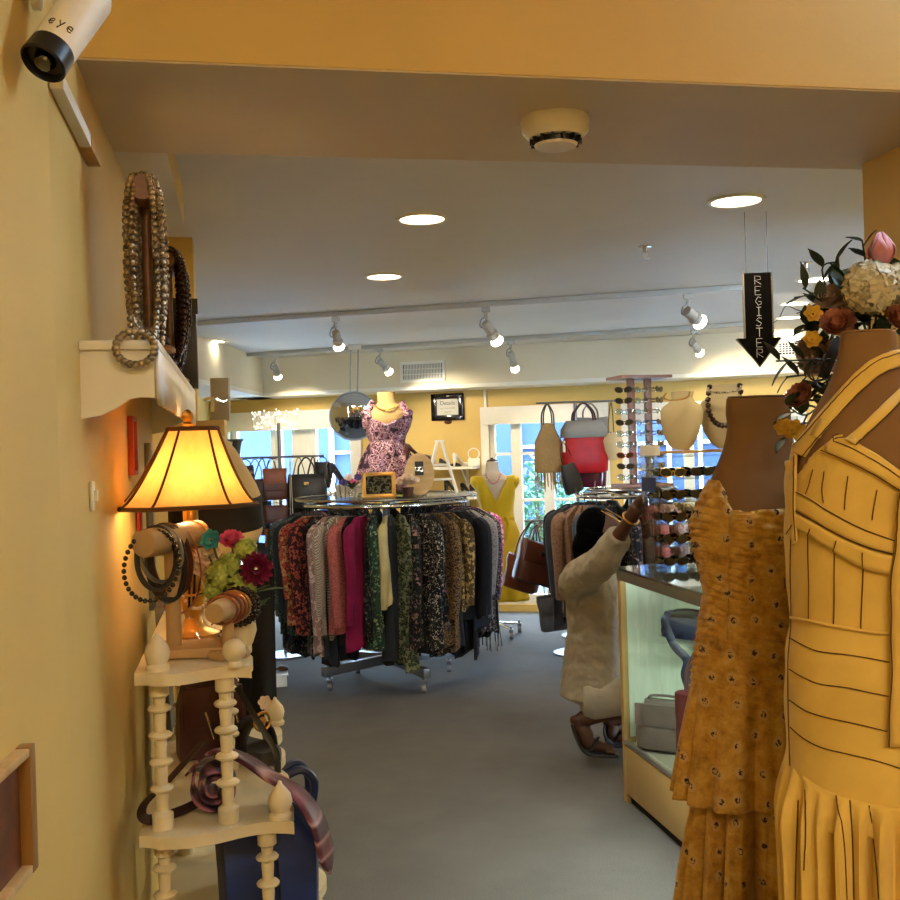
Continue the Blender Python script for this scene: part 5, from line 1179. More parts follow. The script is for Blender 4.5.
# tower on the second rack
ty = RC2.y; tb_ = V(P(642, 484, ty).x, ty, RZ + .046); th = P(642, 376, ty).z - tb_.z
RT = Matrix.Translation(tb_) @ Matrix.Rotation(.25, 4, 'Z'); wt = mat('rose_wood', '744425', .45, var=.15, vs=10)
t = thing('sunglasses_tower', 'tall wooden sunglasses display tower standing on the second clothes rack', 'display', tb_, .25)
MB(RT).box((0, 0, .012), (.34, .24, .024), bev=.004).build('base', wt, t); MB(RT).box((0, 0, th - .01), (.36, .26, .02), bev=.004).build('top', wt, t)
for x in (-.06, .06): MB(RT).box((x, 0, th / 2), (.045, .03, th - .04), bev=.003).build('post', wt, t)
m = MB(RT)
for k in range(9): z = .06 + (th - .16) * k / 8; m.box((0, 0, z), (.26, .008, .006)); m.box((0, -.02, z), (.08, .03, .004))
m.build('holder_bars', M['chrome'], t)
for k in range(9):
    z = .05 + (th - .16) * k / 8
    place_sg('dark sunglasses in the left column of the wooden tower', 'sunglasses in the left tower column', RT @ Matrix.Translation((-.125, -.03, z)) @ Matrix.Rotation(-.75, 4, 'Z') @ Matrix.Scale(.9, 4), (0, 0, 3, 0, 3, 3, 4, 0, 3)[8 - k])
    place_sg('light framed glasses in the middle column of the wooden tower', 'glasses in the middle tower column', RT @ Matrix.Translation((.0, -.035, z)) @ Matrix.Rotation(.1, 4, 'Z') @ Matrix.Scale(.8, 4), 3)
    place_sg('sunglasses in the right column of the wooden tower', 'sunglasses in the right tower column', RT @ Matrix.Translation((.13, -.03, z)) @ Matrix.Rotation(.75, 4, 'Z') @ Matrix.Scale(.9, 4), (0, 1, 0, 0, 1, 0, 3, 0, 0)[k])

# ------------------------------------------------------------------ lit glass showcase
M['navy_black_case'] = mat('deep_navy', '0e1836', .45, var=.2, vs=12)
SC = PZ(624.5, 801, 0); FD = -LD; SL, SDp, ST, SB = 1.5, .52, .97, .25
def S(a, d_, z): return V(SC.x, SC.y, 0) + FD * a + LN * d_ + Z * z        # a towards the viewer, d into the case
MSc = Matrix((FD, LN, Z)).transposed().to_4x4(); MSc.translation = V(SC.x, SC.y, 0)
t = thing('display_case', 'lit glass display case with tan panels behind the orange dress form', 'display case', S(SL / 2, SDp / 2, 0), math.atan2(FD.y, FD.x))
tanw = mat('tan_laminate', 'b3945c', .45, var=.08, vs=5); alum = mat('aluminium', 'a9a8a2', .35, .85, .05)
MB(MSc).box((SL / 2, SDp / 2, .03), (SL - .04, SDp - .04, .06)).build('plinth', M['blackm'], t, False)
MB(MSc).box((SL / 2, .012, .14), (SL, .022, .2), bev=.002).build('front_panel', tanw, t)
MB(MSc).box((.012, SDp / 2, ST / 2), (.022, SDp - .03, ST - .04), bev=.002).build('end_panel', tanw, t)
MB(MSc).box((SL - .012, SDp / 2, ST / 2), (.022, SDp - .03, ST - .04), bev=.002).build('end_panel', tanw, t)
MB(MSc).box((SL / 2, SDp - .012, ST / 2), (SL, .022, ST - .04), bev=.002).build('back_panel', tanw, t)
ww = NT('whitewashed_board'); ww.l(ww.ramp(ww.noise(5, 5, .6, ww.coord((14, 14, 1))), [(.3, lin('cfdccb')), (.7, lin('e9f0e4'))]), ww.b.inputs['Base Color'])
MB(MSc).box((.026, SDp / 2, (ST + SB) / 2), (.006, SDp - .05, ST - SB - .05)).build('end_lining', ww.m, t, False)
MB(MSc).box((SL / 2, SDp - .026, (ST + SB) / 2), (SL - .06, .006, ST - SB - .05)).build('back_lining', ww.m, t, False)
MB(MSc).box((SL / 2, SDp / 2, SB - .012), (SL - .03, SDp - .03, .022)).build('case_floor', mat('case_floor', '9a9482', .4), t, False)
for a in (.012, SL - .012): MB(MSc).box((a, .014, ST / 2), (.03, .03, ST), bev=.003).build('corner_post', tanw, t)
MB(MSc).box((SL / 2, .004, SB + .006), (SL - .04, .014, .014)).build('glass_rail', alum, t, False)
MB(MSc).box((SL / 2, .006, ST - .022), (SL + .01, .02, .045), bev=.003).build('top_rail', alum, t)
MB(MSc).box((SL / 2, .012, (SB + ST) / 2), (SL - .05, .005, ST - SB - .05)).build('front_glass', M['caseglass'], t, False)
MB(MSc).box((SL / 2, SDp / 2, ST + .004), (SL + .02, SDp + .02, .01)).build('top_glass', mat('counter_glass', '3c4644', .06, var=0, coat=.6), t, False)
MB(MSc).box((SL / 2, SDp * .56, .70), (SL - .2, SDp * .6, .006)).build('glass_shelf', M['acrylic'], t, False)
for a in (.25, .9): MB(MSc).box((a, SDp * .6, .685), (.014, SDp * .66, .02)).build('shelf_bracket', M['white'], t, False)
MB(MSc).box((SL / 2, .05, ST - .03), (SL - .1, .03, .018)).build('light_tube', glow('tube_glow', (.9, 1, .92, 1), 5), t, False)
lamp('AREA', 'case_light', S(SL / 2, .10, ST - .05), 17, (.88, 1, .90), SL - .2, look=S(SL / 2, .24, .2), sizey=.05, parent=t)
q = PZ(662, 752, SB) + LN * .03 + FD * -.02
bag('handbag', 'taupe leather handbag lying at the far end inside the display case', V(q.x, q.y, SB + .22), .24, .20, .13, M['taupe'], LANG - .7, .012, M['taupe'], handles=1, top_=.7, tw=.5, flap=M['taupe'])
q = PZ(692, 778, SB) + LN * .06
t = bag('tote_bag', 'maroon structured tote standing inside the display case', V(q.x, q.y, SB + .49), .22, .30, .10, mat('maroon_red', '54141a', .4, var=.12), LANG - .8, .185, M['leather_maroon'], top_=1.0, tw=.9, sag=0, clasp='chrome')
q = P(690, 640, 4.2); q.z = .705
bag('handbag', 'navy handbag on the glass shelf inside the display case', q + Z * .115, .22, .10, .13, M['navy_black_case'], LANG - .9, .012, M['navy_black_case'], handles=1, tw=.8, top_=.9, sag=0)
m = MB().tube(spline([P(668, 614, 4.15), P(665, 622, 4.12), P(674, 645, 4.08), P(687, 660, 4.06), P(685, 675, 4.06), P(690, 690, 4.05)], 6), .011, 6, sq=(1.5, .4)); tag(m.build('bag_strap', M['navy_black_case']), 'navy strap hanging down off the shelf inside display case', 'strap')
# ------------------------------------------------------------------ acrylic case of sunglasses on the counter
AC = PZ(661, 571, ST + .01); AC = V(AC.x, AC.y, ST + .0105); AW, AD, AH = .40, .19, .46
MA = Matrix.Translation(AC) @ Matrix.Rotation(LANG - .06, 4, 'Z')
t = thing('acrylic_case', 'clear acrylic shelf case full of sunglasses on the display case counter', 'display', AC, LANG)
edge = glass('acrylic_edge', (.80, .84, .82, 1), .45)
for x in (0, AW): MB(MA).box((x, AD / 2, AH / 2), (.012, AD, AH), bev=.002).build('side_panel', edge, t)
MB(MA).box((AW / 2, AD, AH / 2), (AW, .006, AH)).build('back_panel', M['acrylic'], t)
NS = 5
for k in range(NS + 1): MB(MA).box((AW / 2, AD / 2, .006 + (AH - .012) * k / NS), (AW - .012, AD, .008)).build('shelf', edge, t)
MB(MA).box((.0, AD / 2, AH + .02), (.02, AD, .04)).build('corner_block', M['white'], t)
MB(MA).box((-.008, AD / 2, AH * .74), (.004, AD * .9, .06)).build('sticker', M['navy'], t)
for k in range(NS):
    z = .012 + (AH - .012) * k / NS
    for j in range(3): place_sg('sunglasses in the row behind on the acrylic shelves', 'sunglasses behind on the acrylic shelves', MA @ Matrix.Translation((.065 + .125 * j, .11, z)) @ Matrix.Rotation(.2 * sin(k * 2 + j * 3), 4, 'Z') @ Matrix.Scale(.82, 4), (k + j) % 2)
    for j in range(3): place_sg('sunglasses on the %s shelf of the acrylic case' % ('bottom', 'second lowest', 'middle', 'second highest', 'top')[k], 'sunglasses on the %s acrylic shelf' % ('bottom', 'second', 'middle', 'fourth', 'top')[k], MA @ Matrix.Translation((.075 + .125 * j, .035, z)) @ Matrix.Rotation(.12 * sin(k * 3 + j), 4, 'Z') @ Matrix.Scale(.82, 4), (0, 1, 0, 1, 2, 0, 1, 0)[(k * 3 + j) % 8])
# necklace busts on the acrylic case
def bust(lb, px, py0, py1, wpx, depth, yaw, ss):
    zb_ = AC.z + AH + .011; b = V(P(px, 450, depth).x, depth, zb_); sc_ = (P(px, py0, depth).z - zb_); w_ = wpx / F * depth
    t = thing('necklace_bust', lb, 'jewelry stand', b, yaw); Q = Matrix.Translation(b) @ Matrix.Rotation(yaw, 4, 'Z') @ Matrix.Rotation(-.12, 4, 'X')
    rs = []
    for v, hw_, d, y in ((0.03, .16, .02, 0), (.12, .30, .05, 0), (.3, .42, .09, 0), (.5, .49, .11, .01), (.66, .5, .11, .02), (.76, .45, .10, .03), (.83, .30, .09, .05), (.9, .25, .085, .06), (1, .27, .085, .07)):
        rs.append([Q @ V(hw_ * w_ * cos(a), y * sc_ * .5 + d * w_ * 1.6 * sin(a) * (1 if sin(a) < 0 else .25), v * sc_) for a in [2 * pi * k / 28 for k in range(28)]])
    MB().rings(rs).build('bust', mat('suede', 'b3a37c', .9, var=.06, bump=.3, bs=400), t)
    MB(Q).box((0, .05, sc_ * .4), (.022, .012, sc_ * .8), rx=.25).build('easel_leg', M['birch'], t)
    MB(Matrix.Translation(b) @ Matrix.Rotation(yaw, 4, 'Z')).box((0, .02, -.001), (w_ * .9, .12, .012), bev=.003).build('base', M['birch'], t)
    m = MB(Q)
    m.tube(spline([(-w_ * .28, .1 * sc_, sc_ * .93), (-w_ * .1, -.16 * w_, sc_ * .88), (w_ * .12, -.17 * w_, sc_ * .9), (w_ * .28, .1 * sc_, sc_ * .99)]), .005, 6)
    return t, Q, sc_, w_
t1, Q1, s1, w1 = bust('cream suede necklace bust at the left on the acrylic case', 681, 391, 455, 44, 4.30, -.55, 1)
t2_, Q2, s2_, w2 = bust('larger cream suede necklace bust beside the orange dress form neck', 727, 384, 452, 54, 4.36, -.35, 1)
def necklace_on(Q, s, w_, mt, lb, drop, r, n=26, k0=.95):
    m = MB(Q)
    for k in range(n): a = pi * k / (n - 1); m.ico(V(-.27 * w_ * cos(a) * (1 + .5 * sin(a)), -.05 - .20 * w_ * sin(a), s * (k0 - drop * sin(a))), r, 1)
    tag(m.build('necklace', mt), lb, 'necklace')
necklace_on(Q1, s1, w1, M['gold'], 'thin gold necklace knotted on the left necklace bust', .14, .0045)
necklace_on(Q2, s2_, w2, M['bead_silver'], 'pale necklace at the neck of the larger bust', .12, .006)
necklace_on(Q2, s2_, w2, M['bead_dark'], 'chunky dark bead necklace low on the larger bust', .62, .013, 20)

# ------------------------------------------------------------------ arrow sign on wires
D = 4.0; a = P(757, 273, D); bt = P(757.5, 366, D); h = a.z - bt.z; pw = 27 / F * D; ph = 44 / F * D
t = thing('arrow_sign', 'black arrow shaped sign reading REGISTER hanging from the ceiling', 'sign', bt)
MA_ = Matrix.Translation(V(a.x, D, bt.z)) @ Matrix.Rotation(-.05, 4, 'Z') @ Matrix.Rotation(pi / 2, 4, 'X')
zn = h * .30; out = [(0, 0), (ph / 2, zn), (pw / 2, zn), (pw / 2, h), (-pw / 2, h), (-pw / 2, zn), (-ph / 2, zn)]
MB().prism(out, MA_ @ Matrix.Translation((0, 0, -.006)), .012).build('board', mat('chalkboard', '0a0807', .9, var=.3, vs=20, spec=.02), t, False)
MB().tube([MA_ @ V(x, y, 0) for x, y in out], .0065, 6, closed=True).build('edge', mat('pewter_edge', '6a645c', .5, .3), t)
GL = {'R': [[(0, 0), (0, 1), (.6, .95), (.65, .6), (0, .5), (.7, 0)]], 'E': [[(.65, 1), (0, 1), (0, 0), (.65, 0)], [(0, .5), (.5, .5)]], 'G': [[(.65, .85), (.3, 1), (0, .5), (.3, 0), (.65, .15), (.65, .45), (.35, .45)]],
      'I': [[(.35, 1), (.35, 0)], [(.1, 1), (.6, 1)], [(.1, 0), (.6, 0)]], 'S': [[(.65, .9), (.3, 1), (.05, .75), (.6, .35), (.4, 0), (0, .12)]], 'T': [[(.35, 1), (.35, 0)], [(0, 1), (.7, 1)]]}
m = MB(MA_); lh = h * .091
for k, c_ in enumerate('REGISTER'):
    y0 = h * .965 - lh - k * h * .112
    for pl in GL[c_]: m.tube([V((x - .33) * lh * 1.05, y0 + y * lh, .0075) for x, y in pl], .0008, 5)
m.build('lettering', mat('chalk', 'b8b4ac', .9, var=.1), t)
for s in (-1, 1): MB().tube([MA_ @ V(s * pw * .4, h, 0), V(a.x + s * pw * .4, D, HC)], .0012, 5).build('wire', M['wire'], t)
m = MB().tube(spline([MA_ @ V(pw / 2, h * .45, 0), P(779, 318, D), P(786, 306, D), P(795, 309, D), P(806, 313, D)]), .0018, 5); m.build('loose_wire', M['wire'], t)

# ------------------------------------------------------------------ fairy lights at the windows
def fairy(px0, px1, py0, py1, n, lb, seed, off=.11):
    g = random.Random(seed); pts = []
    for k in range(n): 
        q = PW(px0 + (px1 - px0) * (k + g.random()) / n, py0 + (py1 - py0) * g.random() ** .8, off); pts.append(q)
    t = thing('fairy_lights', lb, 'string lights', pts[0])
    MB().tube(spline(pts, 3), .0025, 4).build('wire', M['white'], t)
    m = MB()
    for q in pts: m.ico(q, .007, 1)
    b_ = m.build('bulbs', M['fairy'], t); b_['kind'] = 'stuff'
fairy(252, 298, 409, 430, 90, 'string of tiny warm lights bunched over the left window', 4)
fairy(774, 798, 392, 412, 60, 'string of tiny lights at the top of the right window', 6)

# ------------------------------------------------------------------ left purse rack
YP = 7.75; pa_, pb_ = P(238, 461, YP), P(324, 453, YP); pa_.z = pb_.z = hp = (pa_.z + pb_.z) / 2
post_stand('bag_stand', 'dark pole stand of purses before the left window', V(P(281, 500, YP).x, YP, 0), hp + .25, pa_, pb_)
def h3(px, dy=0): q = P(px, 457, YP); return V(q.x, YP + dy, hp - .01)
bag('handbag', 'structured black handbag with gold clasp and round handles', h3(307, -.06), .30, .25, .11, M['leather_black'], .1, .12, M['leather_black'], hw=.2, clasp='gold', tw=.8, top_=.88, hr=.010, sag=0)
for i, (z, lb, mt) in enumerate(((0, 'rust brown wallet bag topmost in the hanging column of wallets', M['leather_rust']), (.15, 'dark brown wallet second in the hanging column', M['leather_brown']), (.32, 'brown woven wallet third in the hanging column', M['leather_brown']), (.49, 'rust wallet lowest in the hanging column', M['leather_rust']))):
    bag('wallet', lb, h3(277, -.12) - Z * z, .17, .13, .04, mt, .1, .07 if not i else .02, M['leather_black'], handles=1, top_=1, tw=.9, sag=0, flap=mt if i % 2 else None, hr=.004)
t = bag('shell_purse', 'small white shell shaped purse on a long chain strap', h3(293, -.15), .16, .12, .06, mat('grey_white_leather', 'c8c8cc', .4), 0, .58, M['white'], handles=1, top_=.5, hr=.004, hw=.05)
for i, (px, lb, mt, w_, h_, hg, tl) in enumerate(((243, 'black and white patterned purse at left end of the purse stand', fab('spotted_leather', '1a1a1c', ('b0a89c', '3a3a3c'), 'abstract', 30), .14, .22, .04, 0), (254, 'small tan backpack left of the hanging wallets', M['taupe'], .16, .22, .14, 0), (262, 'black satchel hanging low beside the wallets', M['leather_black'], .2, .26, .30, .1),
        (270, 'large navy black tote low at left of the purse stand', mat('navy_black', '12141c', .5), .3, .3, .62, .05), (298, 'grey shoulder bag behind the white shell purse', M['leather_grey'], .2, .24, .36, 0), (313, 'navy pouch under the black handbag', M['navy'], .16, .16, .42, .1), (321, 'black crossbody strap bag at right end of the purse stand', M['leather_black'], .12, .2, .03, 0))):
    bag('purse', lb, h3(px, .06 - .03 * (i % 3)), w_, h_, .07, mt, .2 * sin(i * 2), hg, M['leather_black'], handles=1 + i % 2, tilt=tl, hr=.006)
for i, px in enumerate((235, 237, 240)): 
    m = MB().tube(spline([P(px, 440, 6.2), P(px - 2, 460, 6.2), P(px + 1, 500, 6.2), P(px + 6, 560, 6.2)]), .012, 6); tag(m.build('scarf_strap', (M['leather_black'], fb('slate', '3d444c'), M['leather_grey'])[i]), ('black strap hanging beside the hat', 'slate grey scarf strap hanging between hat and purses', 'grey leather strap hanging nearest the purses')[i], 'strap')
q0, q1 = P(230, 440, 6.2), P(243, 440, 6.2); t = thing('wall_hook', 'dark hook rail by the left wall that holds loose straps', 'hook rail', q0); MB().tube([q0 - V(.6, 0, 0), q1], .008, 6).build('rail', M['steel'], t)
# ------------------------------------------------------------------ the crouching person
t = thing('person', 'person crouching beside the display case in a tan shirt, one arm reaching up', 'person', PZ(598, 755, 0))
J = lambda px, py, d: P(px, py, d)
hd = J(601, 538, 4.92); fwd = V(.93, -.25, -.18).normalized(); sd_ = fwd.cross(Z).normalized(); upv = sd_.cross(fwd).normalized()
HM = Matrix((fwd, -sd_, upv)).transposed().to_4x4(); HM.translation = hd       # x forward, y left, z up
m = MB()
def limb(pts, rs, n=12): m.tube(spline(pts, 4), [interp(list(enumerate(rs)), k / 4) for k in range(4 * (len(pts) - 1) + 1)], n)
pel, wai, che, nek = J(591, 688, 5.02), J(594, 645, 5.02), J(590, 598, 5.0), J(592, 566, 4.98)
limb([pel - Z * .05, pel, wai, che, nek, hd + upv * -.06], [.08, .11, .10, .11, .055, .052], 16)
m.ball(hd + upv * .015, (.098, .076, .112), 20, 14, HM.to_3x3())
m.ball(hd + fwd * .035 - upv * .06, (.062, .055, .058), 14, 10, HM.to_3x3())
m.tube([hd + fwd * .09 + upv * .015, hd + fwd * .105 - upv * .01, hd + fwd * .118 - upv * .028, hd + fwd * .09 - upv * .04], [.011, .014, .018, .012], 8)
m.ball(hd + fwd * .092 - upv * .058, (.016, .027, .011), 10, 6, HM.to_3x3()); m.ball(hd + fwd * .088 - upv * .074, (.016, .024, .011), 10, 6, HM.to_3x3())
m.ball(hd + fwd * .075 - upv * .098, (.02, .025, .018), 10, 6, HM.to_3x3())
for s in (-1, 1): m.ball(hd + sd_ * s * .076 - fwd * .005 - upv * .01, (.024, .012, .034), 10, 6, HM.to_3x3()); m.tube([hd + fwd * .094 + sd_ * .012 * s + upv * .03, hd + fwd * .085 + sd_ * .05 * s + upv * .03], .008, 6)
shN, elN, wrN, haN = J(580, 580, 4.86), J(603, 560, 4.64), J(627, 524, 4.50), J(638, 507, 4.455)
shF, elF, wrF = J(600, 578, 5.2), J(640, 622, 5.22), J(652, 650, 5.1)
limb([che, shN, elN, wrN, haN], [.07, .06, .046, .029, .034]); limb([che, shF, elF, wrF], [.07, .058, .044, .03])
m.ball(wrF + V(.04, -.02, -.04), (.05, .03, .045), 10, 8)
# the raised hand closing on the case edge
pd = (haN - wrN).normalized(); psd = V(.25, -.95, .1).normalized()
palm = haN + pd * .03; m.ball(palm, (.028, .044, .050), 12, 8, Matrix((pd.cross(psd).normalized(), psd, pd)).transposed())
for k, (o_, l) in enumerate(((-.033, .07), (-.011, .08), (.011, .076), (.032, .06))):
    b_ = palm + psd * o_ + pd * .03; cu_ = V(.75, .1, -.25); m.tube(spline([b_, b_ + pd * l * .5, b_ + pd * l * .75 + cu_ * l * .35, b_ + pd * l * .6 + cu_ * l * .75], 3), [.0095, .009, .009, .009, .0085, .0085, .008, .008, .008, .0075], 8)
m.tube(spline([palm - psd * .03 - pd * .02, palm - psd * .05 + V(.03, 0, .0), palm - psd * .045 + V(.06, 0, .015)], 3), [.013, .012, .011, .011, .01, .01, .009], 8)
kN, aN, bN, tN = J(668, 692, 4.84), J(580, 720, 4.90), J(590, 746, 4.88), J(613, 752, 4.86)
kF, aF, bF, tF = J(672, 680, 5.2), J(612, 722, 5.2), J(614, 738, 5.18), J(632, 741, 5.16)
for hp, k_, a_, b_, t_ in ((pel + V(-.01, -.10, -.01), kN, aN, bN, tN), (pel + V(0, .10, -.01), kF, aF, bF, tF)):
    limb([hp, (hp + k_) / 2 + Z * .01, k_ - V(.03, 0, 0)], [.085, .075, .06]); limb([k_ - V(.02, 0, .02), (k_ * .6 + a_ * .4) - Z * .01, (k_ * .25 + a_ * .75), a_], [.056, .058, .042, .036])
    m.tube(spline([a_ + V(-.015, 0, .02), a_ + V(-.005, 0, -.03), (a_ + b_) / 2, b_ + Z * .012, t_ + Z * .012], 3), [.034, .036, .036, .035, .035, .036, .037, .038, .036, .032, .028, .022, .018], 10)
    dT = (t_ - b_); dT.z = 0; dT.normalize(); sT = dT.cross(Z)
    for k in range(5): q_ = t_ + sT * (.03 - .015 * k) + Z * .008; m.tube([q_ - dT * .03, q_ + dT * (.014 - .003 * k), q_ + dT * (.02 - .003 * k)], [.009, .009, .006], 6)
m.build('body', M['skin'], t, remesh=.0055)
eyem = mat('eye_white', 'cfc6bc', .25, var=0)
for s in (-1, 1):
    e = MB().ball(hd + fwd * .083 + sd_ * s * .033 + upv * .012, (.011, .013, .009), 10, 8, HM.to_3x3()).build('eye', eyem, t)
    MB().ball(hd + fwd * .092 + sd_ * s * .033 + upv * .012, .0055, 8, 6).build('iris', M['black'], e)
m = MB().ball(hd + upv * .045 - fwd * .04, (.085, .09, .095), 20, 14, HM.to_3x3())
for k in range(13):
    a = -1.9 + 3.8 * k / 12; r0 = hd - fwd * (.06 * cos(a) + .02) + sd_ * (.082 * sin(a)) + upv * .03
    m.tube(spline([r0, r0 - upv * .09 - fwd * .025 * cos(a), r0 - Z * .19 - fwd * .02 * cos(a), r0 - Z * (.26 + .02 * sin(k * 3)) - fwd * .0]), [.03 - .0009 * j for j in range(19)], 8)
m.build('hair', M['hair'], t, remesh=.007)
shm = mat('tan_shirt', '9a9182', .85, var=.1, vs=10, bump=.5, bs=26, bd=.012)
m = MB(); rs = []
for py, lp, rp, dy, y0 in ((694, 560, 628, .20, 5.02), (680, 562, 629, .195, 5.02), (655, 565, 630, .18, 5.02), (630, 567, 629, .175, 5.01), (605, 566, 626, .19, 5.0), (588, 564, 622, .20, 5.0), (575, 567, 616, .185, 4.99), (567, 574, 610, .13, 4.98), (561, 581, 605, .075, 4.98)):
    a_, b_ = J(lp, py, y0), J(rp, py, y0); c_ = (a_ + b_) / 2; rx = (b_ - a_).length / 2
    rs.append([c_ + V(rx * cos(2 * pi * k / 40), dy * sin(2 * pi * k / 40), 0) * (1 + .025 * sin(2 * pi * k / 40 * 6 + py * .08) * (1 if py > 600 else .4)) for k in range(40)])
m.rings(rs)
m.tube(spline([che + V(-.02, -.06, .02), shN + V(-.01, .01, -.01), elN + V(0, 0, -.005), (elN + wrN) / 2, elN * .3 + wrN * .7], 5), [.10, .10, .098, .094, .09, .088, .086, .083, .08, .076, .073, .070, .068, .066, .063, .061, .060, .059, .059, .060, .061], 16)
m.tube(spline([che + V(0, .06, .02), shF, elF, elF * .4 + wrF * .6], 5), [.09] * 4 + [.08] * 4 + [.07] * 4 + [.06] * 4, 14)
o = m.build('shirt', shm, t, remesh=.007)
tx = bpy.data.textures.new('folds', 'CLOUDS'); tx.noise_scale = .05; tx.noise_depth = 1
md = o.modifiers.new('d', 'DISPLACE'); md.texture = tx; md.strength = .016; md.mid_level = .5; md.texture_coords = 'LOCAL'
m = MB(); rs = []
m.tube([pel + V(-.01, 0, .06), pel + V(-.0, 0, -.02), pel + V(.0, 0, -.06)], [.12, .12, .10], 20, sq=(1, 1))
for hp, k_ in ((pel + V(-.01, -.10, -.02), kN), (pel + V(0, .10, -.02), kF)): m.tube([hp + V(-.05, 0, 0), hp, hp * .55 + k_ * .45, hp * .3 + k_ * .7], [.09, .112, .10, .088], 18)
m.build('shorts', mat('light_shorts', 'aaa498', .85, var=.08, vs=8, bump=.35, bs=30, bd=.01), t, remesh=.008)
for a_, b_, t_ in ((aN, bN, tN), (aF, bF, tF)):
    dT = (t_ - b_); dT.z = 0; dT.normalize(); sT = dT.cross(Z); hl = a_ + V(-.035, 0, -.03)
    m = MB(); ln_ = spline([hl + V(0, 0, .02), (hl + b_) / 2 - V(.02, 0, 0), b_ - Z * .026 - dT * .01, t_ - Z * .010 + dT * .025], 5)
    vr = [[m.v(p_ + sT * s * .042) for s in (-1, -.5, 0, .5, 1)] for p_ in ln_]
    for r1_, r2_ in zip(vr, vr[1:]):
        for i in range(4): m.f((r1_[i], r1_[i + 1], r2_[i + 1], r2_[i]))
    o = m.build('sandal', M['leather_black'], t, solid=.012)
    MB().tube(spline([b_ + sT * .042 - Z * .01, b_ + sT * .02 + dT * .03 + Z * .032, b_ - sT * .02 + dT * .03 + Z * .032, b_ - sT * .042 - Z * .01]), .008, 6, sq=(2, .5)).build('strap', M['leather_black'], o)
# glasses pushed up on the head, bracelet on the wrist
gp = hd + fwd * .10 + upv * .085; Mg = Matrix((sd_, -fwd, upv)).transposed().to_4x4(); Mg = Matrix.Translation(gp) @ Mg.to_3x3().to_4x4() @ Matrix.Rotation(.5, 4, 'X')
ge = thing('eyeglasses', None, None, (0, 0, 0)); ge.parent = t; del_ = [k for k in ge.keys()]
for s in (-1, 1):
    MB(Mg).tube([(s * .034 + .028 * cos(a), 0, .021 * sin(a)) for a in [2 * pi * k / 20 for k in range(20)]], .0028, 5, closed=True).build('rim', M['gold'], ge)
    MB(Mg).prism([(s * .034 + .028 * cos(a), .021 * sin(a)) for a in [2 * pi * k / 20 for k in range(20)]], Matrix.Rotation(pi / 2, 4, 'X'), .0015).build('lens', M['caseglass'], ge)
    MB(Mg).tube([(s * .064, 0, .005), (s * .078, .05, .0), (s * .08, .12, -.01)], .0025, 5).build('temple', M['gold'], ge)
MB(Mg).tube([(-.007, 0, .004), (0, 0, .008), (.007, 0, .004)], .0025, 5).build('bridge', M['gold'], ge)
wd = (haN - elN).normalized(); MB().tube(circ(wrN + wd * .035, .036, 24, M=wd.to_track_quat('Z', 'Y').to_matrix()), .005, 6, closed=True).build('bracelet', M['gold'], t)

# ------------------------------------------------------------------ orange print dress on a form
def bvh_of(rs):
    vs = [p for r in rs for p in r]; n = len(rs[0]); fs = []
    for j in range(len(rs) - 1):
        for k in range(n): fs.append((j * n + k, j * n + (k + 1) % n, (j + 1) * n + (k + 1) % n, (j + 1) * n + k))
    return BVHTree.FromPolygons(vs, fs)
def onsurf(bv, px, py, off=.003, n=0):
    r = ray(px, py).normalized(); h = bv.ray_cast(EYEV, r)
    if h[0] is None: 
        if n > 60: return None
        return onsurf(bv, px + .5 if px < 860 else px - .5, py, off, n + 1)
    nn = h[1] if h[1].dot(r) < 0 else -h[1]; return h[0] + nn * off
def sline(bv, pts, off=.003, n=6):
    out = [onsurf(bv, p_.x, p_.y, off) for p_ in spline([V(a, b_, 0) for a, b_ in pts], n)]
    return [p_ for p_ in out if p_ is not None]
def sband(m, bv, up, lo, off=.005, n=8, rows=4):
    U, L_ = spline([V(a, b_, 0) for a, b_ in up], n), spline([V(a, b_, 0) for a, b_ in lo], n); N = min(len(U), len(L_)); vr = []
    for i in range(N):
        r_ = []
        for j in range(rows + 1):
            q_ = U[i].lerp(L_[i], j / rows); s = onsurf(bv, q_.x, q_.y, off + .001 * sin(pi * j / rows))
            r_.append(s)
        if None not in r_: vr.append([m.v(s) for s in r_])
    for a, b_ in zip(vr, vr[1:]):
        for j in range(rows): m.f((a[j], a[j + 1], b_[j + 1], b_[j]))
    return m
D1 = 2.3
t = thing('dress_form', 'dress form in a mustard floral ruched tiered dress beside the display case', 'mannequin', V(P(757, 600, D1).x, D1, 0))
lin1 = [(398, 727, 758), (412, 726, 758), (424, 728, 759), (436, 726.5, 759), (448, 723.5, 759), (460, 719, 759), (472, 714, 758), (486, 708, 758), (505, 700, 757), (522, 696, 757), (545, 698, 757), (570, 705, 757), (592, 709, 757), (620, 703, 757), (655, 700, 757), (700, 704, 757)]
tr1 = profile_body(dense(lin1, 60), D1, 0, 56, .62)
MB().rings(tr1).build('torso', M['linen'], t)
MB().lathe([(.001, 0), (.066, 0), (.0655, .003), (.001, .004)], P(758, 397.2, D1), 40, Matrix.Diagonal((1, .62, 1))).build('neck_cap', mat('form_cap', '7c5c3a', .8), t)
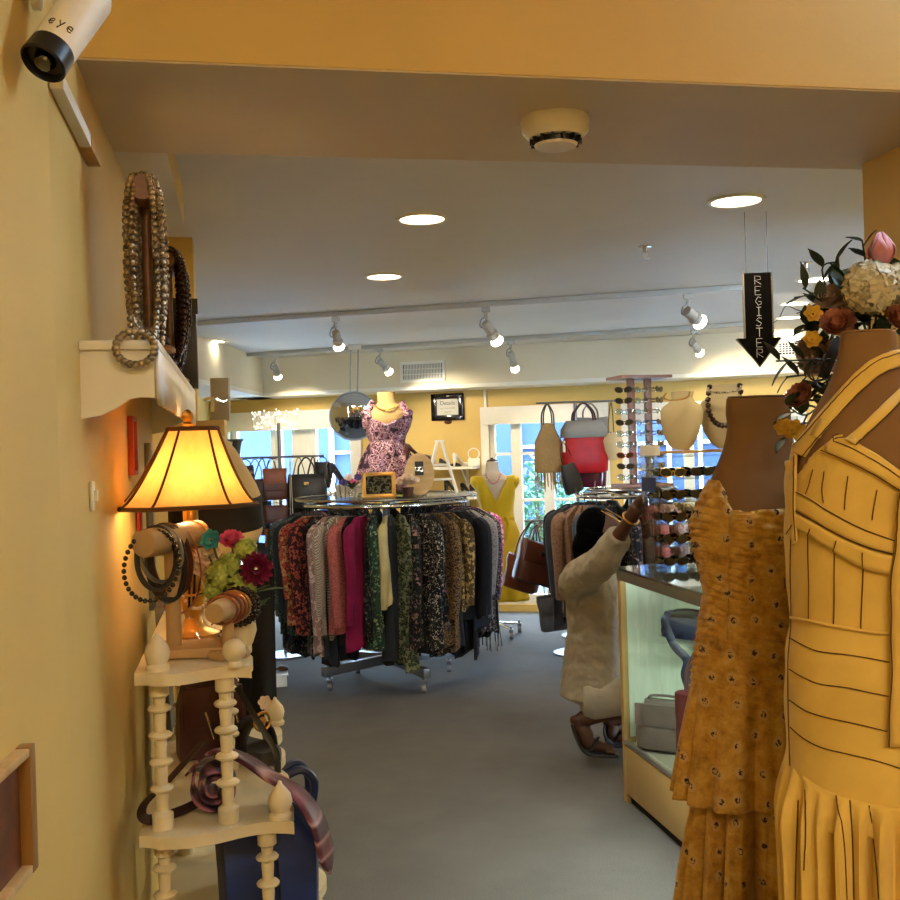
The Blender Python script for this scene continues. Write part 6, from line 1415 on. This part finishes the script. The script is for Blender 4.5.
def printmat():
    k = NT('mustard_print'); tone = k.ramp(k.noise(26, 6, .75), [(.30, lin('8a6220')), (.45, lin('bb8c34')), (.58, lin('cfa348')), (.72, lin('d8b870'))])
    d = k.n('ShaderNodeTexVoronoi', voronoi_dimensions='2D'); d.inputs['Scale'].default_value = 17; d.inputs['Randomness'].default_value = .62; k.l(k.coord((1.25, 1, 1), (pi / 2, 0, 0)), d.inputs['Vector'])
    halo = k.ramp(d.outputs['Distance'], [(.15, (1, 1, 1, 1)), (.26, (0, 0, 0, 1))]); core = k.ramp(d.outputs['Distance'], [(.10, (1, 1, 1, 1)), (.14, (0, 0, 0, 1))])
    nz = k.noise(150, 2, .6); br = k.ramp(nz, [(.46, (0, 0, 0, 1)), (.52, (1, 1, 1, 1))])
    c1 = k.mix(halo, tone, lin('caa868')); cm = k.mix(1.0, core, br, 'MULTIPLY'); c2 = k.mix(cm, c1, lin('3a1c14'))
    k.l(c2, k.b.inputs['Base Color']); k.b.inputs['Roughness'].default_value = .75; k.b.inputs['Sheen Weight'].default_value = .2; k.bump(k.noise(420, 2), .3, .002); return k.m
pm_ = printmat()
g = random.Random(2)
def ruche(a, py): return (.0036 * sin(py * .36 + 5 * sin(3 * a) + 2.7 * sin(7 * a)) + .0026 * sin(py * .83 + 8 * sin(2 * a + 1)))* (.6 + .4 * sin(py * .05 + 4 * a)) + .001 * sin(py * 1.7 + 9 * sin(4 * a))
bod = [(478, 709.5, 757), (486, 705, 757), (500, 698, 757), (512, 694, 757), (522, 692, 757), (545, 694.5, 757), (570, 701.5, 757), (592, 705, 757), (620, 699.5, 757), (650, 696.5, 757), (680, 694, 757), (690, 694, 757)]
rs = profile_body(dense(bod, 150), D1, 0, 96, .64, wav=ruche)
topl = [(690, 478), (707, 479), (710, 481), (714, 488), (720, 497), (729, 507), (745, 508), (790, 506), (830, 506)]
for k in range(96):
    p_ = rs[20][k]; pxk = 450 + F * (p_.x / p_.y) ; a = 2 * pi * k / 96
    front = sin(a) < .1
    zt_ = P(757, interp(topl, pxk) if front else 500, D1).z
    for j in range(len(rs)):
        if rs[j][k].z > zt_: rs[j][k] = V(rs[j][k].x, rs[j][k].y, zt_ - .0004 * j)
bodv = bvh_of(rs)
o = MB().rings(rs, False, False).build('bodice', pm_, t, solid=.004)
MB().tube(sline(bodv, [(729, 509), (729, 540), (728, 580), (727, 620), (727, 640)], .002), .004, 6).build('ruched_seam', pm_, o)
t1_ = [(672, 697, 757), (690, 692.5, 757), (715, 688.5, 757), (740, 685, 757), (765, 682, 757), (795, 677.5, 757)]
fw = lambda amp, y0, y1: (lambda a, py: amp * max(0, (py - y0) / (y1 - y0)) * (sin(12 * a + .6 + sin(2 * a)) + .5 * sin(23 * a + 2) + .35 * sin(5 * a)) + .0012 * sin(23 * a + py * .02))
MB().rings(profile_body(dense(t1_, 50), D1, 0, 120, .66, wav=fw(.012, 665, 800)), False, False).build('upper_tier', pm_, t, solid=.004)
t2a = [(770, 706, 757), (790, 702, 757), (830, 699, 757), (870, 697, 757), (910, 697, 757), (980, 697, 757), (1080, 697, 757)]
MB().rings(profile_body(dense(t2a, 60), D1, 0, 120, .66, wav=fw(.030, 740, 900)), False, False).build('lower_tier', pm_, t, solid=.004)
bx = V(P(757, 600, D1).x, D1, 0)
MB().cyl(bx + Z * .02, bx + Z * .95, .018).lathe([(.001, 0), (.15, 0), (.15, .015), (.03, .03), (.001, .03)], bx, 28).build('stand', M['steel'], t)

# ------------------------------------------------------------------ yellow piped dress on a form, right foreground
D2 = 1.8
t = thing('dress_form', 'dress form in a plain yellow dress with dark piping at the right edge', 'mannequin', V(P(897, 600, D2).x, D2, 0))
lin2 = [(333, 841, 868), (346, 840, 868), (360, 838, 869), (376, 833, 872), (392, 825, 877), (408, 816, 883), (424, 808, 889), (440, 802, 893), (456, 798, 895), (475, 795, 897), (520, 795, 897), (570, 797, 898), (620, 800, 898), (660, 797, 898), (720, 797, 898), (800, 800, 898)]
tr2 = profile_body(dense(lin2, 80), D2, 0, 64, .62)
MB().rings(tr2).build('torso', M['linen'], t)
c_ = P(868, 332.4, D2); MB().lathe([(.001, 0), (.046, 0), (.045, .003), (.001, .004)], c_, 36, Matrix.Diagonal((1, .62, 1))).build('neck_cap', mat('form_cap_b', '8a683e', .8), t)
yl = NT('yellow_linen'); yl.l(yl.ramp(yl.noise(7, 4, .6), [(.3, lin('d6b254')), (.7, lin('e6c466'))]), yl.b.inputs['Base Color']); yl.b.inputs['Roughness'].default_value = .85; yl.b.inputs['Sheen Weight'].default_value = .2
yl.bump(yl.noise(90, 4, .6, yl.coord((1, 1, .12))), .12, .004); yl = yl.m
pip = mat('dark_piping', '523615', .8, var=0)
bo2 = [(430, 799, 894), (450, 795, 896), (470, 791, 897), (500, 788.5, 897), (530, 788.5, 897), (560, 790, 898), (600, 793, 898), (620, 793.5, 898), (650, 789.5, 898), (700, 789.5, 898), (740, 790, 898), (772, 791, 898), (812, 791, 898)]
rs = profile_body(dense(bo2, 120), D2, 0, 110, .70, wav=lambda a, py: .0012 * sin(6 * a + py * .05) + .001 * sin(13 * a + py * .11))
topl = [(780, 470), (795, 450), (808, 440), (822, 436), (836, 440), (850, 447), (862, 453), (875, 461), (900, 477), (925, 482), (960, 476), (1010, 450)]
for k in range(110):
    p_ = rs[30][k]; a = 2 * pi * k / 110; zt_ = P(897, interp(topl, 450 + F * p_.x / p_.y - 12) if sin(a) < .1 else 440, D2).z
    for j in range(len(rs)):
        if rs[j][k].z > zt_: rs[j][k] = V(rs[j][k].x, rs[j][k].y, zt_ - .0003 * j)
b2v = bvh_of(rs); t2v = bvh_of(tr2)
bodice = MB().rings(rs, False, False).build('bodice', yl, t, solid=.003)
def pipe(pts, bv=None, off=.0035, r=.001, pa=None):
    L_ = sline(bv or b2v, pts, off)
    if len(L_) > 1: MB().tube(L_, r, 5).build('piping', pip, pa or bodice)
# neckline band, straps
nb = sband(MB(), b2v, [(822, 437), (850, 447), (875, 461), (900, 477), (920, 484)], [(822, 451), (850, 463), (875, 475), (900, 491), (920, 498)], .006).build('neckline_band', yl, t, solid=.003)
pipe([(823, 451), (850, 463), (875, 476), (899, 491)], None, .0085, .0010, nb); pipe([(824, 438), (850, 448), (875, 462), (899, 478)], None, .0085, .0010, nb)
class BV2:
    def ray_cast(s, o, d):
        a, b_ = t2v.ray_cast(o, d), b2v.ray_cast(o, d)
        if a[0] is None: return b_
        if b_[0] is None: return a
        return a if (a[0] - o).length < (b_[0] - o).length else b_
both = BV2()
ws = sband(MB(), both, [(795, 452), (806, 436), (820, 418), (838, 396), (856, 374), (872, 360), (890, 352), (905, 350)], [(808, 458), (820, 440), (834, 424), (850, 405), (866, 388), (880, 376), (894, 369), (905, 367)], .007, 6, 6).build('wide_strap', yl, t, solid=.004)
pipe([(797, 449), (808, 438), (822, 421), (840, 399), (858, 378), (874, 364), (892, 356), (904, 354)], both, .011, .0010, ws); pipe([(807, 458), (820, 441), (834, 425), (850, 406), (866, 389), (880, 377), (894, 370), (904, 368)], both, .011, .0010, ws)
ar = sband(MB(), both, [(790, 462), (790, 490), (793, 520), (797, 545)], [(801, 455), (800, 485), (800, 512), (801, 540)], .008, 6, 3).build('armhole_band', yl, t, solid=.004)
pipe([(800, 457), (799, 485), (799, 512), (800, 540)], both, .011, .0011, ar)
th_ = sband(MB(), both, [(846, 440), (862, 426), (880, 408), (905, 384)], [(856, 446), (871, 432), (889, 415), (908, 394)], .006, 6, 3).build('thin_strap', yl, t, solid=.003)
pipe([(856, 446), (871, 432), (889, 415), (907, 395)], both, .009, .0012, th_)
lp = sband(MB(), both, [(814, 438), (818, 430), (824, 420)], [(822, 440), (827, 432), (832, 424)], .009, 5, 2).build('strap_loop', yl, t, solid=.003)
# underbust band and its short peplum
ub = sband(MB(), b2v, [(796, 490), (812, 498), (835, 513), (865, 529), (893, 539)], [(794, 508), (812, 518), (835, 532), (865, 546), (891, 553)], .006).build('underbust_band', yl, t, solid=.003)
pipe([(797, 491), (812, 499), (835, 514), (865, 530), (893, 540)], None, .0088, .0011, ub); pipe([(795, 508), (812, 518), (835, 532), (865, 546), (891, 553)], None, .0088, .0011, ub)
pep = sband(MB(), b2v, [(795, 511), (812, 520), (835, 534), (865, 548), (891, 555)], [(793, 524), (812, 535), (835, 551), (862, 567), (890, 574)], .008).build('peplum', yl, t, solid=.003)
for pts in ([(809, 537), (810, 580), (810, 622)], [(835, 552), (835, 590), (834, 627)], [(863, 568), (862, 600), (861, 631)]): pipe(pts)
for pts in ([(814, 528), (812, 536)], [(838, 540), (835, 551)], [(863, 552), (862, 566)], [(798, 525), (793, 534)]): pipe(pts, None, .0125, .0010, pep)
for pts in ([(814, 470), (810, 486), (807, 494)], [(825, 472), (823, 490), (824, 503)], [(848, 476), (846, 495), (845, 510)], [(877, 490), (874, 505), (872, 520)]): pipe(pts)
yk = sband(MB(), b2v, [(793, 616), (815, 620), (840, 625), (870, 630), (889, 632)], [(793, 619), (815, 623), (840, 628), (870, 633), (889, 635)], .004, 6, 2).build('yoke_seam', yl, t, solid=.003)
for pts in ([(791, 638), (806, 646), (822, 652), (850, 655), (889, 662)], [(791, 669), (806, 678), (822, 684), (850, 688), (888, 696)], [(791, 700), (806, 710), (822, 716), (850, 722), (887, 731)], [(792, 727), (806, 739), (825, 748), (850, 754), (875, 760), (900, 768)]): pipe(pts)
pipe([(793, 533), (792, 570), (793, 620), (790, 660), (790, 700), (791, 740), (792, 766)])
# long front panel at the right
fp = sband(MB(), b2v, [(897, 492), (895, 520), (893, 545), (890, 570), (889, 600), (890, 640), (889, 680), (888, 715), (887, 744)], [(930, 496), (930, 520), (930, 545), (930, 570), (930, 600), (930, 640), (930, 680), (930, 715), (930, 748)], .011, 4, 6).build('front_panel', yl, t, solid=.004)
pipe([(898, 492), (895, 520), (893, 545), (890, 570), (889, 600), (890, 640), (889, 680), (888, 715), (887, 744)], None, .0155, .0010, fp)
sk = [(752, 790.5, 898), (768, 788.5, 898), (790, 786.5, 898), (830, 788, 898), (900, 791, 898), (1000, 792, 898), (1150, 790, 898), (1290, 786, 898)]
def gath(a, py):
    f = max(0, (py - 752) / 60); f = min(1, f)
    return .013 * f * (sin(31 * a + 2 * sin(3 * a)) + .8 * sin(19 * a + 1.3)) + .011 * max(0, (py - 790) / 300) * sin(9 * a + .8)
rs = profile_body(dense(sk, 70), D2, 0, 260, .72, wav=gath)
cx = P(898, 760, D2).x
for j in range(8):       # the gathered seam drops towards the front
    for k in range(260):
        a = 2 * pi * k / 260; dz = .052 * max(0, -sin(a)) ** .8 * (1 - j / 8); rs[j][k] = rs[j][k] - Z * dz
skv = bvh_of(rs); skirt = MB().rings(rs, False, False).build('skirt', yl, t, solid=.003)
for pts in ([(798, 800), (796, 850), (795, 899)], [(836, 790), (843, 840), (846, 899)], [(850, 800), (852, 850), (853, 899)], [(868, 800), (876, 850), (880, 899)], [(806, 790), (805, 840), (804, 870)]): pipe(pts, skv, .002, .0012, skirt)
bx = V(P(897, 600, D2).x, D2, 0)
MB().cyl(bx + Z * .02, bx + Z * .98, .018).lathe([(.001, 0), (.16, 0), (.16, .015), (.03, .03), (.001, .03)], bx, 28).build('stand', M['steel'], t)

# ------------------------------------------------------------------ flower arrangement behind the yellow dress
DF = 2.12; fb0 = P(862, 420, DF); base = V(fb0.x, DF + .04, 0)
t = thing('pedestal', 'slim dark pedestal behind the yellow dress form carrying the flower arrangement', 'pedestal', base)
MB().box(base + Z * .6, (.22, .2, 1.16), bev=.006).build('column', M['walnut'], t); MB().box(base + Z * 1.19, (.27, .25, .025), bev=.005).build('top', M['walnut'], t); MB().box(base + Z * .015, (.27, .25, .03), bev=.005).build('foot', M['walnut'], t)
t = thing('flower_arrangement', 'large artificial flower arrangement with pink tulip and white hydrangea behind the yellow dress', 'flowers', base + Z * 1.203)
vz = base + Z * 1.203; MB().lathe([(.001, 0), (.05, 0), (.065, .05), (.06, .16), (.045, .24), (.055, .27), (.045, .265), (.001, .25)], vz, 24).build('vase', mat('dark_vase', '26201c', .35), t)
hub = P(868, 400, DF + .03); g = random.Random(21); rose = mat('dusty_rose', 'c07c7c', .6, var=.15, vs=30); tul = mat('tulip_pink', 'c07a80', .5, var=.2, vs=30); terr = mat('terracotta_petal', '9a604c', .65, var=.25, vs=40)
wh = mat('hydrangea_white', 'c8bfa2', .7, var=.15, vs=60); yel = mat('yellow_petal', 'd0a83c', .6, var=.15, vs=50); mauve = mat('mauve_petal', 'a8908c', .7, var=.15, vs=40); lf = leaf_mat('leaf_dark', '26361e', ''); lf2 = leaf_mat('leaf_eucalyptus', '2c3a2e', '')
c_ = P(881, 250, DF); m = MB()
for k in range(6):
    a = k * pi / 3; m.surf(lambda u, v: c_ + Matrix.Rotation(a, 3, 'Z') @ V((.027 * sin(pi * (v * .84 + .1)) * (1 - .2 * (k % 2))) * cos((u - .5) * 1.5 * (1 - .5 * v)), .027 * sin(pi * (v * .84 + .1)) * sin((u - .5) * 1.7 * (1 - .5 * v)), -.032 + (.068 - .012 * (abs(u - .5) * 2) ** 2) * v), 5, 8)
m.build('blossom', tul, t, solid=.002)['label'] = 'large pink tulip bud'
for px, py, d, r, n in ((870, 287, DF - .05, .05, 190), (893, 285, DF - .02, .04, 120), (846, 300, DF + .02, .035, 90)): cc = P(px, py, d); florets(MB().ball(cc, r * .85, 12, 8), cc, r, n, .016, g).build('blossom', wh if px > 850 else mauve, t)['label'] = 'white hydrangea head' if px > 850 else 'pale mauve hydrangea'
for px, py, d, mt, r, up in ((838, 327, DF - .04, terr, .036, (-.3, -.7, .5)), (802, 398, DF, terr, .030, (-.6, -.5, .4)), (831, 300, DF, mauve, .03, (-.4, -.7, .4)), (896, 320, DF - .03, terr, .03, (.2, -.8, .3)), (822, 360, DF + .02, mauve, .045, (-.5, -.7, .2)), (815, 352, DF + .06, mauve, .036, (-.6, -.6, .2))):
    petals(MB(), P(px, py, d), 9, r, r * .5, up, .45, .003, px, 4).build('blossom', mt, t)['label'] = 'terracotta rose' if mt is terr else 'faded mauve blossom'
for px, py, r in ((891, 310, .02), (813, 314, .018), (812, 340, .018), (792, 430, .022), (783, 428, .018), (800, 433, .018), (886, 300, .016)):
    petals(MB(), P(px, py, DF - .02), 6, r, r * .45, (-.2, -1, .3), .3, .002, py, 2).build('blossom', yel, t)['label'] = 'small yellow blossom'
def spray(pts, n, L_, w_, mt, name='leaf_spray'):
    m = MB(); m.tube(pts, .002, 5); 
    for k in range(n):
        f = (k + .6) / n * (len(pts) - 1); i = min(int(f), len(pts) - 2); q_ = pts[i].lerp(pts[i + 1], f - i); dr_ = (pts[i + 1] - pts[i]).normalized(); s = dr_.cross(V(0, 1, .2)).normalized() * (1 if k % 2 else -1)
        leafs(m, q_, [dr_ * .7 + s * .8 + V(0, g.uniform(-.3, .3), 0)], L_, w_, g)
    return m.build(name, mt, t)
sp_ = lambda *a: spline([hub] + [P(x, y, DF + d) for x, y, d in a], 5)
spray(sp_((840, 330, .02), (825, 305, .0), (803, 288, -.02)), 9, .06, .011, lf2); spray(sp_((838, 320, .04), (822, 270, .02), (838, 262, 0)), 8, .05, .012, lf)
spray(sp_((835, 360, .02), (810, 360, .0), (776, 361, -.02)), 9, .055, .010, lf2); spray(sp_((835, 370, .02), (812, 374, .02), (786, 377, .0)), 8, .055, .010, lf2)
spray(sp_((870, 300, .03), (865, 260, .02), (862, 240, .0)), 8, .05, .012, lf); spray(sp_((880, 330, .03), (893, 300, .03), (905, 262, .02)), 9, .06, .016, lf)
spray(sp_((830, 350, .03), (813, 330, .02), (803, 325, .0)), 8, .05, .011, lf); spray(sp_((830, 400, .03), (806, 415, .02), (790, 408, .0)), 9, .055, .016, lf); spray(sp_((830, 400, .03), (805, 432, .02), (784, 438, .0)), 8, .05, .018, lf)
m = MB()
for k in range(46): 
    px, py = g.gauss(862, 18), g.uniform(268, 336); leafs(m, P(px, py, DF + g.uniform(.0, .06)), [(g.uniform(-1, 1), g.uniform(-.8, .2), g.uniform(-.6, .8))], .06, .016, g)
for k in range(34): leafs(m, P(g.uniform(806, 840), g.uniform(290, 372), DF + g.uniform(.01, .06)), [(g.uniform(-1, .6), g.uniform(-.8, .2), g.uniform(-.6, .8))], .05, .013, g)
for k in range(16): leafs(m, P(g.uniform(808, 840), g.uniform(370, 420), DF + g.uniform(.02, .06)), [(g.uniform(-1, 1), g.uniform(-.8, .2), g.uniform(-.6, .8))], .055, .014, g)
m.build('foliage', lf, t)
m = MB()
for px, py in ((881, 262), (870, 290), (838, 330), (802, 400), (822, 362), (892, 320), (846, 300)): m.tube([vz + Z * .2, hub, P(px, py, DF + .01)], .0025, 5)
m.build('stems', lf, t)
# black ribbon with hanging spectacles beside the neck
t = thing('hanging_glasses', 'dark spectacles hanging by a black ribbon from the flower arrangement', 'glasses', P(826, 372, 1.98))
MB().tube(spline([P(840, 338, 2.0), P(834, 350, 1.98), P(828, 364, 1.98), P(823, 378, 1.98)]), .012, 6, sq=(1, .25)).build('ribbon', M['blackm'], t)
for px in (817, 830): MB().tube([P(px, 370, 1.98) + V(.019 * cos(a), -.003 * (px == 830), .021 * sin(a)) for a in [2 * pi * k / 24 for k in range(24)]], .002, 5, closed=True).build('rim', M['black'], t)
MB().tube(spline([P(820, 362, 1.98), P(812, 374, 2.0), P(822, 388, 1.99), P(832, 374, 1.97)]), .0016, 5).build('chain', M['black'], t)
